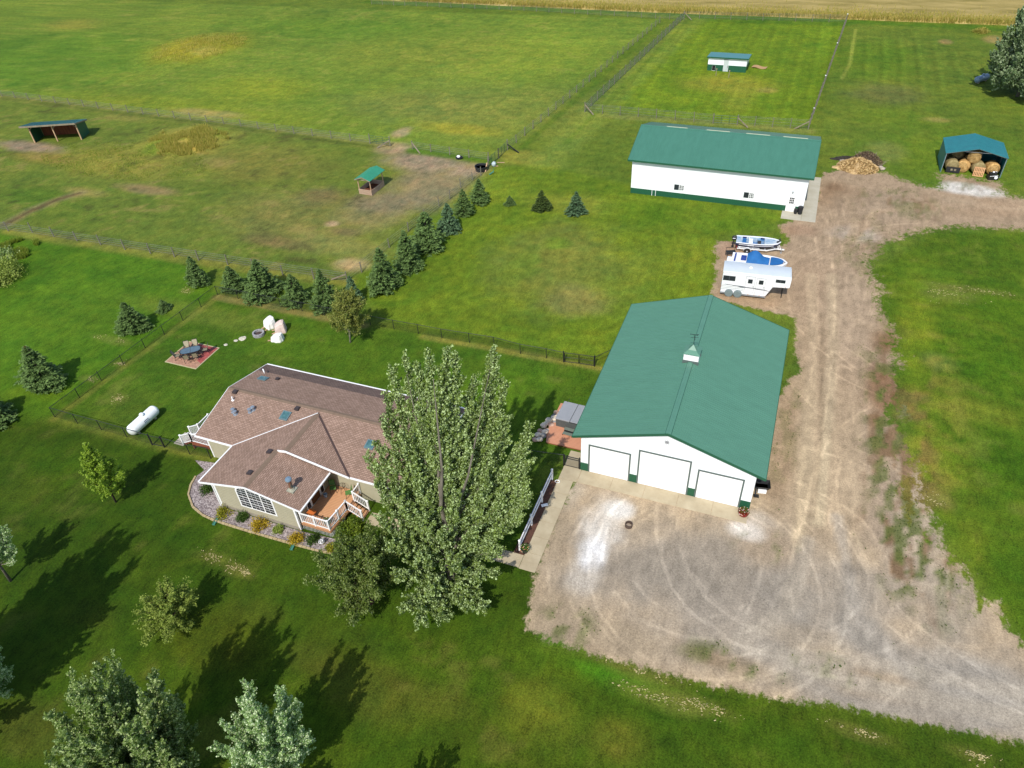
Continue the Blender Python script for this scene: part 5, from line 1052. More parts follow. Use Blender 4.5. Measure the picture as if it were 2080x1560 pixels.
for i, (x, y, r, lab) in enumerate(((-48.06, 44.69, .42, "largest flat pale stepping stone, nearest the fire ring"), (-48.51, 44.2, .26, "small pale stepping stone between the fire ring and the patio"), (-49.04, 43.3, .2, "tiny pale stone half sunk in grass by the patio corner"))):
    mb = MB(); rock(mb, x, y, .02, r, i + 3, .14); tag(mb.build("stepping_stone", mat("cream_stone", srgb(224, 220, 200, .78), srgb(196, 186, 160, .75), scale=4, rough=.9)), lab, "stepping stone", "stepping stones by the fire ring")

# ------------------------------------------------------------------ hot tub corner
D = thing("tub_deck", "low redwood deck beside the barn under the hot tub", "deck", (-12.8, 41.8)); mb = MB(); mb.prism([(-1.55, -1.75), (1.45, -1.7), (1.9, -1.5), (1.9, 3.2), (-1.9, 3.2), (-1.9, -.4)], .12, .17); mb.build("deck_boards", M_hotdeck, D)
mb = MB(); mb.prism([(-1.53, -1.73), (1.43, -1.68), (1.85, -1.45), (1.85, 3.15), (-1.85, 3.15), (-1.85, -.4)], 0, .12); mb.build("rim_board", M_redwood, D)
T = thing("hot_tub", "square grey hot tub with a closed folding cover beside the barn", "hot tub", (-13.1, 43.2), radians(-2), z=.17)
mb = MB(); mb.box(-1.05, 1.05, -1.1, 1.1, 0, .78); 
for i in range(26): x = -1.05 + i * .084; mb.box(x, x + .02, -1.115, -1.1, .02, .76)
mb.build("cabinet", mat("grey_cabinet", srgb(112, 118, 116, .6), srgb(96, 102, 100, .6), scale=4, rough=.6), T)
Mc = mat("grey_vinyl_cover", srgb(172, 174, 178, .72), srgb(160, 163, 168, .72), scale=2, rough=.5)
for (a, b, lab) in ((-1.1, .14, "larger left cover half"), (.17, 1.1, "right cover half near the barn")): mb = MB(); mb.box(a, b, -1.15, 1.15, .79, .9); o = mb.build("cover_panel", Mc, T, bevel=.03); o["label"] = lab
mb = MB(); mb.bar((.15, -1.2, .86), (.9, -1.2, .86), .04, .03); mb.bar((-1.15, 1.1, .3), (-.6, 1.1, 1.35), .03, .03); mb.build("cover_lifter", M_blackpl, T)
T = thing("tub_step", "grey two-tread plastic step in front of the hot tub", "step", (-12.9, 41.55), radians(-4), z=.17)
for i, (y, z) in enumerate(((-.2, .2), (.14, .4))): mb = MB(); mb.box(-.42, .42, y - .17, y + .15, z - .05, z); mb.build("tread", mat("grey_green_tread", srgb(130, 140, 126, .65), scale=4, rough=.7), T, bevel=.02)
mb = MB(); mb.box(-.42, -.38, -.35, .28, 0, .16); mb.box(.38, .42, -.35, .28, 0, .16); mb.box(-.38, .38, -.03, 0, 0, .35); mb.build("side_frame", M_blackpl, T)
T = thing("barbecue_grill", "small dark lidded grill in the shade of the barn wall by the hot tub", "grill", (-11.25, 41.0), 0, z=.17)
mb = MB(); mb.box(-.3, .3, -.25, .25, .55, .8); mb.add([(-.3, -.25, .8), (.3, -.25, .8), (.3, .25, .8), (-.3, .25, .8), (-.25, -.05, 1.05), (.25, -.05, 1.05), (.25, .2, 1.05), (-.25, .2, 1.05)], [(0, 1, 5, 4), (1, 2, 6, 5), (2, 3, 7, 6), (3, 0, 4, 7), (4, 5, 6, 7)]); mb.build("firebox", M_black, T, bevel=.02)
for x in (-.27, .27):
    for y in (-.2, .2): mb = MB(); mb.bar((x, y, 0), (x, y, .55), .04, .04); mb.build("leg", M_black, T)
rk = random.Random(5); rocks = []
for i in range(34):
    t = rk.random(); x = -15.15 + .9 * t ** 1.5 + rk.uniform(-.3, .3); y = 40.1 + 4.2 * t + rk.uniform(-.2, .2)
    if x > -14.25: x = -14.35
    rocks.append((x, y, rk.uniform(.15, .30)))
Mrs = [mat("cream_boulder", srgb(240, 226, 204, .85), srgb(214, 196, 172, .8), scale=4, rough=.9), mat("pink_boulder", srgb(220, 186, 164, .8), srgb(200, 164, 144, .76), scale=4, rough=.9), mat("grey_boulder", srgb(176, 174, 172, .7), srgb(150, 148, 148, .7), scale=4, rough=.9)]
nm = ["cream rounded rock", "pinkish rounded rock", "grey rounded rock"]
for i, (x, y, r) in enumerate(rocks):
    mb = MB(); rock(mb, x, y, r * .45 + (.15 if i % 3 == 0 else 0), r, i, .75); k = i % 3; tag(mb.build("rock", Mrs[k]), nm[k] + " in the heap piled against the hot tub", "rock", "%s rocks heaped by the hot tub" % nm[k].split()[0])

# ------------------------------------------------------------------ small things at the barn and drive
T = thing("flower_pot", "glazed dark red pot of flowers at the barn corner", "flower pot", (1.6, 37.45), z=.03)
mb = MB(); mb.lathe([(.2, 0), (.33, .15), (.38, .35), (.35, .46), (.39, .5), (.35, .5), (.3, .42), (.01, .42)], 22); mb.build("pot", mat("red_glaze", srgb(150, 24, 30, .8), srgb(120, 16, 22, .7), scale=3, rough=.25), T, smooth=True)
POTS = [(T, .42, .42, (srgb(96, 132, 40, .7), srgb(60, 92, 30, .6)), .55, "foliage")]
T = thing("flower_pot", "black pot of orange flowers and spiky grass beside the white rail fence", "flower pot", (-12.25, 29.3), z=.02)
mb = MB(); mb.lathe([(.2, 0), (.27, .4), (.29, .42), (.25, .42), (.24, .36), (.01, .36)], 18); mb.build("pot", M_blackpl, T); POTS.append((T, .38, .3, (srgb(110, 150, 50, .7), srgb(70, 110, 30, .6)), .7, "foliage"))
T = thing("steel_ring", "low rusty steel ring standing alone on the gravel", "steel ring", (-5.95, 33.85))
mb = MB(); mb.lathe([(.27, 0), (.27, .3), (.235, .3), (.235, .02)], 22); mb.build("ring", mat("rusty_steel", srgb(116, 96, 84, .6), srgb(88, 70, 60, .6), scale=6, rough=.8), T)
mb = MB(); mb.lathe([(.23, .0), (.23, .05), (.01, .07)], 16); mb.build("sand_fill", mat("sand_fill", srgb(186, 168, 148, .7), scale=6, rough=1), T)
T = thing("storage_tub", "black tray with a white box under it against the right side of the barn", "tub", (2.55, 40.3), radians(10))
mb = MB(); mb.add([(-.42, -.3, .45), (.42, -.3, .45), (.42, .3, .45), (-.42, .3, .45), (-.55, -.42, .8), (.55, -.42, .8), (.55, .42, .8), (-.55, .42, .8)], [(3, 2, 1, 0), (0, 1, 5, 4), (1, 2, 6, 5), (2, 3, 7, 6), (3, 0, 4, 7), (0, 1, 2, 3)]); mb.build("tray", M_blackpl, T, bevel=.02)
mb = MB(); mb.box(-.3, .3, -.45, -.3, .2, .5); mb.build("white_box", M_paint, T)
mb = MB(); mb.bar((-.45, -.6, .0), (-.45, -.3, .6), .1, .1); mb.box(-.6, -.2, -.75, -.5, 0, .12); mb.build("stand", M_black, T)
for lab, x, y, r, h in (("larger black rubbish bin by the long shed corner", 1.95, 86.95, .3, .95), ("small dark green bin beside the larger bin", 1.45, 86.9, .22, .6)):
    T = thing("rubbish_bin", lab, "bin", (x, y), z=.035); mb = MB(); mb.lathe([(r * .8, 0), (r, h * .9), (r, h * .92), (.01, h * .92)], 16); mb.build("bin_body", M_blackpl, T)
    mb = MB(); mb.lathe([(r * 1.08, h * .92), (r * 1.05, h * .97), (r * .5, h * 1.05), (.01, h * 1.06)], 16); mb.build("lid", M_black, T)
# white rail fence with four posts
T = thing("rail_fence", "white two-rail vinyl fence beside the garden path", "fence", (-12.62, 32.85))
Y4 = [36.42, 34.0, 31.7, 29.3]
for y in Y4:
    mb = MB(); q = y - 32.85; mb.box(-.065, .065, q - .065, q + .065, 0, 1.15); mb.add([(-.08, q - .08, 1.15), (.08, q - .08, 1.15), (.08, q + .08, 1.15), (-.08, q + .08, 1.15), (0, q, 1.24)], [(0, 1, 4), (1, 2, 4), (2, 3, 4), (3, 0, 4)]); mb.build("post", M_paint, T)
for z in (.5, .98): mb = MB(); mb.box(-.03, .03, -3.5, 3.52, z - .07, z + .07); mb.build("rail", M_paint, T)
T = thing("garden_ornament", "small white curled ornament at the top of the mulch bed", "ornament", (-12.15, 36.3)); mb = MB(); mb.tube([(.18 * cos(a), .14 * sin(a), .06 + .03 * a / 6) for a in np.linspace(0, 8, 22)], .025, 6); mb.build("coil", M_paint, T)
T = thing("splash_block", "white splash block at the second fence post", "splash block", (-12.32, 33.75), .6); mb = MB(); mb.box(-.25, .25, -.12, .12, .03, .1); mb.build("block", M_paint, T, bevel=.02)
for i, (px, py) in enumerate(((440, 1058), (597, 1108))):
    x, y = G(px, py); T = thing("downspout_extension", ["teal drain extension by the yellow shrub left of the arched window", "teal drain extension in front of the deck corner shrub"][i], "drain extension", (x, y), radians(12))
    mb = MB(); mb.box(-.11, .11, -.45, .3, .03, .09); mb.box(-.11, -.08, -.45, .3, .09, .14); mb.box(.08, .11, -.45, .3, .09, .14); mb.build("trough", mat("teal_plastic", srgb(80, 150, 130, .7), scale=4, rough=.6), T)
T = thing("garden_ornament", "black and white spotted garden ornament among the shrubs under the deck", "ornament", G(655, 1104), z=.03)
mb = MB(); rock(mb, 0, 0, .22, .26, 8, .8); rock(mb, .12, -.1, .5, .15, 9, .9); mb.build("figure", mat("black_white_paint", (.75, .75, .75), (.02, .02, .02), scale=7, rough=.5, contrast=6), T)
# deck furniture
def bistro(lab, x, y, rz_):
    c = thing("bistro_chair", lab, "chair", (x, y), rz_, "green chairs on the front deck", z=.75); mg = mat("green_mesh", srgb(104, 150, 74, .7), srgb(84, 128, 62, .7), scale=6, rough=.7)
    mb = MB(); mb.box(-.23, .23, -.23, .22, .42, .45); mb.build("seat", mg, c, bevel=.02)
    mb = MB(); mb.bar((0, .22, .5), (0, .34, .95), .44, .025, up=(0, 1, 0)); mb.build("backrest", mg, c)
    for sx in (-.22, .22):
        mb = MB(); mb.bar((sx, -.2, .42), (sx, -.26, 0), .03, .03); mb.build("leg", M_black, c); mb = MB(); mb.bar((sx, .2, .42), (sx, .3, 0), .03, .03); mb.bar((sx, .2, .42), (sx, .34, .95), .03, .03); mb.build("leg", M_black, c)
bistro("green deck chair against the wing wall", -27.75, 29.35, radians(35)); bistro("green deck chair beside the stair railing", -26.35, 29.3, radians(-50))
T = thing("bistro_table", "round wire bistro table between the two green chairs", "table", (-27.05, 29.5), z=.75)
mb = MB(); mb.tube([(.32 * cos(a), .32 * sin(a), .7) for a in np.linspace(0, 2 * pi, 21)], .015, 5)
for i in range(7): x = -.27 + i * .09; h = math.sqrt(.32 ** 2 - x * x); mb.bar((x, -h, .7), (x, h, .7), .015, .01)
mb.build("wire_top", M_black, T)
for a in (.5, 2.6, 4.7): mb = MB(); mb.bar((.25 * cos(a), .25 * sin(a), 0), (.1 * cos(a + .6), .1 * sin(a + .6), .69), .02, .02); mb.build("leg", M_black, T)
T = thing("side_table", "low orange side table in the deck corner", "table", (-27.95, 26.75), radians(-5), z=.75)
mb = MB(); mb.box(-.3, .3, -.24, .24, .42, .46); mb.build("tabletop", mat("orange_paint", srgb(222, 122, 60, .8), scale=3, rough=.5), T, bevel=.01)
for x in (-.26, .26):
    for y in (-.2, .2): mb = MB(); mb.box(x - .02, x + .02, y - .02, y + .02, 0, .42); mb.build("leg", M_black, T)
T = thing("bucket", "pale blue bucket by the patio door on the deck", "bucket", (-28.05, 28.7), z=.75); mb = MB(); mb.lathe([(.12, 0), (.16, .3), (.14, .3), (.11, .03), (.01, .03)], 14); mb.build("bucket", mat("pale_blue_plastic", srgb(180, 200, 214, .7), scale=3), T)
T = thing("potted_grass", "spiky green plant in the corner of the deck railing", "potted plant", (-26.45, 26.4), z=.75); mb = MB(); mb.lathe([(.14, 0), (.19, .3), (.16, .3), (.01, .27)], 14); mb.build("pot", M_blackpl, T); POTS.append((T, .32, .3, (srgb(110, 150, 40, .7), srgb(80, 120, 30, .6)), .5, "foliage"))
# ------------------------------------------------------------------ pasture buildings
T = thing("loafing_shed", "three-sided loafing shed with teal sloping roof and brown plank back wall", "shed", (-116.0, 80.15), math.atan2(3.1, 6.9))
L_, Dp = 7.6, 3.1
M_bark = mat("brown_planks", srgb(140, 78, 44, .7), srgb(96, 52, 30, .6), scale=1.4, rough=.9, stretch=(4, 1, .3), contrast=1.4)
mb = MB(); mb.box(.1, L_ - .1, Dp - .06, Dp, 0, 2.1); mb.build("back_wall", M_bark, T)
for x, lab, m in ((0, "left side wall", M_gtrim), (L_, "right side wall", M_gtrim)):
    mb = MB(); w_ = .06 if x == 0 else -.06; mb.add([(x, .0, 0), (x, Dp, 0), (x, Dp, 2.1), (x, .0, 2.75), (x + w_, .0, 0), (x + w_, Dp, 0), (x + w_, Dp, 2.1), (x + w_, .0, 2.75)], [(0, 1, 2, 3), (7, 6, 5, 4), (0, 4, 5, 1), (1, 5, 6, 2), (2, 6, 7, 3), (3, 7, 4, 0)]); o = mb.build("side_wall", m, T); o["label"] = lab
for x in (.0, 3.7, L_ - .05): mb = MB(); mb.bar((x, -.05, 0), (x, -.05, 2.7), .16, .16); mb.build("post", M_newwood, T)
for x, s in ((0, 1), (3.7, 1), (L_, -1)): mb = MB(); mb.bar((x, -.06, 2.0), (x + s * .7, -.06, 2.68), .09, .09); mb.build("brace", M_wood, T)
mb = MB(); mb.slab((-1.0, -.75, 2.95), (L_ + .3, -.75, 2.95), (L_ + .3, Dp + .3, 2.15), (-1.0, Dp + .3, 2.15), .06); ribs_slope(mb, (-1.0, -.75, 2.96), (L_ + .3, -.75, 2.96), (L_ + .3, Dp + .3, 2.16), (-1.0, Dp + .3, 2.16), .3)
mb.build("roof", mat("teal_metal_roof", TEAL, tuple(c * .85 for c in TEAL), scale=1, rough=.4), T)
mb = MB(); mb.box(-1.0, L_ + .3, -.8, -.75, 2.72, 2.97); mb.bar((L_ + .32, -.75, 2.84), (L_ + .32, Dp + .3, 2.04), .04, .2); mb.build("fascia_board", M_wood, T)
T = thing("hay_feeder", "covered hay feeder with green gable roof and plank box in the dirt paddock", "feeder", (-52.6, 79.1), radians(-2))
for s, (a, b, c, d) in enumerate(((-.95, .95, -1.65, -1.58), (-.95, .95, 1.58, 1.65), (-1.0, -.95, -1.65, 1.65), (.95, 1.0, -1.65, 1.65))):
    mb = MB(); 
    for z in (.02, .26, .5): mb.box(a, b, c, d, z, z + .22)
    mb.build("side_board", mat("pinkish_planks", srgb(204, 176, 150, .72), srgb(174, 146, 120, .7), scale=2, rough=.9, stretch=(.4, .4, 3)), T)
mb = MB(); mb.box(-.95, .95, -1.58, 1.58, .05, .12); mb.build("floor", M_bark, T)
for x in (-.92, .92):
    for y in (-1.55, 1.55): mb = MB(); mb.bar((x, y, 0), (x, y, 2.2), .1, .1); mb.build("post", M_newwood, T)
mb = MB(); mb.slab((-1.2, 2.0, 2.15), (-1.2, -1.9, 2.15), (0, -1.9, 2.6), (0, 2.0, 2.6), .04); mb.slab((1.2, -1.9, 2.15), (1.2, 2.0, 2.15), (0, 2.0, 2.6), (0, -1.9, 2.6), .04)
ribs_slope(mb, (-1.2, 2.0, 2.15), (-1.2, -1.9, 2.15), (0, -1.9, 2.6), (0, 2.0, 2.6), .3); ribs_slope(mb, (1.2, -1.9, 2.15), (1.2, 2.0, 2.15), (0, 2.0, 2.6), (0, -1.9, 2.6), .3)
mb.build("roof", mat("bright_green_roof", srgb(66, 162, 128, .72), srgb(58, 146, 116, .7), scale=1, rough=.4), T)
mb = MB(); mb.bar((-1.2, -1.92, 2.08), (0, -1.92, 2.52), .04, .12); mb.bar((0, -1.92, 2.52), (1.2, -1.92, 2.08), .04, .12); mb.bar((-.95, -1.7, 2.1), (.95, -1.7, 2.1), .05, .12); mb.build("gable_board", M_wood, T)
T = thing("chicken_coop", "small white and green coop with a grey-white door in the mown paddock", "coop", (-14.4, 142.3))
w2, d2 = 3.35, 2.1
mb = MB(); mb.add([(-w2, -d2, 0), (w2, -d2, 0), (w2, d2, 0), (-w2, d2, 0), (-w2, -d2, 2.25), (w2, -d2, 2.25), (w2, d2, 1.8), (-w2, d2, 1.8)], [(0, 3, 2, 1), (4, 5, 6, 7), (0, 1, 5, 4), (1, 2, 6, 5), (2, 3, 7, 6), (3, 0, 4, 7)]); mb.build("wall", M_white, T)
mb = MB(); z = 1.05
for a, b in ((-w2 - .02, -2.55), (-1.95, -.62), (.28, w2 + .02)): mb.box(a, b, -d2 - .03, -d2 - .002, 0, z)
mb.box(-2.55, -1.95, -d2 - .03, -d2 - .002, .9, z); mb.box(w2 + .002, w2 + .03, -d2, d2, 0, .95); mb.box(-w2 - .03, -w2 - .002, -d2, d2, 0, 2.0); mb.build("wainscot", M_gtrim, T)
mb = MB(); mb.box(-2.53, -1.97, -d2 - .02, -d2 - .002, .05, .88); mb.build("pop_hole", mat("dark_opening", (.008, .008, .008), scale=3), T)
mb = MB(); mb.box(-.6, .26, -d2 - .06, -d2 - .002, 0.02, 2.0); d = mb.build("door", mat("greyish_white_door", srgb(212, 222, 220, .75), scale=3, rough=.6), T); mb = MB(); mb.box(.1, .15, -d2 - .1, -d2 - .06, .6, 1.0); mb.build("handle", M_black, d); mb = MB(); mb.box(-.6, .26, -d2 - .1, -d2 - .06, 1.96, 2.08); mb.build("lintel", M_galv, d)
mb = MB(); mb.slab((-w2 - .25, -d2 - .3, 2.42), (w2 + .25, -d2 - .3, 2.42), (w2 + .25, d2 + .3, 1.92), (-w2 - .25, d2 + .3, 1.92), .08); ribs_slope(mb, (-w2 - .25, -d2 - .3, 2.42), (w2 + .25, -d2 - .3, 2.42), (w2 + .25, d2 + .3, 1.92), (-w2 - .25, d2 + .3, 1.92), .3); mb.build("roof", mat("teal_metal_roof", TEAL), T)
mb = MB(); mb.box(-w2 - .25, w2 + .25, -d2 - .33, -d2 - .3, 2.22, 2.43); mb.bar((w2 + .27, -d2 - .3, 2.32), (w2 + .27, d2 + .3, 1.82), .03, .2); mb.build("fascia", M_gtrim, T)
for lab, (px, py) in (("short wooden stake with a pale cap in front of the coop pop hole", (1454, 154)), ("short wooden stake in front of the coop door", (1480, 158))):
    x, y = G(px, py); T = thing("stake", lab, "stake", (x, y)); mb = MB(); mb.bar((0, 0, 0), (0, 0, 1.15), .1, .1); mb.build("stake_post", M_wood, T); mb = MB(); mb.box(-.12, .12, -.12, .12, 1.15, 1.2); mb.build("cap", M_newwood, T)
T = thing("plywood_sheet", "warped tan plywood sheet lying in grass beside the coop", "plywood", (-9.0, 143.6), radians(-12)); mb = MB(); n = 6
vv = [(-1.3 + 2.6 * i / n, -.6 + 1.2 * j, .12 + .1 * sin(i * 1.1) + .05 * j) for i in range(n + 1) for j in (0, 1)]; mb.add(vv + [(v[0], v[1], v[2] - .03) for v in vv], [(2 * i, 2 * i + 2, 2 * i + 3, 2 * i + 1) for i in range(n)] + [(2 * i + 1 + 14, 2 * i + 3 + 14, 2 * i + 2 + 14, 2 * i + 14) for i in range(n)] + [(2 * i, 2 * i + 14, 2 * i + 16, 2 * i + 2) for i in range(n)] + [(2 * i + 1, 2 * i + 3, 2 * i + 17, 2 * i + 15) for i in range(n)] + [(0, 1, 15, 14), (12, 26, 27, 13)]); mb.build("sheet", mat("tan_plywood", srgb(196, 158, 110, .75), scale=3, rough=.9), T)
# hay shelter
T = thing("hay_shelter", "open-fronted teal metal carport stacked with round hay bales", "hay shelter", (21.6, 103.9)); hw_, dd = 3.45, 5.2
M_teal = mat("teal_shelter_metal", srgb(50, 134, 140, .76), srgb(44, 118, 128, .74), scale=1.5, rough=.4)
mb = MB(); mb.slab((-hw_ - .1, dd, 2.6), (-hw_ - .1, -.15, 2.6), (0, -.15, 3.5), (0, dd, 3.5), .04); mb.slab((hw_ + .1, -.15, 2.6), (hw_ + .1, dd, 2.6), (0, dd, 3.5), (0, -.15, 3.5), .04)
ribs_slope(mb, (-hw_ - .1, dd, 2.6), (-hw_ - .1, -.15, 2.6), (0, -.15, 3.5), (0, dd, 3.5), .3, .06, .03); ribs_slope(mb, (hw_ + .1, -.15, 2.6), (hw_ + .1, dd, 2.6), (0, dd, 3.5), (0, -.15, 3.5), .3, .06, .03)
mb.build("roof", M_teal, T)
for s, lab in ((-1, "left wall"), (1, "right wall")): mb = MB(); mb.box(s * hw_ - .02, s * hw_ + .02, 0, dd, 0, 2.58); o = mb.build("side_wall", M_teal, T); o["label"] = lab
mb = MB(); mb.add([(-hw_, dd, 0), (hw_, dd, 0), (hw_, dd, 2.58), (0, dd, 3.45), (-hw_, dd, 2.58), (-hw_, dd - .04, 0), (hw_, dd - .04, 0), (hw_, dd - .04, 2.58), (0, dd - .04, 3.45), (-hw_, dd - .04, 2.58)], [(4, 3, 2, 1, 0), (5, 6, 7, 8, 9)]); mb.build("back_wall", M_teal, T)
for s in (-1, 1):
    for y in (.0, 2.6, dd - .1): mb = MB(); mb.bar((s * (hw_ - .06), y, 0), (s * (hw_ - .06), y, 2.56), .06, .06); mb.build("frame_leg", M_galv, T)
for y in (.02, 2.6): mb = MB(); mb.bar((-hw_, y, 2.5), (0, y, 3.4), .06, .06); mb.bar((0, y, 3.4), (hw_, y, 2.5), .06, .06); mb.bar((-1.5, y, 2.95), (1.5, y, 2.95), .04, .04); mb.build("rafter", M_galv, T)
def hay(name, a, b_):
    return mat(name, a, b_, scale=2.5, rough=1, bump=1, bscale=16, spec=.05, contrast=1.5)
H1 = hay("golden_hay", srgb(220, 180, 118, .85), srgb(168, 128, 76, .7)); H2 = hay("grey_hay", srgb(176, 160, 116, .75), srgb(140, 124, 84, .7))
def bale(lab, x, y, z, axis_, m, r=.78, L_=1.3, tilt=0):
    o = thing("hay_bale", lab, "hay bale", (x, y), axis_, "round hay bales in the shelter", z=z); mb = MB(); rr = random.Random(int(x * 100)); n = 26
    prof = [(.01, -L_ / 2 - .03), (r * .5, -L_ / 2 - .02), (r * .93, -L_ / 2), (r, -L_ / 2 + .08), (r * 1.01, 0), (r, L_ / 2 - .08), (r * .93, L_ / 2), (r * .5, L_ / 2 + .02), (.01, L_ / 2 + .03)]
    mb.lathe(prof, n); mb.v = [(v[0] * (1 + rr.uniform(-.02, .02)), v[2], v[1] * (1 + rr.uniform(-.02, .02)) + r * .97) for v in mb.v]
    mb.build("bale_body", m, o, smooth=True)
    mb = MB()
    for k in range(3): rk_ = r * (.25 + .24 * k); mb.tube([(rk_ * cos(a), -L_ / 2 - .03, r * .97 + rk_ * sin(a)) for a in np.linspace(0, 2 * pi, 22)], .018, 4)
    mb.build("swirl", H2, o)
bale("green-grey topped bale at the left front of the shelter", 19.35, 105.0, 0, radians(8), H2); bale("orange bale in the front row, second from the left", 20.75, 105.0, 0, radians(-18), H1)
bale("upper bale resting across the middle of the stack", 21.65, 105.2, 1.25, radians(-12), hay("mid_hay", srgb(206, 170, 112, .8), srgb(150, 120, 74, .7))); bale("bale behind the wooden pallet", 22.35, 104.9, 0, radians(10), H2)
bale("orange bale at the right front of the shelter", 24.0, 105.1, 0, radians(12), H1); bale("shaded bale at the back left of the shelter", 19.9, 106.9, .9, radians(5), H2, .72); bale("bale underneath the shaded back left bale", 19.4, 107.4, 0, radians(85), H2, .66); bale("bale in the dark middle of the back row", 21.4, 106.9, 0, radians(0), H1)
T = thing("wooden_pallet", "pale wooden pallet leaning against the bales", "pallet", (22.45, 103.55), radians(-6))
mb = MB(); 
for i in range(7): x = -.55 + i * .18; mb.bar((x, 0, .03), (x, .42, 1.05), .1, .02, up=(1, 0, 0)) if False else mb.bar((x, 0, .03), (x, .42, 1.05), .1, .025)
for t in (.03, .5, .97): mb.bar((-.6, .42 * t + .05, .03 + 1.02 * t), (.6, .42 * t + .05, .03 + 1.02 * t), .09, .09)
mb.build("slats", mat("orange_pallet_wood", srgb(224, 170, 120, .8), scale=4, rough=.8), T)
T = thing("storage_box", "dark box with two pale squares in front of the left bale", "box", (19.55, 104.0), radians(-4)); mb = MB(); mb.box(-.8, .8, -.12, .12, .1, .75); mb.build("panel", M_blackpl, T); mb = MB(); mb.box(-.3, -.05, -.135, -.121, .35, .6); mb.box(.1, .35, -.135, -.121, .35, .6); mb.build("pale_square", M_wood, T)
T = thing("machine_parts", "black and chrome machine parts piled at the right front of the shelter", "machinery", (24.05, 103.3), .2)
mb = MB(); mb.box(-.6, .6, -.4, .4, 0, .45); mb.box(-.45, .35, -.3, .35, .45, .8); mb.bar((-.5, 0, .8), (.5, .1, .9), .12, .12); mb.tube([(-.3, -.42, .3), (-.3, -.42, .9), (.1, -.3, 1.0)], .05, 6); mb.build("block", M_black, T, bevel=.03)
mb = MB(); rock(mb, -.1, -.1, .95, .16, 3); rock(mb, .3, .1, .9, .12, 4); mb.bar((-.5, -.42, .5), (.4, -.42, .6), .05, .05); mb.tube([(.25, -.45, .35 + 0), (.25, -.3, .35)], .2, 10); mb.build("chrome_part", M_gel, T)
# straw and brush heap
def heap(name, cx, cy, rx, ry, h, m, seed, parent=None):
    n, k = 26, 9; mb = MB(); r_ = np.random.default_rng(seed); ph = r_.random(4) * 6
    for j in range(k + 1):
        t = j / k
        for i in range(n):
            a = 2 * pi * i / n; w_ = 1 + .16 * math.sin(3 * a + ph[0]) + .1 * math.sin(7 * a + ph[1]) + r_.uniform(-.12, .12); z = h * (1 - t ** 1.6) * (1 + r_.uniform(-.3, .3)) if j < k else -.05
            mb.v.append((cx + rx * t * w_ * cos(a), cy + ry * t * w_ * sin(a), z))
    for j in range(k):
        for i in range(n): i2 = (i + 1) % n; mb.f.append((j * n + i, (j + 1) * n + i, (j + 1) * n + i2, j * n + i2))
    return mb.build(name, m, parent)
T = thing("straw_heap", "heap of golden straw and grey brush at the edge of the dirt drive", "heap", (8.3, 103.0))
Ms = mat("golden_straw", srgb(214, 184, 134, .8), srgb(160, 130, 88, .7), scale=1.8, rough=1, bump=1, bscale=9, contrast=1.6)
heap("straw", -.1, -.4, 2.5, 1.9, 1.25, Ms, 3, T); heap("straw_tongue", -2.1, -1.0, 1.2, .7, .35, Ms, 4, T); heap("brush", .8, 1.0, 2.0, 1.4, 1.35, mat("grey_brush", srgb(134, 110, 92, .6), srgb(80, 66, 56, .5), scale=2.5, rough=1, bump=1, bscale=10, contrast=1.5), 5, T); heap("ash_patch", -1.3, 2.2, 2.2, 1.0, .35, mat("dark_ash", srgb(84, 76, 66, .5), srgb(54, 50, 44, .5), scale=3, rough=1), 6, T)
mb = MB(); r_ = random.Random(2)
for i in range(90):
    a = r_.random() * 6.28; d = r_.random() ** .5; x = .8 + 2.0 * d * cos(a); y = 1.0 + 1.4 * d * sin(a); z = .9 * (1 - d); L_ = r_.uniform(.5, 1.5); b = r_.random() * 6.28; mb.bar((x, y, z), (x + L_ * cos(b), y + L_ * sin(b), z + r_.uniform(.1, .9)), .035, .035)
mb.build("branches", M_wood, T); mb = MB(); rock(mb, 2.9, -.2, .15, .4, 21, .5); rock(mb, 2.6, .4, .15, .35, 22, .5); rock(mb, -2.0, 1.2, .15, .4, 24, .4); mb.build("pale_chunks", M_stone, T)

# ------------------------------------------------------------------ fences
M_post = mat("fence_post_wood", srgb(150, 146, 128, .7), srgb(110, 104, 88, .7), scale=3, rough=.9); M_wire = mat("fence_wire", (.22, .23, .22), scale=5, rough=.5, metal=.3)
def mesh_mat(name, c, a):
    m = bpy.data.materials.new(name); m.use_nodes = True; N = m.node_tree.nodes; L = m.node_tree.links; out = N["Material Output"]; b = N["Principled BSDF"]; b.inputs["Base Color"].default_value = rgba(c); b.inputs["Roughness"].default_value = .7
    t = N.new("ShaderNodeBsdfTransparent"); mx = N.new("ShaderNodeMixShader"); mx.inputs[0].default_value = a; L.new(t.outputs[0], mx.inputs[1]); L.new(b.outputs[0], mx.inputs[2]); L.new(mx.outputs[0], out.inputs[0]); return m
M_link = mesh_mat("black_chain_link", (.010, .016, .012), .20); M_net = mesh_mat("grey_netting", (.12, .15, .15), .38); M_net2 = mesh_mat("dense_grey_netting", (.10, .13, .13), .7); M_fieldnet = mesh_mat("thin_field_netting", (.14, .15, .12), .10)
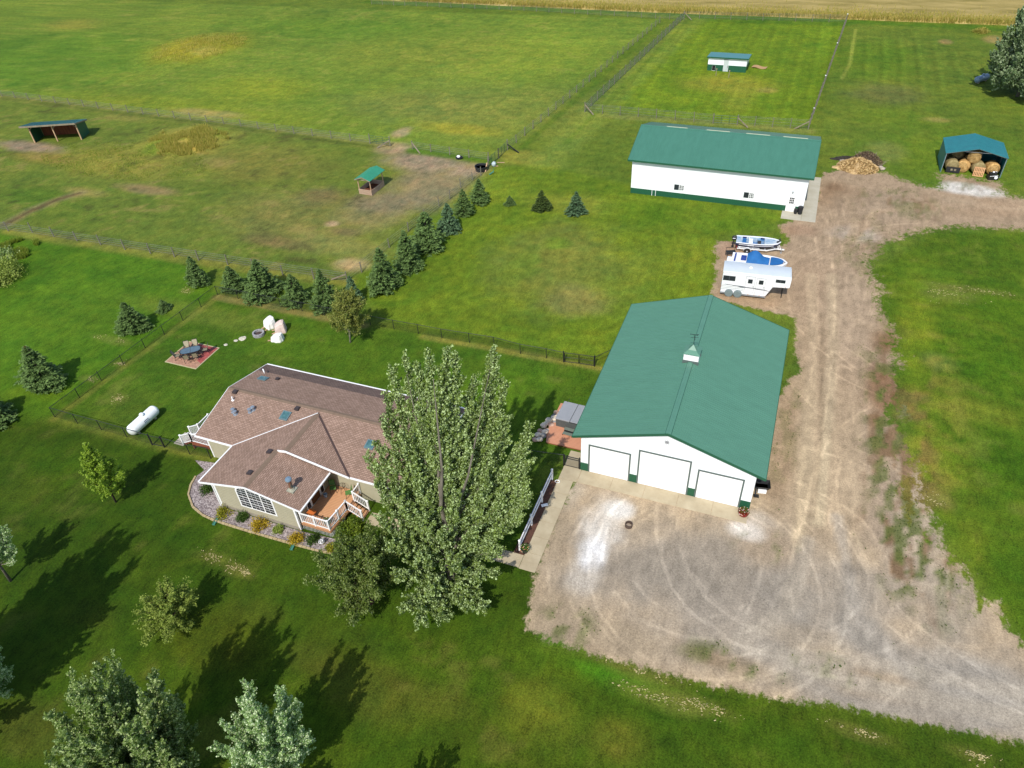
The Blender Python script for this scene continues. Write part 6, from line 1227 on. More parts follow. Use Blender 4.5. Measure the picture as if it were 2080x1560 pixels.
def fence(name, lab, pts, n=None, h=1.25, pr=.06, strands=(.3, .6, .9, 1.15), netting=None, post_m=None, wire_m=None, post_list=None, nh=None, caps=False, tilt=.03, square=False, top_rail=None):
    """pts: polyline of world points; posts spaced evenly (n) or at post_list"""
    P = [Vector((p[0], p[1], 0)) for p in pts]; c = sum(P, Vector()) / len(P); T = thing(name, lab, "fence", (c.x, c.y)); P = [p - c for p in P]
    if post_list is None:
        Ls = [(b - a).length for a, b in zip(P[:-1], P[1:])]; tot = sum(Ls); Q = []
        for i in range(n):
            d = tot * i / (n - 1); k = 0
            while k < len(Ls) - 1 and d > Ls[k]: d -= Ls[k]; k += 1
            Q.append(P[k].lerp(P[k + 1], min(1, d / Ls[k])))
    else: Q = [Vector((p[0], p[1], 0)) - c for p in post_list]
    first = None; rr = random.Random(len(Q))
    for i, q in enumerate(Q):
        if first is None:
            mb = MB(); 
            if square: mb.bar((0, 0, 0), (0, 0, h), pr * 2, pr * 2)
            else: mb.tube([(0, 0, 0), (0, 0, h)], [pr, pr * .9], 7)
            first = mb.build("post", post_m or M_post, T); first.location = q; o = first
        else: o = first.copy(); col.objects.link(o); o.location = q; o.parent = T
        o.rotation_euler = (rr.uniform(-tilt, tilt), rr.uniform(-tilt, tilt), rr.random() * 3 if not square else 0); o.scale = (1, 1, 1 + rr.uniform(-.05, .05) * (tilt > 0))
    if strands:
        mb = MB()
        for z in strands:
            for a, b in zip(P[:-1], P[1:]): mb.bar(a + Vector((0, 0, z)), b + Vector((0, 0, z)), .014, .014)
        mb.build("wire", wire_m or M_wire, T)
    if netting:
        mb = MB(); H_ = nh or h * .95
        for a, b in zip(P[:-1], P[1:]): mb.add([a + Vector((0, 0, .03)), b + Vector((0, 0, .03)), b + Vector((0, 0, H_)), a + Vector((0, 0, H_))], [(0, 1, 2, 3)])
        mb.build("netting", netting, T)
    if top_rail:
        mb = MB()
        for z in top_rail:
            for a, b in zip(P[:-1], P[1:]): mb.tube([a + Vector((0, 0, z)), b + Vector((0, 0, z))], .024, 5)
        mb.build("top_rail", post_m, T)
    return T
def brace(T_, wx, wy, dx_, dy_, h=1.1, m=None):
    l = T_.location; mb = MB(); mb.bar((wx - l.x, wy - l.y, h), (wx + dx_ - l.x, wy + dy_ - l.y, .05), .13, .13); mb.build("brace_pole", m or M_wood, T_)
# near paddock fence
A = [(17, 469), (66, 472), (110, 481), (157, 489.5), (205, 497.5), (254, 507), (306, 515), (355, 522), (404, 529), (463, 538), (515, 547), (575, 559), (638, 567), (706, 573)]
y_ = [G(*p) for p in A]
T = fence("paddock_fence", "post and wire fence with pale post tops along the near side of the rough paddock", [G(-190, 436), y_[0], y_[-1]], post_list=[G(-190, 436), G(-85, 452)] + y_, h=1.35, pr=.075, netting=M_fieldnet)
brace(T, *y_[-1], -2.0, -.1, 1.0)
B_ = [G(*p) for p in [(706, 573), (735, 553), (791, 503), (830, 470), (862, 443), (892, 419), (914, 404), (936, 381), (960, 366), (977, 357)]]
fence("paddock_fence", "post and wire fence running behind the diagonal row of spruces", [B_[0], B_[2], B_[-1]], post_list=B_[1:], h=1.25, pr=.07, netting=M_fieldnet)
T = fence("field_fence", "long wire fence between the far field and the rough paddock", [G(-220, 160), G(6, 196), G(486, 257), G(752, 292)], n=34, h=1.25, pr=.075, netting=M_fieldnet)
T = fence("field_fence", "short fence stretch between the two pasture gates above the bare dirt", [G(838, 303), G(993, 327)], n=5, h=1.25, pr=.075, netting=M_fieldnet); q = G(838, 303); brace(T, *q, 1.9, -1.3, 1.0)
Cc = [G(1031, 305), G(1340, 47)]
T = fence("lane_fence", "wire fence along the left side of the mown lane up to the crop", Cc, n=26, h=1.3, pr=.07, netting=M_fieldnet); brace(T, *Cc[0], 2.0, -.6, .9, M_black)
fence("boundary_fence", "faint wire fence along the far edge of the big field below the crop", [G(755, 9), G(1060, 22), G(1389, 41)], n=26, h=1.2, pr=.06, netting=M_fieldnet)
Pd = [G(1188, 228), G(1389, 37.5), G(1718, 46), G(1641.5, 262.5)]
T = fence("paddock_netting_fence", "netted fence along the left side of the coop paddock", [Pd[0], Pd[1]], n=22, h=1.6, pr=.06, netting=M_net); brace(T, *Pd[0], 1.7, -.9, 1.2); brace(T, *Pd[1], 1.9, -1.2, 1.2)
fence("paddock_netting_fence", "netted fence along the crop side of the coop paddock", [Pd[1], Pd[2]], n=11, h=1.5, pr=.06, netting=M_fieldnet, strands=(.4, .8, 1.2, 1.45))
T = fence("paddock_netting_fence", "grey netted fence on the right side of the coop paddock with insulator caps", [Pd[2], Pd[3]], n=30, h=1.6, pr=.1, netting=M_net2); brace(T, *Pd[3], -1.9, -.4, 1.2)
for t in (.0, .35, .67, .93): p = Vector(Pd[2]).lerp(Vector(Pd[3]), t); l = T.location; mb = MB(); mb.lathe([(.11, 0), (.11, .1), (.01, .14)], 8, (p.x - l.x, p.y - l.y, 1.6)); mb.build("white_cap", M_paint, T)
g0, g1 = G(1448, 251), G(1497, 254)
T = fence("paddock_netting_fence", "wire fence left of the gate on the barn side of the coop paddock", [Pd[0], g0], n=8, h=1.5, pr=.06, netting=M_fieldnet, strands=(.4, .8, 1.2, 1.4))
T = fence("paddock_netting_fence", "wire fence right of the gate on the barn side of the coop paddock", [g1, Pd[3]], n=5, h=1.5, pr=.06, netting=M_fieldnet, strands=(.4, .8, 1.2, 1.4)); brace(T, *g1, 1.7, -.8, 1.1)
# tube gates
M_ggate = mat("green_gate_tube", srgb(60, 104, 84, .6), scale=4, rough=.5)
def gate(lab, a, b, h=1.3, nb=5, m=M_ggate, posts=True):
    a = Vector((a[0], a[1], 0)); b = Vector((b[0], b[1], 0)); d = b - a; T = thing("farm_gate", lab, "gate", (a.x, a.y)); b = d; a = Vector()
    mb = MB()
    for i in range(nb): z = .2 + (h - .2) * i / (nb - 1); mb.tube([a + Vector((0, 0, z)), b + Vector((0, 0, z))], .028, 6)
    for t in (0.01, .33, .66, .99): p = a.lerp(b, t); mb.tube([p + Vector((0, 0, .2)), p + Vector((0, 0, h))], .028, 6)
    mb.build("gate_frame", m, T)
    if posts:
        for p in (a, b): mb = MB(); mb.tube([p, p + Vector((0, 0, h + .25))], .08, 8); mb.build("post", M_post, T)
    return T
T = gate("open green tube gate left of the worn gap between paddock and field", G(752, 292), G(793, 297)); brace(T, *G(793, 297), -1.6, -1.2, .9)
gate("double green tube gate across the dirt lane by the black water tub, far leaf", G(1013, 322), G(1031, 304), m=M_ggate); gate("double green tube gate across the dirt lane by the black water tub, near leaf", G(992, 340), G(1013, 322))
gate("green wire gate into the coop paddock behind the long shed", g0, g1, 1.3, 4)
T = thing("water_tub", "round black stock tank in the corner of the dirt paddock", "water tub", (-40.6, 88.9)); mb = MB(); mb.lathe([(.8, 0), (.9, .62), (.93, .66), (.84, .66), (.78, .3), (.01, .3)], 26); mb.build("tub_wall", M_blackpl, T); mb = MB(); mb.lathe([(.8, .4), (.01, .4)], 24); mb.build("water", mat("dark_water", (.02, .025, .03), scale=2, rough=.05), T)
T = thing("plastic_drum", "white rounded drum leaning by the gate post with two planks", "drum", (-39.35, 90.6)); mb = MB(); rock(mb, 0, 0, .35, .4, 14, .9); mb.build("drum", mat("blue_white_plastic", srgb(200, 216, 220, .75), scale=3), T)
for lab, a, b in (("pale plank lying at the gate, upper of two", (1010, 331), (1025, 331)), ("pale plank lying at the gate, lower of two", (1002, 338), (1012, 338)), ("pale pole leaning down from the gate into the grass", (990, 343), (986, 350))):
    p, q = G(*a), G(*b); mb = MB(); mb.bar((p[0], p[1], .08 if "leaning" not in lab else .9), (q[0], q[1], .06), .14, .06); tag(mb.build("plank", M_newwood), lab, "plank")
T = thing("feed_pan", "white lump on a black rubber pan by the paddock fence", "feed pan", G(933, 322)); mb = MB(); mb.lathe([(.45, 0), (.55, .2), (.45, .22), (.4, .08), (.01, .08)], 18); mb.build("rubber_pan", M_blackpl, T); mb = MB(); rock(mb, -.15, .1, .25, .25, 6, .8); mb.build("salt_lump", M_paint, T)
T = thing("garden_tap", "small teal tap lying in the lawn by the paddock gate", "tap", G(994, 356), .8); mb = MB(); mb.bar((0, 0, .1), (.7, .1, .35), .12, .12); mb.bar((.7, .1, .3), (.7, .1, .75), .05, .05); mb.build("tap_body", mat("teal_plastic", srgb(80, 150, 130, .7)), T)
# black chain link round the yard
def chain(lab, pts, posts): return fence("chain_link_fence", lab, pts, post_list=posts, h=1.15, pr=.035, strands=None, netting=M_link, post_m=M_black, nh=1.1, tilt=0, top_rail=(1.12,))
L1 = [(111.5, 847), (162, 808), (206, 773), (251, 739.5), (295, 706.7), (334.6, 680), (372, 651.5), (409, 624), (442.5, 599)]
chain("black chain-link fence climbing past the spruces on the left of the yard", [G(*p) for p in (L1[0], L1[-1])], [G(*p) for p in L1])
L2 = [(484, 607), (527.5, 615.6), (571, 624), (614, 632), (659, 641), (706, 651), (753, 660), (800.6, 669), (850, 678), (897.5, 687), (953.5, 696), (1004, 704), (1057, 718.5), (1109.7, 727.7), (1145, 735.4)]
chain("black chain-link fence along the back of the yard under the spruces toward the barn", [G(442.5, 599)] + [G(*p) for p in L2], [G(*p) for p in L2])
T = thing("chain_link_gate", "double black chain-link gate beside the barn at the back of the yard", "gate", G(1145, 735.4)); l = Vector(T.location)
for a, b in (((1147, 735.8), (1175, 739)), ((1177, 739.3), (1206, 743.7))):
    p = Vector((*G(*a), 0)) - l; q = Vector((*G(*b), 0)) - l; mb = MB(); u = Vector((0, 0, 1.1)); w_ = Vector((0, 0, .08)); m_2 = Vector((0, 0, .6))
    for s, e in ((p + w_, p + u), (q + w_, q + u), (p + u, q + u), (p + w_, q + w_), (p + m_2, q + m_2)): mb.tube([s, e], .028, 6)
    g = mb.build("gate_leaf", M_black, T); mb = MB(); mb.add([p + w_, q + w_, q + u, p + u], [(0, 1, 2, 3)]); mb.build("netting", M_link, g)
for a in ((1145, 735.4), (1207.5, 744.2)): p = Vector((*G(*a), 0)) - l; mb = MB(); mb.tube([p, p + Vector((0, 0, 1.25))], .06, 8); mb.build("post", M_black, T)
chain("short black chain-link end panel between the double gate and the barn wall", [G(1209, 744.3), (-11.2, 53.9)], [(-11.2, 53.9)])
L3 = [(158, 860.5), (206.4, 873.3), (258, 888), (310, 903.6)]; chain("black chain-link fence in front of the propane tank", [G(111.5, 847)] + [G(*p) for p in L3], [G(*p) for p in L3])
T = thing("chain_link_gate", "narrow black gate with thick posts in the front yard fence", "gate", G(310, 903.6)); l = Vector(T.location); q = Vector((*G(334.6, 908.7), 0)) - l; mb = MB()
for s, e in (((0, 0, .1), (q.x, q.y, .1)), ((0, 0, 1.1), (q.x, q.y, 1.1)), ((.06, 0, .1), (.06, 0, 1.1)), ((q.x - .06, q.y, .1), (q.x - .06, q.y, 1.1))): mb.tube([s, e], .028, 6)
g = mb.build("gate_leaf", M_black, T); mb = MB(); mb.add([(0, 0, .1), (q.x, q.y, .1), (q.x, q.y, 1.1), (0, 0, 1.1)], [(0, 1, 2, 3)]); mb.build("netting", M_link, g)
for p in (Vector(), q): mb = MB(); mb.tube([p, p + Vector((0, 0, 1.25))], .065, 8); mb.build("post", M_black, T)
chain("black chain-link fence between the front gate and the house corner", [G(334.6, 908.7), G(386, 923), (-39.9, 29.85)], [G(386, 923), (-39.95, 29.75)])
E1_, E2_ = G(1081, 935.5), G(1147, 944.6); chain("black chain-link fence from the house to the barn path", [(-20.6, 38.0), E1_, E2_], [(-20.6, 38.0), (-18.3, 38.0), E1_, E2_])
T = thing("chain_link_gate", "single black gate across the path at the front corner of the barn", "gate", (-12.15, 38.15)); mb = MB(); b = 1.15
for s, e in (((0, 0, .08), (b, 0, .08)), ((0, 0, 1.12), (b, 0, 1.12)), ((0, 0, .08), (0, 0, 1.12)), ((b, 0, .08), (b, 0, 1.12)), ((0, 0, .9), (b, 0, .9))): mb.tube([s, e], .03, 6)
g = mb.build("gate_leaf", M_black, T); mb = MB(); mb.add([(0, 0, .08), (b, 0, .08), (b, 0, 1.12), (0, 0, 1.12)], [(0, 1, 2, 3)]); mb.build("netting", M_link, g)
for x in (-.08, b + .06): mb = MB(); mb.tube([(x, 0, 0), (x, 0, 1.25)], .055, 8); mb.build("post", M_black, T)
# ------------------------------------------------------------------ vegetation
def leaf_mat(name, c1, c2, back=None, trans=.25, rough=.6, spec=.3):
    m = bpy.data.materials.new(name); m.use_nodes = True; N = m.node_tree.nodes; L = m.node_tree.links; b = N["Principled BSDF"]; out = N["Material Output"]
    b.inputs["Roughness"].default_value = rough; b.inputs["Specular IOR Level"].default_value = spec
    a = N.new("ShaderNodeAttribute"); a.attribute_name = "tone"; mx = N.new("ShaderNodeMix"); mx.data_type = 'RGBA'; mx.inputs[6].default_value = rgba(c1); mx.inputs[7].default_value = rgba(c2); L.new(a.outputs["Fac"], mx.inputs[0]); colr = mx.outputs[2]
    if back is not None:
        g = N.new("ShaderNodeNewGeometry"); m2 = N.new("ShaderNodeMix"); m2.data_type = 'RGBA'; L.new(g.outputs["Backfacing"], m2.inputs[0]); L.new(colr, m2.inputs[6]); m2.inputs[7].default_value = rgba(back); colr = m2.outputs[2]
    L.new(colr, b.inputs["Base Color"]); t = N.new("ShaderNodeBsdfTranslucent"); s = N.new("ShaderNodeVectorMath"); s.operation = 'MULTIPLY'; s.inputs[1].default_value = (1.2, 1.35, .6); L.new(colr, s.inputs[0]); L.new(s.outputs[0], t.inputs[0])
    ms = N.new("ShaderNodeMixShader"); ms.inputs[0].default_value = trans; L.new(b.outputs[0], ms.inputs[1]); L.new(t.outputs[0], ms.inputs[2]); L.new(ms.outputs[0], out.inputs[0]); return m
def unit(v): return v / (np.linalg.norm(v, axis=-1, keepdims=True) + 1e-9)
def leaf_quads(C_, size, axis_dir=None, aspect=.6, up=.4, tone=None, r_=rng, flat=None):
    """one folded rhombic leaf (or leaf clump) per point; returns verts, quads, tone"""
    n = len(C_); nn = unit(r_.normal(size=(n, 3)) + np.array([0, 0, up])) if flat is None else unit(r_.normal(size=(n, 3)) * flat + np.array([0, 0, 1]))
    a = r_.normal(size=(n, 3)) if axis_dir is None else axis_dir + r_.normal(size=(n, 3)) * .45
    a = unit(a - nn * (a * nn).sum(1, keepdims=True)); b = np.cross(nn, a); s = np.asarray(size).reshape(-1, 1) * np.ones((n, 1))
    v = np.stack([C_ - a * s, C_ - b * s * aspect + nn * s * .15, C_ + a * s, C_ + b * s * aspect + nn * s * .15], 1).reshape(-1, 3)
    q = np.arange(4 * n).reshape(n, 4); t = r_.random(n) if tone is None else tone
    return v, q, np.repeat(t, 4)
def join(parts):
    V_, Q_, T_ = [], [], []; o = 0
    for v, q, t in parts: V_.append(v); Q_.append(q + o); T_.append(t); o += len(v)
    return np.concatenate(V_), np.concatenate(Q_), np.concatenate(T_)
M_bark1 = mat("grey_bark", srgb(150, 142, 126, .6), srgb(96, 88, 76, .6), scale=4, rough=.95, stretch=(1, 1, .3)); M_bark2 = mat("birch_bark", srgb(214, 206, 190, .75), srgb(120, 108, 92, .6), scale=5, rough=.9, contrast=1.5); M_bark3 = mat("dark_bark", srgb(92, 76, 62, .6), scale=4, rough=.95)
# spruces -----------------------------------------------------------
def spruce_mesh(seed, h, R_, dens=1.0):
    r_ = np.random.default_rng(seed); parts = []; nb = int(300 * dens)
    z0 = np.sort(r_.random(nb) ** 1.25); z0 = .03 + .95 * z0; az = r_.random(nb) * 2 * pi + np.arange(nb) * 2.4
    lump = 1 + .2 * np.sin(az * 2 + seed) + .10 * np.sin(az * 5 + seed * 2) + .12 * np.sin(z0 * 14 + seed)
    prof = (1 - z0) ** .85 * (1 - .28 * np.exp(-((z0) / .05) ** 2)); ln = R_ * prof * r_.uniform(.80, 1.12, nb) * lump + .05
    for i in range(nb):
        k = max(6, int(34 * (ln[i] / R_) ** .8)); t = r_.uniform(.18, 1, k) ** .75; l = ln[i]; d = np.array([cos(az[i]), sin(az[i]), 0]); s = np.array([-sin(az[i]), cos(az[i]), 0])
        lat = r_.normal(size=k) * (.13 * l * (1.15 - t) + .05); zz = z0[i] * h - .26 * l * t + .14 * l * t * t - .1 * abs(lat) + r_.normal(size=k) * .025
        C_ = d * (t * l)[:, None] + s * lat[:, None] + np.array([0, 0, 1]) * zz[:, None]; ax = d * .8 + s * np.sign(lat)[:, None] * .55 + np.array([0, 0, .12])
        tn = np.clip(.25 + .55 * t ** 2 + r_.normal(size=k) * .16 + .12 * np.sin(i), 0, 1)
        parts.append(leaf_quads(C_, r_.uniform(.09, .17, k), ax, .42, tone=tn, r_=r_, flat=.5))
    zt_ = np.linspace(.9, 1.0, 14) * h; C_ = np.stack([r_.normal(size=14) * .03, r_.normal(size=14) * .03, zt_], 1); parts.append(leaf_quads(C_, .09, np.array([[0, 0, 1.]]), .3, tone=np.full(14, .7), r_=r_))
    return join(parts)
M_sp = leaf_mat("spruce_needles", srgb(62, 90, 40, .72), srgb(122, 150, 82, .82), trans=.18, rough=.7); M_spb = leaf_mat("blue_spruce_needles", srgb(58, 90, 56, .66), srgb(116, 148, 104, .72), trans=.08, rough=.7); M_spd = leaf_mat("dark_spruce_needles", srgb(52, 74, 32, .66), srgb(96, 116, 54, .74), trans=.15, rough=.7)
SPM = {}
def spruce(lab, base, topy, width, var=0, m=None, fat=1.0, grp="spruces"):
    bx_, by_ = G(*base); R_ = width / 2 * mpp(bx_, by_) * 1.12 * fat; d = math.hypot(bx_, by_); k = .72 * R_; x = bx_ + bx_ / d * k; y = by_ + by_ / d * k
    h = max(.8, height_to(x, y, topy) * 1.0); key = (var, m.name if m else '')
    T = thing("spruce_tree", lab, "spruce tree", (x, y), random.random() * 6, grp)
    H0, R0_ = 5.0, 1.8
    if key not in SPM:
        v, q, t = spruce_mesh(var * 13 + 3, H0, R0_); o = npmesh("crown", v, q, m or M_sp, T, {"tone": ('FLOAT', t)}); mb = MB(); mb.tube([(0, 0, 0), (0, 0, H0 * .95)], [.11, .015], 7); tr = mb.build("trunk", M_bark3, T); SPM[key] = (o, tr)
    else:
        for src in SPM[key]: c = src.copy(); col.objects.link(c); c.parent = T
    for c in T.children: c.scale = (R_ / R0_, R_ / R0_, h / H0)
    return T
for a in [("largest spruce outside the left chain-link fence, with a rusty brown top", (105, 797), 703, 90, 2, None), ("spruce cut by the left edge of the photo, casting a shadow on the lawn", (0, 868), 790, 84, 4, None), ("lone medium spruce just outside the left chain-link fence", (279, 682), 614, 64, 1, None), ("tiny spruce beside the left chain-link fence", (337, 636), 609, 30, 3, None),
    ("spruce standing outside the back left corner of the chain-link fence", (407, 586), 520, 50, 0, None), ("first spruce inside the row behind the yard, right of the fence corner", (481, 599), 540, 52, 2, None), ("widest spruce in the row behind the yard", (542, 613), 527, 78, 4, None), ("medium spruce in the row behind the yard, immediately right of the widest one", (606, 626), 556, 56, 1, M_sp), ("spruce in the back row just left of the yellowing birch", (668, 638), 546, 60, 3, None), ("slim spruce half hidden behind the yellowing birch", (722, 622), 560, 42, 0, M_spb),
    ("tall spruce right of the birch at the foot of the diagonal row", (785, 602), 503, 72, 2, None), ("second spruce up the diagonal row, behind the tall one", (832, 556), 467, 62, 4, None), ("bushiest spruce in the middle of the diagonal row", (872, 517), 430, 82, 1, None), ("dark blue-green spruce in the diagonal row, right of the bushiest one", (914, 477), 412, 52, 3, M_spb), ("narrow spruce second from the top of the diagonal row", (944, 444), 383, 40, 0, None), ("uppermost spruce of the diagonal row by the water tub", (976, 418), 363, 46, 2, None),
    ("smallest spruce on the lawn left of the dark conifer", (1036, 420), 397, 22, 4, None), ("dark brownish-green conifer on the lawn between two spruces", (1101, 433), 386, 38, 1, M_spd), ("blue spruce on the lawn nearest the long shed", (1170, 442), 388, 40, 3, M_spb)]:
    spruce(a[0], a[1], a[2], a[3], a[4], a[5])
sp0 = [o for o in col.objects if o.name == "spruce_tree"][0]; hh = 5.0 * sp0.children[0].scale[2]
r_ = np.random.default_rng(3); k = 70; zz = r_.uniform(.86, .99, k); C_ = np.stack([r_.normal(size=k) * .35 * (1.02 - zz), r_.normal(size=k) * .35 * (1.02 - zz), zz * hh], 1) * np.array([2.6, 2.6, 1]); v, q, t = leaf_quads(C_, .12, None, .4, .4, r_=r_)
npmesh("dead_top", v, q, leaf_mat("rusty_needles", srgb(120, 76, 46, .65), srgb(150, 104, 66, .7)), sp0, {"tone": ('FLOAT', t)})

# broadleaf trees ---------------------------------------------------
def plumes(T, limbs, leaf_m, bark_m, lsize, per, seed, wind=(.25, .12, .2), tw=(.5, 1.2), dens=9, aspect=.7, up=.35, r0=.1, bare=.22, spread=.07):
    """feathery crown: every limb is a bare rod below and a narrow plume of short swept twigs above"""
    r_ = np.random.default_rng(seed); lb = MB(); parts = []; W_ = np.array(wind, float)
    for (P, lr) in limbs:
        P = np.array(P, float); n = 14; t = np.linspace(0, 1, n)[:, None]; b = (1 - t) ** 2 * P[0] + 2 * t * (1 - t) * P[1] + t * t * P[2]; seg = np.linalg.norm(np.diff(b, axis=0), axis=1).sum()
        lb.tube([tuple(p) for p in b], [max(.012, lr * (1 - .9 * u)) for u in np.linspace(0, 1, n)], 5)
        nt_ = max(8, int(dens * seg * (1 - bare)))
        for i in range(nt_):
            u = bare + (1 - bare) * (i + r_.random()) / nt_; f = u * (n - 1); k = min(int(f), n - 2); s0 = b[k] + (b[k + 1] - b[k]) * (f - k); tg = unit(b[k + 1] - b[k]); q = unit(r_.normal(size=3)); q = unit(q - tg * (q @ tg))
            d = unit(tg * .75 + q * .8 + W_ * .6 + np.array([0, 0, .12])); L_ = r_.uniform(*tw) * (1.15 - .65 * abs(u - .5) * 2 * (u > .5)) * min(1, .35 + seg / 5); e = unit(d + tg * .5 + W_ * .7)
            m_ = max(5, int(per * L_)); v_ = r_.random(m_) ** .8; C_ = s0 + d * (v_ * L_)[:, None] + (e - d) * (v_ * v_ * L_ * .5)[:, None] + r_.normal(size=(m_, 3)) * (spread * (1.2 - .6 * v_))[:, None]; C_[:, 2] = np.maximum(C_[:, 2], .1)
            tn = np.clip(r_.normal(size=m_) * .24 + .48 + .2 * r_.normal() + .22 * (v_ - .5), 0, 1); parts.append(leaf_quads(C_, lsize * r_.uniform(.6, 1.3, m_), np.tile(unit(e)[None], (m_, 1)) * .9, aspect, up, tone=tn, r_=r_))
    lb.build("limbs", bark_m, T); v, q, t = join(parts); npmesh("crown", v, q, leaf_m, T, {"tone": ('FLOAT', t)}); return len(q)
def fan(h, R_, n, seed, lean=(0, 0), low=.18, root=.12, tall=1.0, r0=.06):
    """limbs of an upright crown: tips spread over an egg-shaped envelope"""
    r_ = np.random.default_rng(seed); out = []
    for i in range(n):
        u = (i + .5) / n; zt = low + (1 - low) * u ** .75; a = i * 2.399 + r_.normal() * .2; rr = R_ * math.sin(min(1, 1.12 - zt + .08) * pi * .62) ** .7 * r_.uniform(.72, 1.12) * (1 if zt < .92 else .3)
        z = h * zt * r_.uniform(.92, 1.06); tip = (rr * cos(a) + lean[0] * zt, rr * sin(a) + lean[1] * zt, z); b = h * max(.03, root * r_.uniform(.4, 1.2)) + .28 * z * r_.random(); b = min(b, z * .7)
        st_ = (lean[0] * b / h * .5, lean[1] * b / h * .5, b); md = (st_[0] + (tip[0] - st_[0]) * .72, st_[1] + (tip[1] - st_[1]) * .72, b + (z - b) * .32); out.append(([st_, md, tip], r0 * (z / h) ** .5))
    return out
def branchy(T, leaders, n_br, env, wind, leaf_m, bark_m, lsize, nleaf, seed, elev=(.2, .9), aspect=.7, spread=.16, zmin=.12, sub=5, trunk_r=.2, up=.3, curl=.3, axis_w=.6, bare=.2):
    r_ = np.random.default_rng(seed); tb = MB(); lb = MB(); parts = []; W_ = np.array(wind, float)
    for li, (P, r0) in enumerate(leaders):
        P = [np.array(p, float) for p in P]; k = len(P); tb.tube([tuple(p) for p in P], [r0 * (1 - .88 * i / (k - 1)) for i in range(k)], 8)
    tot = sum(P_[0][-1][2] for P_ in leaders)
    for li, (P, r0) in enumerate(leaders):
        P = [np.array(p, float) for p in P]; H = P[-1][2]; nb = int(n_br * H / tot)
        zs_ = np.array([p[2] for p in P])
        def at(z): return np.array([np.interp(z, zs_, [p[j] for p in P]) for j in range(3)])
        for b in range(nb):
            t = zmin + (1 - zmin) * (b + r_.random()) / nb; s = at(t * H); az = b * 2.399 + r_.normal() * .4; el = elev[0] + (elev[1] - elev[0]) * t + r_.normal() * .12
            ln = env(t, li) * r_.uniform(.55, 1.18); d = unit(np.array([cos(az) * cos(el), sin(az) * cos(el), sin(el)]) + W_ * (.5 + .5 * t)); e = unit(d + np.array([0, 0, curl]) + W_ * .6)
            K = 7; pl = [s + d * ln * u + (e - d) * ln * u * u * .5 for u in np.linspace(0, 1, K)]
            if ln > .6: lb.tube([tuple(p) for p in pl[:-1]], [max(.008, .035 * ln ** .5 * (r0 / trunk_r) * (1 - u)) for u in np.linspace(0, .85, K - 1)], 4)
            subs = [(pl, ln, 1.0)]
            for q in range(sub):
                u = r_.uniform(.25, .85); s2 = s + d * ln * u + (e - d) * ln * u * u * .5; d2 = unit(d * .9 + r_.normal(size=3) * .55 + W_ * .5 + np.array([0, 0, .25])); l2 = ln * r_.uniform(.25, .5) * (1.1 - u * .5); e2 = unit(d2 + W_ + np.array([0, 0, curl]))
                subs.append(([s2 + d2 * l2 * w + (e2 - d2) * l2 * w * w * .5 for w in np.linspace(0, 1, 4)], l2, .7))
            for (pp, l_, wgt) in subs:
                m_ = max(6, int(nleaf * l_ * wgt)); pp = np.array(pp); u = r_.uniform(bare, 1.03, m_) ** .85 * (len(pp) - 1); i0 = np.clip(u.astype(int), 0, len(pp) - 2); f = (u - i0)[:, None]; C_ = pp[i0] * (1 - f) + pp[i0 + 1] * f
                rad = spread * (l_ ** .6) * (1.15 - .75 * (u / (len(pp) - 1))); C_ = C_ + r_.normal(size=(m_, 3)) * rad[:, None]; C_[:, 2] = np.maximum(C_[:, 2], .12)
                ax = np.tile(unit(pp[-1] - pp[0])[None], (m_, 1)) * axis_w + W_ * .3; tn = np.clip(r_.normal(size=m_) * .22 + .5 + .15 * r_.normal(), 0, 1)
                parts.append(leaf_quads(C_, lsize * r_.uniform(.6, 1.25, m_), ax, aspect, up, tone=tn, r_=r_))
    tb.build("trunk", bark_m, T, smooth=True)
    if lb.v: lb.build("limbs", bark_m, T)
    v, q, t = join(parts); npmesh("crown", v, q, leaf_m, T, {"tone": ('FLOAT', t)}); return len(q)
M_pop = leaf_mat("poplar_leaves", srgb(58, 84, 26, .56), srgb(140, 162, 76, .78), srgb(178, 198, 136, .88), trans=.18, rough=.5, spec=.3)
bx, by = -16.3, 25.6
def rel(*P): return [(p[0] - bx, p[1] - by, p[2]) for p in P]
T = thing("poplar_tree", "tall windblown multi-stemmed poplar towering between the house and the garden path", "tree", (bx, by))
def tgt(px, py, z): g = G(px, py, z); return (g[0], g[1], z)
tb = MB()
trunks = [[(0, 0, 0), (-.05, .7, 3), (-.5, 1.0, 6), (-.35, 1.6, 9), rel(tgt(880, 770, 15))[0]], [(0, 0, 0), (.45, .5, 3), (.5, 1.3, 6), (1.2, 2.0, 8.5), rel(tgt(995, 750, 13.6))[0]], [(-.1, 0, 0), (-.4, .7, 3), (-1.3, 1.1, 6), (-1.7, 2.0, 8.5), rel(tgt(826, 760, 14))[0]]]
for tr, r in zip(trunks, (.22, .17, .15)): tb.tube(tr, [r, r * .82, r * .65, r * .4, .015], 9)
tb.build("trunk", M_bark1, T, smooth=True)
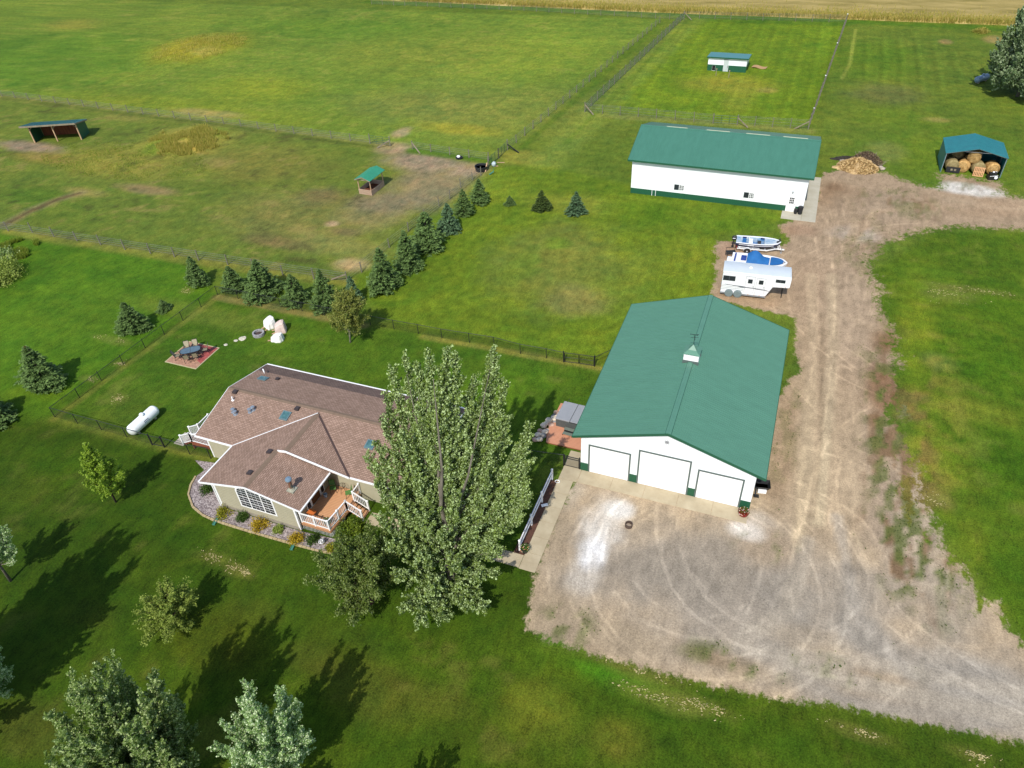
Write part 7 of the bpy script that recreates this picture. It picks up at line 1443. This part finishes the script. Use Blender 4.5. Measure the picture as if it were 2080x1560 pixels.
tips = [(824, 722, 15), (845, 742, 15.2), (868, 722, 16), (905, 712, 16.2), (926, 722, 15.6), (893, 748, 15.2), (962, 768, 13.3), (948, 800, 12.6), (998, 712, 14.6), (1003, 735, 14.0), (1022, 775, 12.6), (1030, 850, 10.2), (1072, 868, 9.6), (1066, 905, 8.6), (1072, 940, 7.6), (1062, 985, 6.6), (1055, 1045, 5.2), (1070, 1010, 5.6), (1010, 1120, 3.8), (1000, 1165, 3.0),
 (795, 755, 13.6), (782, 800, 12), (775, 850, 11), (745, 930, 8.4), (762, 900, 9.6), (766, 985, 7.4), (770, 1050, 5.8), (790, 1110, 4.4), (850, 830, 12.6), (900, 840, 12.2), (1000, 905, 9.4), (950, 900, 10.2), (905, 935, 9.6), (815, 880, 11.4), (840, 950, 9.4), (800, 1000, 7.6), (850, 1040, 7), (925, 1000, 8), (985, 985, 7.6), (1020, 1010, 6.4), (900, 1080, 6), (965, 1070, 5.8), (1020, 1075, 4.8), (850, 1130, 4.6), (925, 1150, 4.4), (805, 1170, 3.4), (970, 1170, 3.2), (870, 1205, 3.0), (850, 1262, 2.2), (895, 1255, 2.0), (945, 1230, 2.2), (820, 1235, 2.2), (980, 1235, 1.9)]
r_ = np.random.default_rng(4); limbs = []
for (px, py, z) in tips:
    g = rel(tgt(px, py, z))[0]; b = z * r_.uniform(.22, .42) if z > 5 else z * .55; tr = min(trunks, key=lambda t_: math.hypot(t_[-1][0] - g[0], t_[-1][1] - g[1])); zz = [p[2] for p in tr]; st_ = (np.interp(b, zz, [p[0] for p in tr]), np.interp(b, zz, [p[1] for p in tr]), b)
    md = (st_[0] + (g[0] - st_[0]) * .68 - .2, st_[1] + (g[1] - st_[1]) * .68, b + (z - b) * .34); limbs.append(([st_, md, g], .05 + .006 * z))
npop = plumes(T, limbs, M_pop, M_bark1, .070, 92, 12, wind=(.5, .14, .2), tw=(.55, 1.4), dens=10.5, spread=.085)
print("poplar leaves", npop)
def simple_tree(name, lab, base, h, R_, lean, leaf_m, bark_m, lsize, nleaf, nb, seed, cone=0, wind=(.15, .1, .1), off=True, elev=(.15, .9), tr=.12, spread=.2, aspect=.7, zmin=.15, cat="tree", curl=.35, sub_=4):
    x, y = base; T = thing(name, lab, cat, (x, y))
    P = [((0, 0, 0), (lean[0] * .3, lean[1] * .3, h * .4), (lean[0] * .6, lean[1] * .6, h * .7), (lean[0], lean[1], h * .93))]
    def env(t, li): return R_ * ((1.05 - t) ** .8 if cone else (.35 + .7 * math.sin(min(1, t + .08) * pi * .95) ** .7) * (1 - .4 * max(0, t - .5)))
    branchy(T, [(P[0], tr)], nb, env, wind, leaf_m, bark_m, lsize, nleaf, seed, elev=elev, trunk_r=tr, spread=spread, aspect=aspect, zmin=zmin, sub=sub_, curl=curl); return T
M_apple = leaf_mat("apple_leaves", srgb(66, 92, 28, .62), srgb(126, 146, 58, .7), srgb(150, 166, 96, .72), rough=.5); M_birch = leaf_mat("yellowing_birch_leaves", srgb(104, 122, 48, .68), srgb(172, 174, 88, .78), rough=.55)
M_lime = leaf_mat("bright_green_leaves", srgb(116, 150, 42, .78), srgb(176, 200, 74, .88), rough=.5, trans=.35); M_silver = leaf_mat("silver_poplar_leaves", srgb(98, 134, 70, .78), srgb(158, 188, 116, .84), srgb(214, 228, 184, .9), rough=.5, spec=.3); M_grey = leaf_mat("grey_green_leaves", srgb(82, 112, 46, .72), srgb(138, 162, 82, .78), srgb(184, 200, 136, .82), rough=.5); M_olive = leaf_mat("olive_leaves", srgb(116, 138, 52, .78), srgb(166, 180, 86, .86), rough=.6)
x, y = G(737, 1215); simple_tree("crabapple_tree", "low spreading crabapple tree left of the poplar's foot", (x, y), 4.6, 3.1, (.2, .4), M_apple, M_bark3, .068, 115, 85, 21, elev=(-.1, .8), tr=.16, spread=.15, zmin=.2, sub_=6)
mb = MB(); mb.lathe([(.9, .02), (.5, .08), (.01, .1)], 18, (x, y, 0)); tag(mb.build("mulch_ring", mat("red_mulch", srgb(134, 92, 72, .6))), "ring of red mulch at the crabapple's foot", "mulch")
simple_tree("birch_tree", "yellowing birch with a pale leaning trunk in the back of the yard", G(712, 696), 5.6, 2.1, (.4, .7), M_birch, M_bark2, .07, 90, 80, 22, tr=.1, spread=.17, zmin=.25, sub_=5)
simple_tree("young_tree", "bright yellow-green conical young tree in front of the chain-link fence", G(236, 1020), 6.6, 2.1, (0, .2), M_lime, M_bark3, .066, 100, 90, 23, cone=1, tr=.08, wind=(.08, .05, .16), spread=.12, sub_=5)
simple_tree("small_tree", "small olive-green spreading tree alone on the front lawn", G(357, 1272), 3.3, 1.95, (.2, .3), M_olive, M_bark3, .055, 100, 60, 24, tr=.09, spread=.14, wind=(.2, .05, .05), elev=(-.1, .8), sub_=5)
def feather(lab, base, h, R_, n, m, seed, lean=(.3, .3), name="silver_tree", per=95, ls=.052, dens=9, tw=(.45, 1.0), root=.12, low=.18, wind=(.2, .1, .2)):
    x, y = base; T = thing(name, lab, "tree", (x, y)); mb = MB(); mb.tube([(0, 0, 0), (lean[0] * .3, lean[1] * .3, h * .4), (lean[0] * .8, lean[1] * .8, h * .85)], [.03 + .016 * h, .02 + .009 * h, .02], 8); mb.build("trunk", M_bark1, T, smooth=True)
    plumes(T, fan(h, R_, n, seed, lean, low, root), m, M_bark1, ls, per, seed + 1, wind=wind, tw=tw, dens=dens, spread=.06)
feather("large grey-green silver tree at the bottom left, left of the brighter one", G(324, 1618), 11.4, 3.1, 66, M_grey, 25, lean=(.4, .5), tw=(.5, 1.2), ls=.06)
feather("bright silver-leaved tree at the bottom edge with ragged upright shoots", G(576, 1588), 8.4, 2.2, 44, M_silver, 26, lean=(.2, .4))
feather("young silver tree with a bare thin trunk at the left edge of the photo", G(22, 1180), 5.0, 1.7, 20, M_silver, 27, lean=(-.1, .3), root=.42, low=.5)
feather("big grey-green poplar at the left border whose shadow crosses the lawn", G(-95, 1470), 15.5, 3.4, 60, M_grey, 28, name="shade_tree", per=34, ls=.11, tw=(.7, 1.6))
feather("silver-tipped tree cut by the left edge below the young one", G(-12, 1420), 4.8, 1.6, 18, M_silver, 32)
feather("tree just below the frame whose shadow tip touches the bottom lawn", G(840, 1700), 4.6, 1.8, 18, M_grey, 33, name="shade_tree")
feather("big grey-green willow at the far right edge beside the blue-grey tank", G(2066, 196), 13.0, 5.6, 90, leaf_mat("willow_leaves", srgb(76, 104, 60, .64), srgb(132, 156, 104, .74), srgb(168, 186, 144, .8), rough=.6), 29, lean=(.3, .6), name="willow_tree", per=26, ls=.17, tw=(.8, 1.9), root=.08, low=.1)
x, y = G(1992, 66); 
def shrub(name, lab, x, y, r, h, m, seed, n=900, ls=.05, group=None, z=0.0, cat="shrub"):
    T = thing(name, lab, cat, (x, y), 0, group, z=z); r_ = np.random.default_rng(seed); K = 16; parts = []
    cs = r_.normal(size=(K, 3)); cs = unit(cs) * r_.uniform(.35, .75, (K, 1)); cs[:, 2] = abs(cs[:, 2])
    for c in cs:
        k = n // K; p = c + r_.normal(size=(k, 3)) * .22; p[:, 2] = abs(p[:, 2]) + .03; C_ = p * np.array([r, r, h]); parts.append(leaf_quads(C_, ls * r_.uniform(.7, 1.3, k), unit(p + 1e-3) + np.array([0, 0, .4]), .55, .3, tone=np.clip(r_.normal(size=k) * .2 + .5 + .2 * r_.normal(), 0, 1), r_=r_))
    v, q, t = join(parts); npmesh("foliage", v, q, m, T, {"tone": ('FLOAT', t)}); mb = MB(); rr = random.Random(seed)
    for i in range(7): a = rr.random() * 6.28; mb.tube([(0, 0, 0), (r * .5 * cos(a), r * .5 * sin(a), h * .6)], [.02, .008], 4)
    mb.build("stems", M_bark3, T); return T
M_ylw = leaf_mat("golden_shrub_leaves", srgb(168, 140, 24, .7), srgb(214, 186, 48, .8), rough=.6); M_dkg = leaf_mat("dark_green_shrub_leaves", srgb(56, 88, 30, .6), srgb(98, 128, 48, .66), rough=.6); M_yg = leaf_mat("yellow_green_leaves", srgb(120, 134, 30, .66), srgb(186, 176, 50, .74), rough=.6); M_jun = leaf_mat("juniper_leaves", srgb(74, 108, 26, .62), srgb(142, 160, 44, .7), rough=.6)
for lab, px, py, w_, m, hh in [("round dark green shrub at the left end of the pebble bed", 421, 1000, 34, M_dkg, .75), ("orange-tinged green shrub at the left corner of the arched-window wall", 453, 1047, 34, M_yg, .7), ("small green shrub left of the golden shrub", 491, 1056, 28, M_dkg, .6), ("largest golden-yellow shrub, under the arched window", 526, 1072, 38, M_ylw, .75), ("small olive shrub between two golden shrubs", 565, 1080, 24, M_olive, .5), ("golden-yellow shrub at the right wing corner", 601, 1098, 34, M_ylw, .7), ("dense green shrub in front of the deck skirting", 636, 1100, 30, M_dkg, .65), ("small yellow-green shrub beside the spotted ornament", 673, 1118, 26, M_yg, .55)]:
    x, y = G(px, py); r = w_ / 2 * mpp(x, y) * 1.1; shrub("shrub", lab, x, y + .1, r, hh, m, int(px), 1100, .055, "shrubs in the pebble bed")
x, y = G(714, 1082); shrub("shrub", "tall bright yellow-green juniper below the deck stairs", x, y, 1.0, 1.15, M_jun, 5, 3200, .07, "shrubs in the pebble bed")
x, y = G(700, 1122); shrub("shrub", "green bush filling the corner below the juniper", x, y, .8, .8, M_apple, 6, 1800, .07, "shrubs in the pebble bed")
for T, r, h, cc, z0, nm_ in POTS:
    r_ = np.random.default_rng(9); k = 260; p = unit(r_.normal(size=(k, 3))) * r_.random((k, 1)) ** .4; p[:, 2] = abs(p[:, 2]); C_ = p * np.array([r, r, h]) + np.array([0, 0, .38]); v, q, t = leaf_quads(C_, .06, p + np.array([0, 0, .8]), .35, .2, r_=r_)
    npmesh(nm_, v, q, leaf_mat("pot_leaves", cc[0], cc[1]), T, {"tone": ('FLOAT', t)})
    k = 26; p = unit(r_.normal(size=(k, 3))); p[:, 2] = abs(p[:, 2]); C_ = p * np.array([r, r, h]) * .95 + np.array([0, 0, .38]); v, q, t = leaf_quads(C_, .045, None, .9, .8, r_=r_)
    npmesh("flowers", v, q, leaf_mat("pot_flowers", srgb(230, 130, 40, .8) if "orange" in T["label"] else srgb(226, 200, 200, .8), srgb(236, 220, 200, .8)), T, {"tone": ('FLOAT', t)})
# tall grass bank at the left edge and seed-head grass in the pastures (uncountable)
def tuft_field(name, lab, px, py, rx, ry, n, hgt_, m, seed, w_=.03, fall=.5):
    r_ = np.random.default_rng(seed); cx, cy = G(px, py); a = abs(G(px + rx, py)[0] - G(px - rx, py)[0]) / 2; b = abs(G(px, py + ry)[1] - G(px, py - ry)[1]) / 2
    u = r_.random(n * 2) ** .5; th = r_.random(n * 2) * 2 * pi; x = cx + a * u * np.cos(th); y = cy + b * u * np.sin(th); keep = fbm(x / 2.2 + seed, y / 2.2, 3) > -.12 + .3 * (u - .6); x, y = x[keep][:n], y[keep][:n]; k = len(x)
    gi = np.clip(np.searchsorted(gx, x) - 1, 0, nx - 1); gj = np.clip(np.searchsorted(gy, y) - 1, 0, ny - 1); z = Hh[gj, gi]
    h = hgt_ * r_.uniform(.5, 1.2, k); d = r_.normal(size=(k, 2)) * .25 * h[:, None] + np.array([.12, .05]) * h[:, None]; ang = r_.random(k) * pi; wx = np.cos(ang) * w_; wy = np.sin(ang) * w_
    v = np.stack([np.stack([x - wx, y - wy, z], 1), np.stack([x + wx, y + wy, z], 1), np.stack([x + wx * .4 + d[:, 0], y + wy * .4 + d[:, 1], z + h], 1), np.stack([x - wx * .4 + d[:, 0], y - wy * .4 + d[:, 1], z + h], 1)], 1).reshape(-1, 3)
    o = npmesh(name, v, np.arange(4 * k).reshape(k, 4), m, None, {"tone": ('FLOAT', np.repeat(r_.random(k), 4))}); tag(o, lab, "grass", kind="stuff"); return o
M_tan = leaf_mat("dry_grass", srgb(206, 184, 108, .85), srgb(160, 162, 74, .8), rough=.9, spec=.1, trans=.5); M_gr = leaf_mat("green_grass", srgb(112, 140, 48, .8), srgb(170, 172, 84, .85), rough=.9, spec=.1, trans=.5)
tuft_field("tall_grass", "tan seeding grass on the mound in the rough paddock", 385, 288, 82, 36, 6500, .5, M_tan, 3, .035)
tuft_field("tall_grass", "rough tufty grass around the loafing shed", 250, 325, 200, 40, 2600, .22, M_gr, 4, .035)
tuft_field("tall_grass", "unmown yellow-green patch in the far field", 405, 97, 84, 33, 2600, .35, M_tan, 5, .05)
litv = []; r_ = np.random.default_rng(77)
for (px, py, rx, ry, s) in LIT:
    cx, cy = G(px, py); a = abs(G(px + rx, py)[0] - G(px - rx, py)[0]) / 2; b = abs(G(px, py + ry)[1] - G(px, py - ry)[1]) / 2 + .1; k = int(90 + 80 * a * b); x = cx + a * r_.normal(size=k) * .55; y = cy + b * r_.normal(size=k) * .55
    keep = fbm(x / .7 + 3, y / .5, 3) > .02; litv.append(np.stack([x[keep], y[keep], np.full(keep.sum(), .04)], 1))
C_ = np.concatenate(litv); v, q, t = leaf_quads(C_, r_.uniform(.035, .085, len(C_)), np.array([[1., .3, 0]]), .4, 2.5, r_=r_)
tag(npmesh("straw_litter", v, q, leaf_mat("straw_litter", srgb(190, 174, 118, .8), srgb(218, 202, 152, .85), rough=.9), None, {"tone": ('FLOAT', t)}), "scattered dry mown clippings lying on the lawns", "grass clippings", kind="stuff")
T = tuft_field("tall_grass", "rank grass bank at the left edge by the paddock fence", 10, 520, 50, 46, 9000, .5, M_gr, 6, .035)
x, y = G(-8, 570); shrub("shrub", "large rounded grey-green bush cut by the left edge below the paddock fence", x, y, 3.2, 2.1, M_olive, 41, 9000, .12, cat="bush"); x, y = G(-14, 535); shrub("shrub", "upper part of the brushy clump at the left edge", x, y, 2.6, 1.7, M_grey, 42, 6000, .12, cat="bush")
x, y = G(1993, 66); shrub("shrub", "yellowish grass clump at the edge of the crop near the willow", x, y, 1.6, .9, M_tan, 43, 1500, .12, cat="bush")
# crop edge stalks
r_ = np.random.default_rng(8); k = 26000; x = r_.uniform(-112, 70, k); y = 180.2 + .5 * np.sin(x / 23) + r_.gamma(1.2, 1.6, k); h = r_.uniform(.5, 1.25, k); a = r_.random(k) * pi; wx, wy = np.cos(a) * .05, np.sin(a) * .05; dx_, dy_ = r_.normal(size=k) * .15, r_.normal(size=k) * .15; z = np.zeros(k)
v = np.stack([np.stack([x - wx, y - wy, z], 1), np.stack([x + wx, y + wy, z], 1), np.stack([x + wx + dx_, y + wy + dy_, h], 1), np.stack([x - wx + dx_, y - wy + dy_, h], 1)], 1).reshape(-1, 3)
tag(npmesh("crop_stalks", v, np.arange(4 * k).reshape(k, 4), M_tan, None, {"tone": ('FLOAT', np.repeat(r_.random(k) ** 2, 4))}), "standing ripe stalks along the near edge of the tan crop", "crop", kind="stuff")
# weeds on the drive
r_ = np.random.default_rng(12); k = 60000; x = r_.uniform(-12, 16, k); y = r_.uniform(24, 105, k); gi = np.clip(np.searchsorted(gx, x) - 1, 0, nx - 1); gj = np.clip(np.searchsorted(gy, y) - 1, 0, ny - 1)
p = np.clip(wm[gj, gi], 0, 1) * weed[gj, gi]; keep = (r_.random(k) < p * .9) & (sd[gj, gi] > 0); x, y = x[keep], y[keep]; k = len(x); C_ = np.stack([x, y, np.full(k, .05)], 1); v, q, t = leaf_quads(C_, r_.uniform(.04, .10, k), None, .5, 1.2, r_=r_)
tag(npmesh("drive_weeds", v, q, leaf_mat("weed_leaves", srgb(84, 104, 44, .62), srgb(132, 136, 76, .66)), None, {"tone": ('FLOAT', t)}), "low green weeds scattered through the gravel drive", "weeds", kind="stuff")

hp = [o for o in col.objects if o.name.startswith("straw_heap")][0]; r_ = np.random.default_rng(31); k = 2600; a = r_.random(k) * 6.28; u = r_.random(k) ** .5; C_ = np.stack([-.1 + 2.6 * u * np.cos(a), -.45 + 2.0 * u * np.sin(a), 1.25 * (1 - u ** 1.6) + r_.random(k) * .12], 1); v, q, t = leaf_quads(C_, r_.uniform(.08, .22, k), None, .5, .6, r_=r_)
npmesh("loose_straw", v, q, leaf_mat("loose_straw", srgb(176, 140, 92, .75), srgb(232, 204, 150, .85), rough=.9), hp, {"tone": ('FLOAT', t)})
k = 1500; a = r_.random(k) * 6.28; u = r_.random(k) ** .5; C_ = np.stack([.8 + 2.1 * u * np.cos(a), 1.1 + 1.5 * u * np.sin(a), 1.35 * (1 - u ** 1.6) + r_.random(k) * .5], 1); v, q, t = leaf_quads(C_, r_.uniform(.08, .22, k), None, .3, .2, r_=r_)
npmesh("loose_brush", v, q, leaf_mat("loose_brush", srgb(92, 76, 62, .6), srgb(168, 144, 116, .7), rough=.9), hp, {"tone": ('FLOAT', t)})
